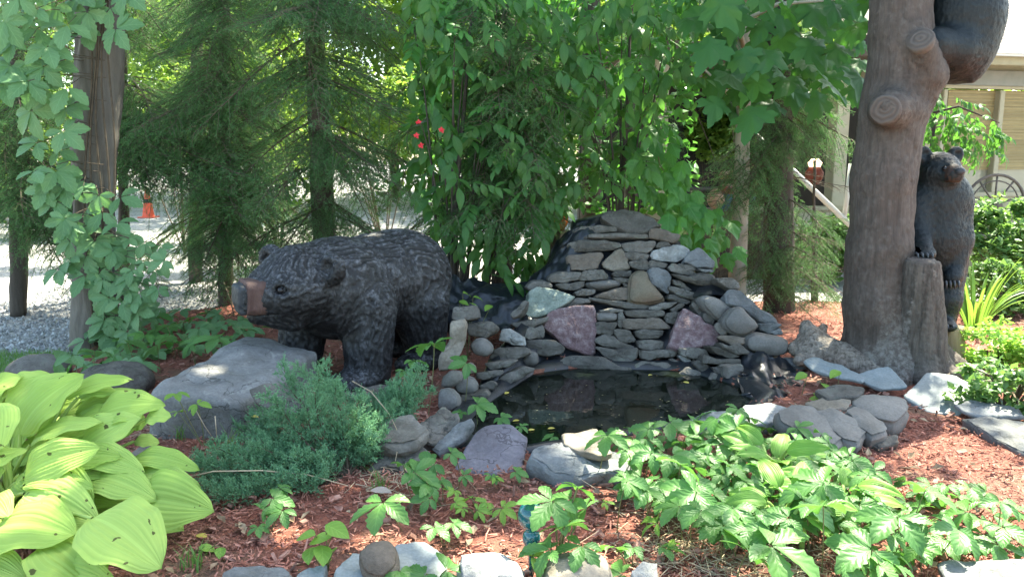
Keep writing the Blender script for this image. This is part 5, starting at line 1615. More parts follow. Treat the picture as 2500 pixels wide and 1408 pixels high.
claws(bear2o, B(2264, 612, -.44), (0, -1, -.5), (1, 0, 0), .034)
claws(bear2o, B(2334, 680, -.26), (0, -.5, -1), (1, 0, 0), .03)
claws(bear2o, B(2312, 788, -.34), (0, -1, -.1), (1, 0, 0), .036)

# ---- bear climbing the trunk, its rump in view
CY = 5.8
def C(px, py, dy=0.0): return P(px, py, CY + dy)
def bear3(p):
    r = smm([ell(p, C(2352, 60, .02), (.25, .25, .36)), cap(p, C(2352, 20, .02), C(2330, -190, .02), .235, .2), ell(p, C(2335, 130, 0), (.2, .2, .2))], .1)
    hd_ = smm([ell(p, C(2318, -330, -.02), (.17, .17, .16)), cap(p, C(2310, -335, -.1), C(2290, -350, -.27), .08, .055)], .05)
    for s in (-1, 1):
        hd_ = sm(hd_, ell(p, C(2318 + s * 46, -375, 0), (.055, .035, .06)), .02)
    r = sm(r, sm(hd_, cap(p, C(2322, -260), C(2325, -200), .17, .19), .06), .06)
    r = sm(r, cap(p, C(2376, 165, .02), C(2380, 185, .02), .06, .03), .04)
    L = [r]
    L.append(smm([cap(p, C(2370, 120, -.05), C(2374, 175, -.06), .1, .05), cap(p, C(2374, 175, -.06), C(2372, 192, -.08), .05, .025)], .04))
    L.append(smm([cap(p, C(2330, 120, -.12), C(2285, 110, -.17), .15, .11), cap(p, C(2285, 110, -.17), C(2262, 165, -.16), .1, .07)], .05))
    L.append(cap(p, C(2330, 120, .14), C(2235, 140, .22), .15, .09))
    L.append(smm([cap(p, C(2320, -160, -.12), C(2270, -180, -.22), .11, .085), cap(p, C(2270, -180, -.22), C(2215, -200, -.26), .085, .06)], .04))
    L.append(cap(p, C(2320, -160, .12), C(2215, -190, .24), .11, .07))
    return smm(L, .05)
V, Q = nets(bear3, (C(2190, 0)[0], 5.3, 1.95), (C(2480, 0)[0], 6.3, 4.0), .0145)
V = relax(V, Q, 1)
V, tone, n0 = chisel(V, Q, .006, 26, (0.1, 0, -1.0), 25)
bear3o = thing('bear_statue', 'black carved bear clinging high on the carved trunk with its rump in view', 'statue', C(2350, 190))
part('body', MB().add(V, Q, col=tone * .5), M_BEAR2, bear3o, True, col=True)
V, Q = bsub(lambda p: cap(p, C(2303, -340, -.16), C(2290, -350, -.25), .078, .062), C(2297, -345, -.2) - .25, C(2297, -345, -.2) + .25, .012)
part('muzzle', MB().add(V, Q), M_MUZ2, bear3o)
V, F = lathe([(.001, -.03)] + [(.034 * math.sin(a), -.03 * math.cos(a)) for a in np.linspace(.3, 2.8, 7)] + [(.001, .03)], 12)
part('nose', MB().add(V + C(2287, -352, -.32), F), M_NOSE, bear3o)
for s in (-1, 1):
    V, F = lathe([(.001, -.017)] + [(.017 * math.sin(a), -.017 * math.cos(a)) for a in np.linspace(.3, 2.8, 6)] + [(.001, .017)], 10)
    part('eye', MB().add(V + C(2312 + s * 20, -348, -.185), F), M_EYE, bear3o)
claws(bear3o, C(2257, 178, -.2), (-.2, -.3, -1), (1, -.3, 0), .028)
claws(bear3o, C(2208, -202, -.3), (-1, -.4, 0), (0, -.3, 1), .03)

# ---- driftwood log
def dw(p):
    r = smm([cap(p, P(1985, 850, 5.75), P(2060, 880, 5.6), .13, .1), cap(p, P(2060, 880, 5.6), P(2205, 938, 5.38), .1, .03),
             cap(p, P(1985, 850, 5.75), P(1968, 795, 5.85), .1, .035), cap(p, P(1985, 845, 5.75), P(2012, 795, 5.9), .075, .02), cap(p, P(1985, 860, 5.72), P(1935, 850, 5.75), .09, .035), cap(p, P(1980, 870, 5.7), P(1950, 880, 5.6), .08, .03)], .05)
    return r + .009 * fbm(p * np.array([6, 6, 9.]), 31, 3)
V, Q = nets(dw, (P(1900, 800, 5.7)[0], 5.2, -.05), (P(2240, 800, 5.7)[0], 6.1, .62), .014)
ax_ = nrm(P(2205, 938, 5.38) - P(1985, 850, 5.75))
V = relax(V, Q, 1)
V, tone, n0 = chisel(V, Q, .012, 22, ax_, 7)
single('driftwood_log', MB().add(V, Q, col=1 - tone), m_carved('driftwood', (.2, .165, .135), (.32, .28, .235), (.07, .055, .043), .85, .8), 'weathered grey brown driftwood log with a flared root end', 'driftwood', col=True)

# ================================================================== TREES
BOUGH = [bough_mesh('bough', 60 + k, [M_TWIG, M_NEED], 1.3, 170, .022, .0042, droop=.22 + .12 * (k % 3), hang=.35 + .2 * (k % 4)) for k in range(6)]
DEAD = [bough_mesh('dead_bough', 80 + k, [M_TWIG, M_NEED], 1.3, 0, bare=True, droop=.1 + .1 * k, dens=.45) for k in range(3)]
HIGH = [bough_mesh('bough', 90 + k, [M_TWIG, M_NEED], 1.3, 60, .03, .008, droop=.3, dens=.75) for k in range(2)]
def bark_trunk(pts, rads, mat, parent, seed, sides=14, name='trunk', amp=.012, f=7.0):
    pts = np.array(pts, float)
    s = np.linspace(0, 1, len(pts)); ss = np.linspace(0, 1, max(24, int(np.linalg.norm(pts[-1] - pts[0]) / .07)))
    pp = np.stack([np.interp(ss, s, pts[:, k]) for k in range(3)], 1)
    V, F = tube(pp, np.interp(ss, s, rads), sides)
    nv = vnormals(V, F[0])
    V = V + nv * (amp * (1 - 2 * np.abs(vn(V * np.array([f * 3, f * 3, f * .35]) + seed, seed))))[:, None]
    return part(name, MB().add(V, F), mat, parent)
BEARC = P(840, 720, 5.6)
def blocked(base, tip):
    """no living branch may grow through a statue, the mound or the camera's own standing room"""
    for t in (.35, .6, .8, 1.0):
        q = base + (tip - base) * t
        if q[2] < 1.35 and q[1] < 6.75 and -2.2 < q[0] < 2.0: return True
        if q[1] < 4.3: return True
        if np.linalg.norm(q[:2] - np.array([2.75, 5.75])) < .75 and q[2] < 3.6: return True
        if np.linalg.norm(q[:2] - np.array([3.25, 6.0])) < .6 and q[2] < 2.2: return True
    return False
SPRUCES = {}
def spruce(px, Y, pts_px, h, Lm, z0, label, seed, rb, step=.4, group='spruces behind the pond', per=5, az_ok=None, dead_to=1.2):
    r = random.Random(seed)
    b = np.array([P(px, 700, Y)[0], Y, -.02])
    o = thing('spruce_tree', label, 'spruce', b, group)
    pts = [b] + [P(x, y, Y) for x, y in pts_px]
    d = pts[-1] - pts[0]; d = d / max(d[2], .1)
    lean = lambda z: (pts[0] + (pts[-1] - pts[0]) * ((z - pts[0][2]) / (pts[-1][2] - pts[0][2]))) if z < pts[-1][2] else pts[-1] + np.array([0, 0, z - pts[-1][2]])
    top = lean(h)
    tr = [lean(z) for z in np.linspace(-.05, h, 9)]
    bark_trunk(tr, np.linspace(rb, rb * .15, 9), M_BARK, o, seed)
    z = .35
    while z < h - .3:
        live = z >= z0
        for k in range(per if live else 3):
            az = r.uniform(0, 2 * math.pi)
            if az_ok and not az_ok(az): continue
            L = Lm * (1 - .85 * (z / h)) ** .8 * r.uniform(.7, 1.1) * (1 if live else .7)
            pitch = R(r.uniform(-8, 16)) + (.25 if z < h * .4 else -.1)
            dv = np.array([math.cos(az) * math.cos(pitch), math.sin(az) * math.cos(pitch), -math.sin(pitch)])
            base = lean(z) + np.array([0, 0, r.uniform(-.15, .15)])
            tip = base + dv * L + np.array([0, 0, -.25 * L])
            if blocked(base, tip) or (z < 4 and hides(base, tip)): continue
            if z > 3.0 and in_gap(base + dv * L * .55, .22 * L)[0]: continue
            me = (r.choice(BOUGH) if z < 3.6 else r.choice(HIGH)) if live else r.choice(DEAD)
            s = L / 1.3
            M4 = Matrix.Translation(base - b) @ Matrix.Rotation(az, 4, 'Z') @ Matrix.Rotation(pitch, 4, 'Y') @ Matrix.Rotation(r.uniform(-.35, .35), 4, 'X') @ Matrix.Diagonal((s, s * r.uniform(.85, 1.2), s, 1))
            link('bough' if live else 'dead_bough', me, o, M=M4)
        z += step * r.uniform(.75, 1.2) * (1 if z < 3.2 else 1.7)
    SPRUCES[seed] = (o, b, lean)
    return o
spruce(798, 7.75, [(790, 400), (765, 0)], 9.5, 1.75, .95, 'spruce with the stout reddish trunk right behind the carved bear', 1, .115, .27)
spruce(548, 8.3, [(552, 500), (548, 0)], 8.0, 1.7, 1.0, 'slender spruce with bare lower twigs between the vine tree and the carved bear', 2, .07, .3)
spruce(478, 10.2, [(480, 250), (482, 0)], 9.0, 1.8, .9, 'thin dark spruce standing far back left of the bear', 3, .085, .5, per=4)
spruce(40, 8.0, [(40, 300), (40, 0)], 7.5, 1.8, 1.1, 'spruce at the left edge with low sweeping boughs', 4, .08, .3)
spruce(1235, 8.1, [(1230, 400), (1225, 0)], 8.5, 1.75, 1.1, 'spruce mixed into the leafy shrub left of the stone mound', 5, .08, .28)
spruce(1905, 8.0, [(1905, 400), (1900, 0)], 9.0, 1.25, .9, 'dark spruce with many dead twigs beside the carved trunk', 6, .15, .26, dead_to=1.5)
spruce(1540, 10.4, [(1540, 400), (1540, 0)], 8.0, 1.4, 1.8, 'spruce standing behind the mound', 7, .09, .5)
spruce(1990, 8.6, [(1990, 400), (1990, 0)], 1.5, .8, .2, 'small bushy spruce just left of the carved trunk', 8, .03, .2)
spruce(300, 8.9, [(302, 300), (302, 0)], 5.0, 1.5, 1.3, 'short spruce partly hidden behind the vine covered trunk', 9, .06, .5, per=4)

# long boughs that reach forward into view
rr = random.Random(31)
def reach(seed, poly, n, mind, y0, y1, rise=(.1, .4)):
    o, b, lean = SPRUCES[seed]
    for (x, y) in sample_px(poly, n, mind, rr):
        tip = P(x, y, rr.uniform(y0, y1))
        zb = tip[2] + rr.uniform(*rise)
        base = lean(max(.4, zb))
        if hides(base, tip): continue
        d = tip - base
        L = np.linalg.norm(d)
        if L > 2.3: base = tip - d / L * 2.3; L = 2.3
        d = d / L
        yv = nrm(np.cross([rr.uniform(-.25, .25), rr.uniform(-.25, .1), 1.0], d)); zv = np.cross(d, yv)
        s = L / 1.3; w = rr.uniform(.7, 1.0) * min(s, 1.15)
        c = base - b
        link('bough', rr.choice(BOUGH), o, M=Matrix(((d[0] * s, yv[0] * w, zv[0] * w, c[0]), (d[1] * s, yv[1] * w, zv[1] * w, c[1]), (d[2] * s, yv[2] * w, zv[2] * w, c[2]), (0, 0, 0, 1))))
def sample_px(poly, n, mind, rr, tries=60):
    xs = [p[0] for p in poly]; ys = [p[1] for p in poly]
    out = []
    for _ in range(n * tries):
        q = (rr.uniform(min(xs), max(xs)), rr.uniform(min(ys), max(ys)))
        if not inpoly(np.array([q]), np.array(poly))[0]: continue
        if all((q[0] - a) ** 2 + (q[1] - b) ** 2 > mind * mind for a, b in out): out.append(q)
        if len(out) >= n: break
    return out
reach(1, [(560, -60), (1060, -60), (1060, 300), (1000, 440), (1020, 500), (900, 545), (640, 560), (560, 400)], 70, 42, 6.3, 7.3)
reach(2, [(310, -60), (620, -60), (680, 300), (690, 590), (560, 480), (430, 470), (330, 330)], 46, 46, 6.9, 7.8)
reach(5, [(1120, -60), (1380, 40), (1420, 180), (1350, 290), (1330, 540), (1200, 520), (1060, 540), (1080, 420), (1240, 300), (1190, 200)], 40, 42, 6.1, 6.75)
reach(4, [(-60, 330), (120, 380), (270, 420), (300, 560), (230, 620), (120, 620), (-40, 520)], 18, 50, 6.9, 7.5)
reach(4, [(150, 600), (260, 620), (330, 660), (220, 690)], 7, 34, 7.0, 7.4, (-.05, .15))
reach(3, [(300, -60), (700, -60), (740, 520), (320, 520)], 34, 52, 8.6, 9.8, (.05, .4))
reach(1, [(820, -60), (1080, -60), (1060, 480), (830, 500)], 26, 46, 7.0, 7.9, (.05, .4))
reach(4, [(-60, -60), (190, -60), (200, 460), (-60, 560)], 26, 50, 7.1, 8.2, (.05, .4))
reach(9, [(280, -40), (480, -40), (500, 560), (320, 560)], 20, 50, 8.0, 8.7, (.05, .4))
reach(6, [(1840, 250), (2080, 260), (2070, 420), (1990, 470), (1960, 380), (1850, 330)], 12, 44, 7.2, 7.9)
reach(6, [(1760, 600), (2060, 610), (2060, 740), (1830, 720)], 13, 40, 6.9, 7.6, (-.1, .15))
reach(2, [(330, 420), (700, 440), (660, 590), (560, 640), (400, 640), (330, 560)], 18, 48, 7.2, 7.9, (0, .25))
reach(1, [(640, 470), (1010, 440), (1000, 560), (640, 580)], 14, 50, 6.8, 7.3, (.05, .3))
reach(4, [(-40, 380), (200, 400), (290, 520), (260, 700), (130, 700), (180, 600), (20, 560)], 34, 38, 6.9, 7.6, (.05, .3))
reach(9, [(290, 330), (460, 330), (470, 600), (330, 650), (300, 500)], 22, 44, 7.0, 7.8, (0, .35))
reach(1, [(820, 380), (1060, 380), (1040, 560), (830, 580)], 18, 42, 6.7, 7.4, (.0, .3))
reach(2, [(440, 430), (700, 450), (680, 600), (560, 660), (430, 640)], 16, 44, 7.2, 8.0, (-.05, .2))
reach(6, [(1700, 330), (1850, 330), (1840, 480), (1720, 450)], 7, 42, 6.9, 7.5, (.1, .3))
reach(6, [(1930, 330), (2070, 340), (2060, 520), (1950, 500)], 8, 40, 7.1, 7.7, (.05, .3))
reach(9, [(300, 220), (540, 250), (600, 420), (480, 440), (330, 360)], 16, 50, 7.0, 7.6)

# bare brittle twigs on the dark spruce
o_, b_, lean_ = SPRUCES[6]
for k in range(26):
    z = .25 + 1.5 * k / 26
    az = rr.uniform(math.pi * .9, math.pi * 2.1); L = rr.uniform(.5, .95)
    c = lean_(z) - b_
    link('dead_bough', rr.choice(DEAD), o_, M=Matrix.Translation(c) @ Matrix.Rotation(az, 4, 'Z') @ Matrix.Rotation(rr.uniform(-.15, .35), 4, 'Y') @ Matrix.Rotation(rr.uniform(-1, 1), 4, 'X') @ Matrix.Diagonal((L / 1.3, L / 1.3, L / 1.3, 1)))

def crown_mass(n, c, r, leaf, seed, nc=60, ground_clear=None):
    rg = np.random.default_rng(seed)
    p, _ = clump_crown(seed, n, 1, 1, .1, nc)
    p = p * np.array(r) + np.array(c)
    ok = ~in_gap(p, .05)
    if ground_clear is not None: ok &= ground_clear(p)
    p = p[ok]
    return leaf_quads(p, leaf, rg)
above = lambda p: p[:, 2] > np.maximum(1.55 + (p[:, 1] * .183) + .12, 2.5)
# the vine-clad trunk on the left
vt = thing('deciduous_tree', 'tree with a furrowed grey trunk wrapped in creeper at the left', 'tree', np.array([P(225, 850, 6.6)[0], 6.6, 0.0]))
vpts = [np.array([P(238, 850, 6.6)[0], 6.6, -.05]), P(232, 700, 6.6), P(228, 560, 6.6), P(228, 400, 6.62), P(242, 200, 6.65), P(245, 0, 6.7), P(238, -300, 6.8), P(250, -700, 7.0)]
bark_trunk(vpts, [.19, .155, .145, .15, .165, .165, .155, .13], M_BARKG, vt, 3, 60, amp=.024, f=8)
V, F = crown_mass(13000, (-2.4, 7.3, 6.9), (3.4, 2.6, 2.3), .13, 71, 70, above)
part('crown', MB().add(V, F), M_CANOPY, vt, False)
# pale maple sapling whose crown hangs over the right half
mt = thing('maple_tree', 'young maple with a smooth pale trunk right of the stone mound', 'tree', np.array([P(1800, 690, 7.6)[0], 7.6, 0.0]))
mpts = [np.array([P(1800, 700, 7.6)[0], 7.6, -.05]), P(1805, 560, 7.6), P(1812, 400, 7.6), P(1815, 260, 7.6), P(1820, 0, 7.6), P(1830, -400, 7.7), P(1850, -900, 7.9)]
bark_trunk(mpts, [.095, .078, .07, .066, .06, .055, .04], M_BARKS, mt, 5, 12, amp=.003)
V, F = crown_mass(22000, (2.0, 8.2, 6.6), (3.6, 3.2, 2.2), .14, 72, 90, above)
part('crown', MB().add(V, F), M_CANOPY, mt, False)
# tall tree over the middle
tt = thing('deciduous_tree', 'tall tree whose trunk rises behind the leafy shrub', 'tree', np.array([P(1440, 690, 9.6)[0], 9.6, 0.0]))
bark_trunk([np.array([P(1440, 690, 9.6)[0], 9.6, -.05]), P(1445, 200, 9.6), P(1440, -300, 9.6), P(1430, -700, 9.6)], [.13, .11, .09, .07], M_BARK, tt, 8, 12)
V, F = crown_mass(14000, (.3, 9.2, 7.2), (3.2, 2.6, 2.2), .14, 73, 70, above)
part('crown', MB().add(V, F), M_CANOPY, tt, False)

# maple leaves that hang into view, top right
MAPLE = [lobed_mesh('maple_leaf', M_MAPLE, k) for k in range(4)]
rr = random.Random(21)
brs = MB()
limb = [P(1818, 120, 7.6), P(1800, 60, 7.1), P(1900, 10, 6.6), P(2040, 0, 6.2)]
V, F = tube(limb, [.03, .022, .016, .008], 6); brs.add(V, F)
limb2 = [P(1815, 270, 7.6), P(1760, 210, 7.2), P(1700, 150, 6.9)]
V, F = tube(limb2, [.02, .014, .006], 6); brs.add(V, F)
part('limb', brs, M_BARKS, mt)
ml = mt
off_m = parent_loc(mt)
for lay, (n_, mind, y0, y1) in enumerate(((34, 62, 6.0, 6.5), (46, 52, 6.6, 7.3), (50, 46, 7.3, 8.2))):
    for (x, y) in sample_px([(1690, -80), (2125, -80), (2110, 120), (2090, 235), (1990, 250), (1960, 190), (1900, 245), (1850, 270), (1790, 290), (1740, 240), (1710, 120)], n_, mind, rr):
        p = P(x, y, rr.uniform(y0, y1))
        d = np.array([rr.uniform(-.7, .7), rr.uniform(-.9, -.1), rr.uniform(-.9, -.3)])
        nn = np.array([rr.uniform(-.5, .5), rr.uniform(-.8, .1), rr.uniform(.5, 1)])
        link('leaf', MAPLE[rr.randrange(4)], ml, M=basis(d, nn, p, rr.uniform(.2, .33) * (1.0 if lay else 1.0), off_m))

# leafy shrub with drooping paired leaves
SPR = [pinnate_mesh('leaf_spray', M_SHRUB, k, 4 + k % 2, .44, .15, .062) for k in range(6)]
SPR2 = [pinnate_mesh('leaf_spray', M_ELDER, 30 + k, 3 + k % 3, .38, .12, .055) for k in range(3)]  # paler sprays for the mix, coloured as if yellow-lit
sb = np.array([P(1105, 700, 7.0)[0], 7.0, 0.0])
sh = thing('leafy_shrub', 'tall arching shrub with drooping paired leaves left of and behind the mound', 'shrub', sb)
rr = random.Random(5)
reg = [(1000, -60), (1720, -60), (1690, 240), (1650, 330), (1600, 400), (1560, 430), (1430, 440), (1345, 520), (1330, 640), (1285, 690), (1220, 690), (1180, 640), (1090, 560), (1040, 470), (1010, 300)]
tips = []
for n_, mind, y0, y1 in ((85, 44, 6.35, 6.9), (110, 38, 6.9, 7.6), (105, 36, 7.6, 8.6)):
    for (x, y) in sample_px(reg, n_, mind, rr):
        Y = rr.uniform(y0, y1)
        if y > 470 and x < 1345: Y = rr.uniform(6.5, 7.2)
        tips.append((x, y, P(x, y, Y)))
roots = [sb + [0, 0, -.05], np.array([P(1520, 700, 7.6)[0], 7.6, -.05]), sb + [.25, .15, -.05]]
for q in range(0, len(tips), 7):
    t_ = tips[q][2]
    b_ = roots[0] if tips[q][0] < 1260 else (roots[1] if tips[q][0] > 1420 else roots[2])
    b_ = b_ + np.array([rr.uniform(-.1, .1), rr.uniform(-.1, .1), 0])
    m1 = b_ * .6 + t_ * .4 + np.array([0, .15, .5 + .35 * max(0, t_[2] - .8)]); m1[2] = min(m1[2], t_[2] + .5)
    s = np.linspace(0, 1, 9)[:, None]
    pts = (1 - s) ** 2 * b_ + 2 * s * (1 - s) * m1 + s ** 2 * t_
    V, F = tube(pts, np.linspace(.014, .003, 9), 5); part('stem', MB().add(V, F), M_BARK, sh)
V, F = tube([sb + [0, 0, -.05], P(1108, 600, 7.0), P(1112, 480, 7.0), P(1130, 300, 7.1), P(1150, 50, 7.2)], [.03, .026, .024, .018, .01], 8); part('stem', MB().add(V, F), M_BARK, sh)
V, F = tube([roots[1], P(1515, 500, 7.5), P(1530, 300, 7.4), P(1540, 50, 7.4)], [.03, .025, .02, .01], 8); part('stem', MB().add(V, F), M_BARK, sh)
for x, y, p in tips:
    d = np.array([rr.uniform(-1.2, 1.2), rr.uniform(-1.0, .0), rr.uniform(-.75, .1)])
    nn = np.array([rr.uniform(-.4, .4), rr.uniform(-.6, .1), rr.uniform(.5, 1)])
    s_ = rr.uniform(.55, 1.2)
    dd = nrm(d)
    link('leaf_spray', rr.choice(SPR if rr.random() < .78 else SPR2), sh, M=basis(d, nn, p - dd * .2 * s_, s_, sb))
# loose mass behind (too fine to tell apart)
rg = np.random.default_rng(9)
n = 5200
xs, ys = rg.uniform(1010, 1700, n), rg.uniform(-80, 520, n) 
pp = np.array([P(a, b_, c_) for a, b_, c_ in zip(xs, ys, rg.uniform(7.4, 9.2, n))])
pp = pp[vn(pp * 1.9, 4) > -.25]
V, F = leaf_quads(pp, .12, rg, .9)
tag(part('inner_foliage', MB().add(V, F), M_ELDER, sh, False), kind='stuff')  # paler leaf material puts the backlight of the depths into the colour
# red blossoms
M_RED = m_plain('blossom_red', (.55, .02, .03), .5)
for (x, y) in ((1022, 300), (1028, 356), (1017, 332), (1078, 318)):
    c = P(x, y, 6.35)
    mb = MB()
    for k in range(5):
        V, F, uv = leaf_grid(.028, .018, 4, .9, .8, 0, .2, .4, 3)
        mb.add(V @ rot('X', .5).T @ rot('Z', k * 1.257).T @ rot('X', R(rr.uniform(50, 110))).T + c, F)
    part('blossom', mb, M_RED, sh)

# sapling with pointed lobed leaves right over the mound
ELD = [lobed_mesh('sapling_leaf', M_ELDER, k, 'elder') for k in range(4)]
eb = np.array([P(1705, 700, 7.35)[0], 7.35, 0.0])
el = thing('sapling', 'bright green sapling with pointed lobed leaves over the right of the mound', 'sapling', eb)
V, F = tube([eb + [0, 0, -.05], P(1690, 600, 7.3), P(1660, 480, 7.2), P(1610, 400, 7.1), P(1600, 330, 7.1)], [.014, .012, .01, .007, .003], 6)
st_ = MB().add(V, F)
V, F = tube([P(1690, 600, 7.3), P(1740, 540, 7.1), P(1790, 560, 7.0)], [.009, .006, .003], 5); st_.add(V, F)
part('stem', st_, M_STEM, el)
rr = random.Random(12)
for n_, mind in ((48, 32), (34, 32)):
    for (x, y) in sample_px([(1545, 400), (1600, 300), (1650, 340), (1690, 430), (1720, 500), (1790, 520), (1800, 600), (1745, 650), (1690, 600), (1630, 570), (1625, 500), (1560, 480)], n_, mind, rr):
        p = P(x, y, rr.uniform(6.75, 7.4))
        link('leaf', rr.choice(ELD), el, M=basis((rr.uniform(-.6, .6), rr.uniform(-.9, -.1), rr.uniform(-1, -.4)), (rr.uniform(-.4, .4), rr.uniform(-.9, -.2), rr.uniform(.4, 1)), p, rr.uniform(.14, .22), eb))

# ================================================================== CREEPER
CR = [creeper_leaf_mesh('creeper_leaf', M_CREEP, k) for k in range(5)]
CY_ = [creeper_leaf_mesh('young_leaf', M_CREEPY, 20 + k, True, .8, .85) for k in range(3)]
VI = [creeper_leaf_mesh('vine_leaf', M_VINE, 40 + k, k < 3, .55, 1.1) for k in range(5)]
LONE = [leaf_grid(1, .62, 8, .8, .85, 0, .2, .5, 5, seed=k) for k in range(3)]
OV = [MB().add(*x).mesh('oval_leaf', M_CREEPY, True, uv=True) for x in LONE]
def plant(name, label, cat, leaves, meshes, base, group=None, size=(.12, .17), rr=None, up=1.0, stem=True, stem_r=.0025):
    """leaves: list of (px, py, height above ground or None, Y or None, size or None)"""
    rr = rr or random.Random(len(leaves) * 31 + int(abs(base[0]) * 1000))
    o = thing(name, label, cat, base, group)
    mb = MB()
    for L in leaves:
        px, py, h, Y, s = L
        p = P(px, py, Y) if Y else G(px, py, h)
        s = s or rr.uniform(*size)
        a = rr.uniform(0, 6.28)
        d = np.array([math.cos(a), math.sin(a) - .35, -.25])
        nn = np.array([rr.uniform(-.45, .45), rr.uniform(-.75, .1), up])
        link('leaf', rr.choice(meshes), o, M=basis(d, nn, p, s, base))
        if stem:
            g = np.array([p[0] + rr.uniform(-.05, .05), p[1] + rr.uniform(0, .08), 0]); g[2] = gz(g[0], g[1]) - .01
            if np.linalg.norm(g[:2] - base[:2]) < .18: g[:2] = base[:2]
            md = (g + p) / 2 + [rr.uniform(-.02, .02), rr.uniform(-.02, .02), .03]
            s_ = np.linspace(0, 1, 6)[:, None]
            V, F = tube((1 - s_) ** 2 * g + 2 * s_ * (1 - s_) * md + s_ ** 2 * p, stem_r, 4, False)
            part('stem', MB().add(V, F), M_STEM, o)
    return o
def gb(px, py): 
    g = G(px, py, 0.0); g[2] = gz(g[0], g[1]); return g
rr = random.Random(77)
# the big patch, right of the middle
pt = [(1480, 1060), (1540, 1040), (1600, 1035), (1760, 1000), (1800, 985), (1850, 1040), (1990, 1040), (2060, 1100), (2130, 1150), (2110, 1240), (1990, 1230), (1900, 1300), (1790, 1310), (1690, 1250), (1600, 1215), (1520, 1190), (1560, 1120)]
L = [(x, y, rr.uniform(.07, .18), None, rr.uniform(.075, .115)) for x, y in sample_px(pt, 190, 25, rr)]
L += [(x, y, rr.uniform(.16, .26), None, rr.uniform(.1, .145)) for x, y in sample_px(pt, 50, 52, rr)]
L += [(1880, 1330, .2, None, .21), (1830, 1345, .17, None, .17), (1790, 1240, .2, None, .14), (2010, 1180, .26, None, .19), (1960, 1220, .24, None, .17), (1800, 1045, .25, None, .15), (1700, 1200, .2, None, .17), (1640, 1110, .2, None, .15)]
plant('creeper_patch', 'dense patch of five leaved creeper spreading right of the grey slabs', 'creeper', L, CR, gb(1780, 1180), rr=rr)
pt = [(2070, 1190), (2160, 1165), (2260, 1180), (2330, 1180), (2420, 1190), (2500, 1260), (2500, 1330), (2380, 1330), (2250, 1330), (2180, 1390), (2080, 1390), (2050, 1320), (2020, 1260)]
L = [(x, y, rr.uniform(.05, .18), None, rr.uniform(.07, .12)) for x, y in sample_px(pt, 60, 34, rr)]
L += [(2130, 1340, .16, None, .18), (2060, 1365, .14, None, .15), (2190, 1260, .22, None, .18), (2260, 1195, .28, None, .14), (2010, 1235, .3, None, .14), (2340, 1290, .16, None, .15)]
plant('creeper_patch', 'looser creeper trailing over the mulch in the lower right corner', 'creeper', L, CR, gb(2230, 1300), rr=rr)
# single creepers and seedlings in the front mulch
GS = 'seedlings in the front mulch'
plant('creeper_plant', 'tall creeper with big leaves standing before the blue glass bulb', 'creeper', [(1350, 1222, .3, None, .15), (1378, 1285, .24, None, .12), (1395, 1215, .28, None, .11), (1410, 1190, .33, None, .1), (1430, 1240, .24, None, .11), (1345, 1340, .17, None, .13), (1420, 1330, .17, None, .12)], CR, gb(1360, 1400), size=(.12, .18), stem_r=.004)
plant('creeper_plant', 'bright creeper sprig hanging just under the blue glass bulb', 'creeper', [(1297, 1358, .14, None, .085)], CY_, gb(1300, 1400), GS)
plant('creeper_plant', 'creeper with two broad pale leaves left of the middle mulch', 'creeper', [(935, 1225, .17, None, .17), (1010, 1150, .16, None, .14), (1060, 1130, .14, None, .12), (985, 1135, .18, None, .1)], CR, gb(985, 1290), GS)
plant('creeper_plant', 'dark green creeper seedlings below the purple slab', 'creeper', [(1075, 1170, .1, None, .085), (1050, 1215, .09, None, .09), (1100, 1105, .14, None, .08), (1045, 1180, .12, None, .1), (1130, 1160, .07, None, .06), (1200, 1160, .06, None, .06), (1258, 1150, .07, None, .07)], CR, gb(1080, 1230), GS)
plant('creeper_plant', 'cluster of small yellow green creeper seedlings on the red mulch', 'creeper', [(1110, 1225, .06, None, .06), (1150, 1215, .07, None, .07), (1190, 1225, .06, None, .065), (1225, 1240, .07, None, .085), (1165, 1245, .05, None, .07), (1110, 1195, .07, None, .06), (1210, 1165, .06, None, .05), (1130, 1240, .05, None, .045)], CY_, gb(1165, 1260), GS)
plant('creeper_plant', 'small creeper with two rounded leaves above the blue border slab', 'creeper', [(1060, 1285, .09, None, .09), (1105, 1275, .09, None, .09)], CR, gb(1085, 1330), GS)
plant('creeper_plant', 'drooping dark creeper at the front foot of the juniper', 'creeper', [(665, 1215, .12, None, .1), (690, 1245, .1, None, .1), (640, 1245, .1, None, .08), (630, 1285, .06, None, .06), (680, 1190, .13, None, .07)], CR, gb(655, 1300), GS)
plant('seedling', 'light green seedling with pointed oval leaves near the bottom edge', 'seedling', [(795, 1280, .2, None, .11), (770, 1305, .16, None, .1), (810, 1310, .16, None, .1), (785, 1330, .12, None, .11), (815, 1345, .1, None, .08), (800, 1375, .07, None, .08), (760, 1335, .1, None, .09)], OV, gb(795, 1395), GS)
plant('seedling', 'tiny seedling with two leaves beside the hosta', 'seedling', [(485, 1335, .04, None, .07), (538, 1335, .04, None, .07)], OV, gb(510, 1350), GS)
plant('creeper_plant', 'creeper leaves poking up at the bottom edge between the border stones', 'creeper', [(1090, 1390, .1, None, .14), (975, 1392, .1, None, .09), (1040, 1400, .08, None, .1)], CR, gb(1070, 1440), GS)
plant('creeper_plant', 'creeper sprig on the straw right of the tan boulder', 'creeper', [(1500, 1335, .08, None, .09), (1545, 1335, .06, None, .075), (1620, 1335, .07, None, .09), (1520, 1400, .07, None, .11)], CR, gb(1540, 1390), GS)
plant('creeper_plant', 'small pale creeper left of the straw under the dense patch', 'creeper', [(1605, 1275, .09, None, .1), (1475, 1225, .05, None, .05), (1650, 1330, .06, None, .06)], CY_, gb(1600, 1300), GS)
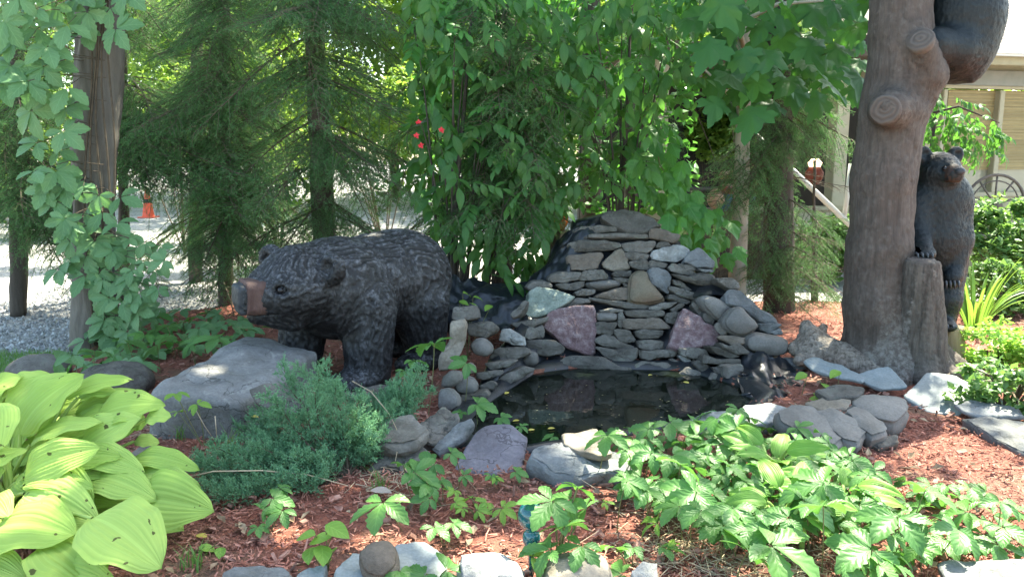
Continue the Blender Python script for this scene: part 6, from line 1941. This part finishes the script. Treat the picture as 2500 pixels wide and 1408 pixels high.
plant('seedling', 'sprig with glossy oval leaves at the right end of the pond liner', 'seedling', [(1970, 912, None, 5.1, .1), (2005, 935, None, 5.0, .09), (2010, 970, None, 4.95, .12), (2040, 965, None, 4.95, .12), (2050, 905, None, 5.05, .11), (1990, 960, None, 4.95, .1), (2030, 945, None, 5.0, .08)], OV, gb(2030, 985), None)
plant('creeper_plant', 'large five fingered creeper leaf in front of the bear hind leg', 'creeper', [(1060, 838, None, 4.75, .2), (1140, 885, None, 4.8, .13), (1010, 880, None, 4.85, .12), (990, 905, None, 4.85, .1)], CR, gb(1045, 1010), None)
plant('creeper_plant', 'creeper leaf reaching out over the dark water at the left end of the pond', 'creeper', [(1163, 985, None, 4.55, .14), (1128, 1005, None, 4.6, .08), (1222, 1018, None, 4.5, .08), (1350, 1065, None, 4.3, .07), (1270, 1040, None, 4.4, .06)], CR, gb(1135, 1060), None)
plant('creeper_plant', 'small plant growing on the liner between the bear rump and the mound', 'creeper', [(1130, 715, None, 6.1, .1), (1155, 725, None, 6.1, .1), (1120, 735, None, 6.05, .09), (1200, 745, None, 6.0, .1), (1145, 740, None, 6.0, .08)], OV, np.array([P(1140, 770, 6.1)[0], 6.1, .5]), None)
# creeper carpet round the foot of the vine tree
pt = [(240, 790), (330, 740), (420, 770), (540, 770), (600, 790), (560, 830), (430, 850), (330, 900), (250, 890), (130, 880), (190, 850)]
L = [(x, y, rr.uniform(.08, .3), None, rr.uniform(.13, .21)) for x, y in sample_px(pt, 52, 34, rr)]
L += [(x, y, rr.uniform(.05, .16), None, rr.uniform(.12, .18)) for x, y in sample_px([(240, 790), (300, 745), (420, 752), (600, 775), (640, 800), (560, 840), (400, 870), (300, 900), (180, 880)], 70, 26, rr)]
plant('creeper_patch', 'creeper carpet around the foot of the vine wrapped trunk', 'creeper', L, VI + CR[:2], gb(330, 880), rr=rr)
plant('creeper_plant', 'single creeper leaves on thin stalks against the big flat boulder', 'creeper', [(480, 985, None, 4.1, .09), (430, 960, None, 4.15, .09), (435, 1005, None, 4.12, .08)], CY_, gb(500, 1100), None)
# vine on the trunk
vb = np.array([P(250, 850, 6.4)[0], 6.38, 0.0])
vi = thing('climbing_vine', 'broad leaved creeper climbing the furrowed trunk at the left', 'vine', vb)
zones = [([(0, -60), (320, -60), (310, 60), (250, 100), (160, 90), (110, 180), (60, 230), (0, 200)], 42, 46, (.17, .26)),
         ([(30, 160), (150, 130), (200, 250), (150, 330), (140, 460), (90, 460), (60, 320)], 18, 48, (.16, .25)),
         ([(110, 430), (200, 440), (300, 450), (320, 560), (270, 560), (230, 520), (140, 540)], 20, 42, (.14, .22)),
         ([(150, 540), (300, 560), (330, 640), (300, 690), (250, 690), (140, 660)], 20, 38, (.14, .21)),
         ([(235, 660), (330, 680), (340, 780), (290, 830), (245, 800)], 26, 26, (.11, .19)),
         ([(300, 560), (400, 600), (410, 700), (330, 720)], 18, 34, (.1, .16))]
for poly, n_, mind, sz in zones:
    for (x, y) in sample_px(poly, n_, mind, rr):
        dx = abs(x - 235)
        p = P(x, y, 6.35 - min(.35, dx * .0016) + rr.uniform(-.12, .1))
        d = np.array([rr.uniform(-.7, .7), rr.uniform(-.6, -.1), rr.uniform(-1.0, -.3)])
        nn = np.array([rr.uniform(-.5, .5), -1, rr.uniform(.3, 1.0)])
        link('leaf', rr.choice(VI), vi, M=basis(d, nn, p, rr.uniform(*sz), vb))
        w = P(232 + rr.uniform(-30, 30), y - 15, 6.45)
        V, F = tube([w, (w + p) / 2 + [0, 0, .05], p], .0028, 4, False); part('leaf_stalk', MB().add(V, F), M_TWIG, vi)
for k in range(5):
    xs_ = 215 + k * 14
    V, F = tube([P(xs_ + 10 * math.sin(k + y_ * .01), y_, 6.42) for y_ in range(850, -120, -80)], np.linspace(.012, .005, 13), 5); part('stem', MB().add(V, F), M_TWIG, vi)

# ================================================================== HOSTAS
def hosta_leaf(mat, b, tip, w, h, mid_up, seed, base, parent, nt=16):
    b, tip = np.asarray(b, float), np.asarray(tip, float)
    L = np.linalg.norm(tip - b)
    rs = random.Random(seed)
    V, F, uv = leaf_grid(1.0, w / L, nt, .74, .68, 0, .3, 0.001, 31, .03 + rs.uniform(0, .03), .011, 5, .05, seed, .26)
    t = V[:, 1].copy()
    ax = (tip - b) / L
    side = nrm(np.cross(ax, [0, -.55, .85])); up = np.cross(side, ax)
    rl = rs.uniform(-.35, .35)
    side, up = side * math.cos(rl) + up * math.sin(rl), up * math.cos(rl) - side * math.sin(rl)
    arch = mid_up * L * np.sin(math.pi * np.clip(t, 0, 1) ** .8) - .12 * L * np.clip(t - .75, 0, 1) ** 1.5
    W = b + ax * (t * L)[:, None] + side * (V[:, 0] * L)[:, None] + up * (V[:, 2] * L + arch)[:, None]
    o = part('leaf', MB().add(W, F, uv), mat, parent, uv=True)
    g = base + np.array([rs.uniform(-.07, .07), rs.uniform(-.05, .05), .02])
    md = (g + b) / 2 + [0, 0, .08]
    s_ = np.linspace(0, 1, 8)[:, None]
    return tube((1 - s_) ** 2 * g + 2 * s_ * (1 - s_) * md + s_ ** 2 * b, np.linspace(.011, .007, 8), 6, False)
hb = G(20, 1290, 0); hb[2] = 0
hosta = thing('hosta', 'large chartreuse hosta with slug holed leaves at the left edge', 'hosta', hb)
M_PET = m_plain('petiole', (.3, .42, .1), .5)
HL = [(225,1265,395,1385,150,2.78,2.62), (-20,1300,185,1305,150,2.8,2.72), (110,1325,245,1440,140,2.75,2.6), (60,1205,240,1275,100,2.95,2.85), (322,1222,520,1245,118,3.1,3.0), (218,1170,382,1218,80,3.12,3.02),
      (325,1165,490,1188,52,3.2,3.1), (60,1165,245,1092,88,3.05,3.05), (75,1085,252,1030,66,3.2,3.25), (195,1100,345,1018,85,3.25,3.3), (195,1108,352,1150,62,3.2,3.12), (232,1022,402,985,85,3.35,3.4),
      (325,1120,487,1145,52,3.25,3.2), (50,1060,205,912,112,3.25,3.4), (160,972,325,925,52,3.4,3.5), (20,965,132,915,55,3.4,3.5), (-60,980,58,913,62,3.3,3.45), (-10,985,-5,1100,78,3.1,2.95), (-60,1160,66,1095,55,3.0,3.1),
      (60,1185,228,1190,52,3.0,2.95), (355,1022,418,1018,46,3.35,3.35), (-30,1370,62,1410,60,2.7,2.6), (145,1395,280,1430,90,2.68,2.58), (-40,1220,20,1260,70,2.9,2.8), (190,970,300,960,40,3.45,3.5), (180,1050,290,990,60,3.35,3.4)]
pet = MB()
for q, (x0, y0, x1, y1, w, Ya, Yb) in enumerate(HL):
    a_, b_ = P(x0, y0, Ya), P(x1, y1, Yb)
    V, F = hosta_leaf(M_HOSTA, a_, b_, w / FP * Ya * 1.38, 0, .12, q, hb, hosta); part('petiole', MB().add(V, F), M_PET, hosta)
    rs = random.Random(q + 400)
    dx, dy = rs.uniform(-45, 25), rs.uniform(5, 45)
    for _k in range(2):
        dx, dy = rs.uniform(-55, 30), rs.uniform(5, 55)
        if y1 + dy > 1300: continue
        V, F = hosta_leaf(M_HOSTA, P(x0 + dx, y0 + dy, Ya + .06), P(x1 + dx - rs.uniform(0, 40), y1 + dy + rs.uniform(-30, 20), Yb + .08), w / FP * Ya * rs.uniform(1.1, 1.45), 0, .1, q + 700 + _k * 60, hb, hosta, 12); part('petiole', MB().add(V, F), M_PET, hosta)
rr = random.Random(3)
for q in range(34):                                   # lower, inner leaves
    a = rr.uniform(-.6, 3.6); rad = rr.uniform(.12, .3)
    b_ = hb + [math.cos(a) * rad, math.sin(a) * rad * .8 - .03, rr.uniform(.1, .3)]
    tp_ = b_ + np.array([math.cos(a) * .25, math.sin(a) * .22 - .05, rr.uniform(-.1, .06)])
    V, F = hosta_leaf(M_HOSTA, b_, tp_, rr.uniform(.12, .17), 0, .1, 50 + q, hb, hosta, 12); part('petiole', MB().add(V, F), M_PET, hosta)
for (cx, cy, n_, lab, sd) in ((1890, 1150, 10, 'green hosta in the middle of the creeper patch', 4), (1930, 1290, 8, 'small green hosta at the lower edge of the creeper patch', 6), (2030, 1240, 6, 'hosta with glossy leaves right of the patch centre', 8)):
    b0 = gb(cx, cy + 40)
    hh = thing('hosta', lab, 'hosta', b0, 'green hostas in the creeper')
    rr = random.Random(sd); pet = MB()
    for q in range(n_):
        a = q * 2.4 + rr.uniform(-.3, .3); rad = rr.uniform(.04, .12)
        b_ = b0 + [math.cos(a) * rad, math.sin(a) * rad, rr.uniform(.1, .21)]
        tp_ = b_ + np.array([math.cos(a) * rr.uniform(.15, .2), math.sin(a) * .17, rr.uniform(-.03, .12)])
        V, F = hosta_leaf(M_HOSTG, b_, tp_, rr.uniform(.075, .1), 0, .14, 90 + q + sd * 20, b0, hh, 12); part('petiole', MB().add(V, F), M_PET, hh)

# ================================================================== JUNIPER
def juniper_mesh(seed):
    rg = np.random.default_rng(seed)
    mb = MB(); L = .26
    S0, S1 = [], []
    t = np.linspace(0, 1, 8)
    main = np.stack([L * t, .03 * np.sin(t * 3 + seed), .05 * t ** 2], 1)
    V, F = tube(main, np.linspace(.004, .0015, 8), 4, False); mb.add(V, F)
    nw = len(F[0]) if isinstance(F, list) else len(F)
    S0.append(main[3:-1]); S1.append(main[4:])
    for k in range(34):
        x = .12 + .86 * rg.random()
        p = np.array([np.interp(x, t, main[:, c]) for c in range(3)])
        a = rg.uniform(0, 6.28); l = (.1 * (1 - x) + .035) * rg.uniform(.7, 1.2)
        d = np.array([.8, math.cos(a) * .75, math.sin(a) * .75 + .25]); d /= np.linalg.norm(d)
        n_ = 4; s = np.linspace(0, 1, n_)[:, None]
        q = p + d * l * s + np.array([0, 0, .02]) * s ** 2
        S0.append(q[:-1]); S1.append(q[1:])
        for m_ in range(4):
            u = rg.uniform(.25, .95); p2_ = p + d * l * u
            a2 = rg.uniform(0, 6.28); d2 = d * .7 + np.array([math.cos(a2) * .5, math.sin(a2) * .5, .25]); d2 /= np.linalg.norm(d2)
            S0.append(p2_[None]); S1.append((p2_ + d2 * rg.uniform(.018, .035))[None])
    V, F2 = needle_tris(np.concatenate(S0), np.concatenate(S1), 420, .0085, .0042, rg, .1)
    mb.add(V, F2)
    me = mb.mesh('juniper_spray', [M_TWIG, M_JUN], False)
    mi = np.ones(len(me.polygons), np.int32); mi[:nw] = 0
    me.polygons.foreach_set('material_index', mi)
    return me
JUN = [juniper_mesh(k) for k in range(4)]
jb = gb(850, 1160)
jn = thing('juniper', 'low blue green juniper spreading in front of the carved bear', 'juniper', jb)
rr = random.Random(8)
jz = [([(705, 915), (760, 920), (820, 950), (850, 985), (960, 990), (1000, 1060), (900, 1100), (850, 1140), (740, 1150), (640, 1130), (620, 1060), (650, 1010), (720, 990)], 110, 22, 3.75, 4.3),
      ([(980, 950), (1015, 930), (1025, 960), (1025, 1010), (960, 1020), (930, 980)], 16, 18, 4.2, 4.4),
      ([(490, 1130), (560, 1090), (700, 1110), (800, 1130), (790, 1180), (700, 1200), (600, 1215), (520, 1220)], 70, 22, 3.5, 3.9),
      ([(860, 1060), (930, 1050), (920, 1120), (860, 1140)], 14, 20, 3.75, 3.95)]
for poly, n_, mind, y0, y1 in jz:
    for (x, y) in sample_px(poly, n_, mind, rr):
        Y = y0 + (y1 - y0) * rr.random()
        p = P(x, y, Y)
        if p[2] < .02: p = G(x, y, .04)
        out = p - (jb + [0, .1, .0]); out[2] = abs(out[2]) * .6 + .12
        d = nrm(nrm(out) + np.array([rr.uniform(-.4, .4), rr.uniform(-.4, .2), rr.uniform(-.1, .5)]))
        s_ = rr.uniform(.65, 1.05)
        xq = d; zq = nrm(np.array([rr.uniform(-.5, .5), -.5, 1.]) - d * np.dot([0, -.5, 1.], d)); yq = nrm(np.cross(zq, xq)); zq = np.cross(xq, yq)
        c = p - d * .17 * s_ - jb
        link('spray', rr.choice(JUN), jn, M=Matrix(((xq[0] * s_, yq[0] * s_, zq[0] * s_, c[0]), (xq[1] * s_, yq[1] * s_, zq[1] * s_, c[1]), (xq[2] * s_, yq[2] * s_, zq[2] * s_, c[2]), (0, 0, 0, 1))))
        if rr.random() < .35:
            V, F = tube([jb, (jb + p) / 2 + [0, 0, -.02], p - d * .15], [.008, .006, .003], 5, False); part('stem', MB().add(V, F), M_TWIG, jn)
# long dry stems before the juniper
def dry(label, pts, r_=.004):
    V, F = tube(pts, np.linspace(r_, r_ * .5, len(pts)), 5)
    single('dry_stem', MB().add(V, F), M_STRAW, label, 'stem')
dry('thin brown stem arching from the bear leg down to the mulch', [P(860, 930, 4.3), P(905, 955, 4.15), P(950, 1010, 4.0), P(977, 1065, 3.9), P(965, 1125, 3.75)], .0035)
dry('long pale dry stem lying across the front of the juniper', [G(455, 1165, .12), G(520, 1150, .14), G(640, 1148, .13), G(750, 1158, .1), G(850, 1185, .05)], .0045)
dry('bent dry stem in front of the big flat boulder', [P(478, 1000, 4.08), P(500, 1040, 4.05), G(535, 1090, .02)], .003)
dry('short upright dry stem left of the juniper', [P(525, 1015, 4.05), P(528, 1050, 4.03), G(530, 1092, .02)], .003)

# ================================================================== RIGHT SIDE PLANTING, FALLEN LEAVES, GLASS BULB
def bushy(name, label, c, r, n_, leaf, seed, mat=M_BUSH, group='shrubs by the house'):
    rg = np.random.default_rng(seed)
    o = thing(name, label, 'shrub', np.array([c[0], c[1], 0.]), group)
    p, _ = clump_crown(seed, n_, 1, 1, .1, 22)
    p = p * np.array(r) + np.array(c); p = p[p[:, 2] > .02]
    V, F = leaf_quads(p, leaf, rg, .6)
    part('foliage', MB().add(V, F), mat, o, False)
    for k in range(9):
        q = p[rg.integers(0, len(p))]
        V, F = tube([np.array([c[0], c[1], -.03]), (np.array([c[0], c[1], 0]) + q) / 2 + [0, 0, .1], q], [.012, .008, .004], 5, False); part('stem', MB().add(V, F), M_TWIG, o)
def at(px, py, Y):
    p = P(px, py, Y)
    return p if p[2] > .16 else G(px, py, .16)
bushy('shrub', 'pale leafed shrub in bright sun under the house window', at(2470, 560, 8.6), (.55, .5, .5), 2600, .085, 31)
bushy('shrub', 'sunlit low shrub right of the strap leaved clump', at(2460, 690, 7.8), (.5, .5, .32), 2200, .07, 32)
bushy('shrub', 'yellow green feathery plant at the right edge of the red mulch', at(2440, 860, 6.9), (.35, .35, .28), 2000, .045, 33, M_CREEPY)
bushy('shrub', 'low sunlit ground plant at the right edge by the slabs', at(2460, 950, 6.3), (.3, .35, .2), 1400, .055, 34)
bushy('shrub', 'dense green shrub at the wall of the house', at(2560, 620, 9.6), (.7, .5, .6), 2600, .085, 36)
bushy('shrub', 'leafy shrub behind the white frame', at(2030, 600, 10.0), (1.0, .4, .5), 2600, .09, 37)
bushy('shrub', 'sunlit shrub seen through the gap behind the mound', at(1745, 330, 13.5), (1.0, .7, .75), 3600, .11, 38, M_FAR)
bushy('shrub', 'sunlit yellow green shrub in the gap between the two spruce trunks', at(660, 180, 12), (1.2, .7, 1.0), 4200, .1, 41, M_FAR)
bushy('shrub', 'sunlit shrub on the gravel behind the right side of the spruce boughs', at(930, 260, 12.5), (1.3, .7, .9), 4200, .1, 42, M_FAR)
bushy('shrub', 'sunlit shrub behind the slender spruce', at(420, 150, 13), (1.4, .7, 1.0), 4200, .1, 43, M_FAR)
bushy('shrub', 'bright sunlit shrub behind the maple leaves', at(1850, 120, 12.5), (1.4, .7, .9), 4200, .1, 44, M_FAR)
bushy('shrub', 'sunlit shrub left behind the boughs of the edge spruce', at(30, 200, 13), (1.4, .7, .9), 4200, .1, 45, M_FAR)
bushy('shrub', 'sunlit understory shrub left behind the boughs', at(640, 330, 15), (2.2, 1.2, 1.2), 4200, .13, 39, M_FAR)
bushy('shrub', 'sunlit understory shrub behind the vine covered trunk', at(60, 400, 16), (2.2, 1.2, 1.6), 4200, .13, 40, M_FAR)
# bough of a tree by the house that catches the sun above the upright bear
sb2 = np.array([P(2150, 700, 8.8)[0], 8.8, 0.])
s2 = thing('small_tree', 'slim tree with sunlit leaf sprays in front of the house window', 'tree', sb2)
lm = [sb2, P(2190, 420, 8.7), P(2260, 280, 8.5), P(2340, 260, 8.3), P(2440, 300, 8.2)]
V, F = tube(lm, [.04, .03, .02, .012, .005], 7); part('trunk', MB().add(V, F), M_BARK, s2)
rr = random.Random(19)
for (x, y) in sample_px([(2265, 210), (2330, 230), (2400, 270), (2450, 300), (2440, 350), (2360, 385), (2290, 370), (2250, 330)], 80, 13, rr):
    p = P(x, y, rr.uniform(8.1, 8.6))
    link('leaf_spray', rr.choice(SPR), s2, M=basis((rr.uniform(-.5, 1), rr.uniform(-.5, .3), rr.uniform(-.6, .1)), (rr.uniform(-.3, .3), -.4, 1), p, rr.uniform(.4, .65), sb2))
# strap leaved clump
dc = np.array([P(2385, 740, 7.2)[0], 7.2, 0.])
dl = thing('daylily', 'clump of arching strap leaves right of the upright bear', 'plant', dc)
rr = random.Random(14)
for k in range(46):
    a = rr.uniform(0, 6.28); L_ = rr.uniform(.5, .85); lean = rr.uniform(.25, .85)
    t_ = np.linspace(0, 1, 10)
    rad = lean * L_ * t_ ** 1.4; hgt = L_ * (t_ * (1.05 - .3 * lean) - .5 * lean * t_ ** 3)
    mid = dc + np.stack([np.cos(a) * rad + .08 * math.cos(a), np.sin(a) * rad + .08 * math.sin(a), np.maximum(hgt, .01)], 1)
    sd = np.array([-math.sin(a), math.cos(a), 0])
    w = (.014 * (1 - t_ ** 3) + .001)[:, None]
    V = np.stack([mid - sd * w, mid + [0, 0, -.006], mid + sd * w], 1).reshape(-1, 3)
    i = np.arange(9)[:, None] * 3; j = np.arange(2)[None]
    part('leaf', MB().add(V, np.stack([i + j, i + j + 1, i + 4 + j, i + 3 + j], -1).reshape(-1, 4)), M_STRAP, dl)
# floating and fallen leaves
def fallen(px, py, z, s, label, group=None, mat=M_YELLOW):
    V, F, uv = leaf_grid(1, .55, 5, .8, .9, 0, .15, .3, 3)
    me = MB().add(V, F, uv).mesh('fallen_leaf', mat)
    rr = random.Random(int(px))
    p = G(px, py, z)
    o = link('fallen_leaf', me, M=basis((rr.uniform(-1, 1), rr.uniform(-.4, .4), .03), (rr.uniform(-.2, .2), rr.uniform(-.3, 0), 1), p, s))
    tag(o, label, 'leaf', group)
for k, (x, y) in enumerate(((1207, 943), (1208, 959), (1232, 961), (1290, 1050), (1337, 1046), (1268, 1025), (1592, 914))):
    fallen(x, y, WL + .006, .045, 'small yellow leaf floating on the dark pond', 'yellow leaves floating on the pond')
fallen(1682, 935, .05, .05, 'bright yellow leaf on the stones at the right end of the pond')
fallen(505, 1310, .03, .06, 'yellow leaf on the mulch beside the hosta')
fallen(612, 1015, .2, .05, 'orange yellow leaf caught on the left side of the juniper')
fallen(905, 1195, .04, .11, 'curled grey dry leaf on the mulch below the juniper', None, m_plain('dry_leaf', (.3, .24, .2), .8, (.42, .36, .32), 20, 0))
# blue glass watering bulb
m, t, b, _ = nodes('teal_glass')
b.inputs['Base Color'].default_value = (.008, .17, .21, 1)
b.inputs['Roughness'].default_value = .03
b.inputs['Transmission Weight'].default_value = .55
b.inputs['IOR'].default_value = 1.5
b.inputs['Coat Weight'].default_value = .6
gb_ = G(1297, 1400, .0)
gl = thing('glass_bulb', 'teal blown glass watering bulb with a round top and narrow neck in the mulch', 'glass bulb', gb_)
prof = [(.001, -.05), (.012, -.05), (.013, .06), (.014, .1), (.02, .125), (.036, .145), (.042, .17), (.036, .195), (.026, .208), (.03, .216), (.05, .235), (.062, .265), (.06, .3), (.044, .325), (.02, .338), (.001, .341)]
pr = np.array(prof); s_ = np.linspace(0, 1, len(pr)); ss = np.linspace(0, 1, 44)
pr = np.stack([np.interp(ss, s_, pr[:, k]) for k in (0, 1)], 1)
pr[1:-1] = (pr[:-2] + pr[1:-1] * 2 + pr[2:]) / 4
V, F = lathe(pr, 28); part('bulb', MB().add(V * .84 + gb_, F), m, gl)
# grass tufts
M_GRASS = m_leaf('grass_blade', (.09, .2, .05), (.16, .3, .08), (.2, .4, .05), .35, .5, .3)
def tuft(px, py, n_, h, seed, label):
    rr = random.Random(seed); c = gb(px, py); mb = MB()
    for k in range(n_):
        a = rr.uniform(0, 6.28); L_ = h * rr.uniform(.5, 1.1); b_ = c + [rr.uniform(-.04, .04), rr.uniform(-.04, .04), 0]
        t_ = np.linspace(0, 1, 6); rad = .45 * L_ * t_ ** 1.8
        mid = b_ + np.stack([np.cos(a) * rad, np.sin(a) * rad, L_ * t_ * (1 - .25 * t_)], 1)
        sd = np.array([-math.sin(a), math.cos(a), 0]); w = (.0022 * (1 - t_ ** 2) + .0003)[:, None]
        V = np.stack([mid - sd * w, mid + sd * w], 1).reshape(-1, 3)
        i = np.arange(5)[:, None] * 2
        mb.add(V, np.stack([i, i + 1, i + 3, i + 2], -1).reshape(-1, 4))
    single('grass_tuft', mb, M_GRASS, label, 'grass')
tuft(470, 1390, 30, .14, 1, 'thin grass tuft in the mulch at the foot of the hosta')
tuft(925, 1200, 22, .16, 2, 'sparse grass tuft below the right side of the juniper')
tuft(560, 1110, 26, .2, 3, 'grass tuft growing at the left end of the juniper')
tuft(440, 1080, 16, .16, 4, 'grass blades at the foot of the big flat boulder')
rg = np.random.default_rng(44)
n = 2600
p = np.array([G(x, y, -.04)[:2] for x, y in zip(rg.uniform(-60, 190, n), rg.uniform(862, 912, n))])
a = rg.uniform(0, 6.28, n); L_ = rg.uniform(.02, .07, n); sd = np.stack([-np.sin(a), np.cos(a), 0 * a], 1) * .003
b3 = np.c_[p, np.full(n, -.04)]
tipv = b3 + np.stack([np.cos(a) * L_ * .5, np.sin(a) * L_ * .5, L_], 1)
mb = MB().add(np.stack([b3 - sd, b3 + sd, tipv], 1).reshape(-1, 3), np.arange(3 * n).reshape(-1, 3))
tag(link('grass', mb.mesh('grass', M_GRASS, False)), kind='stuff')
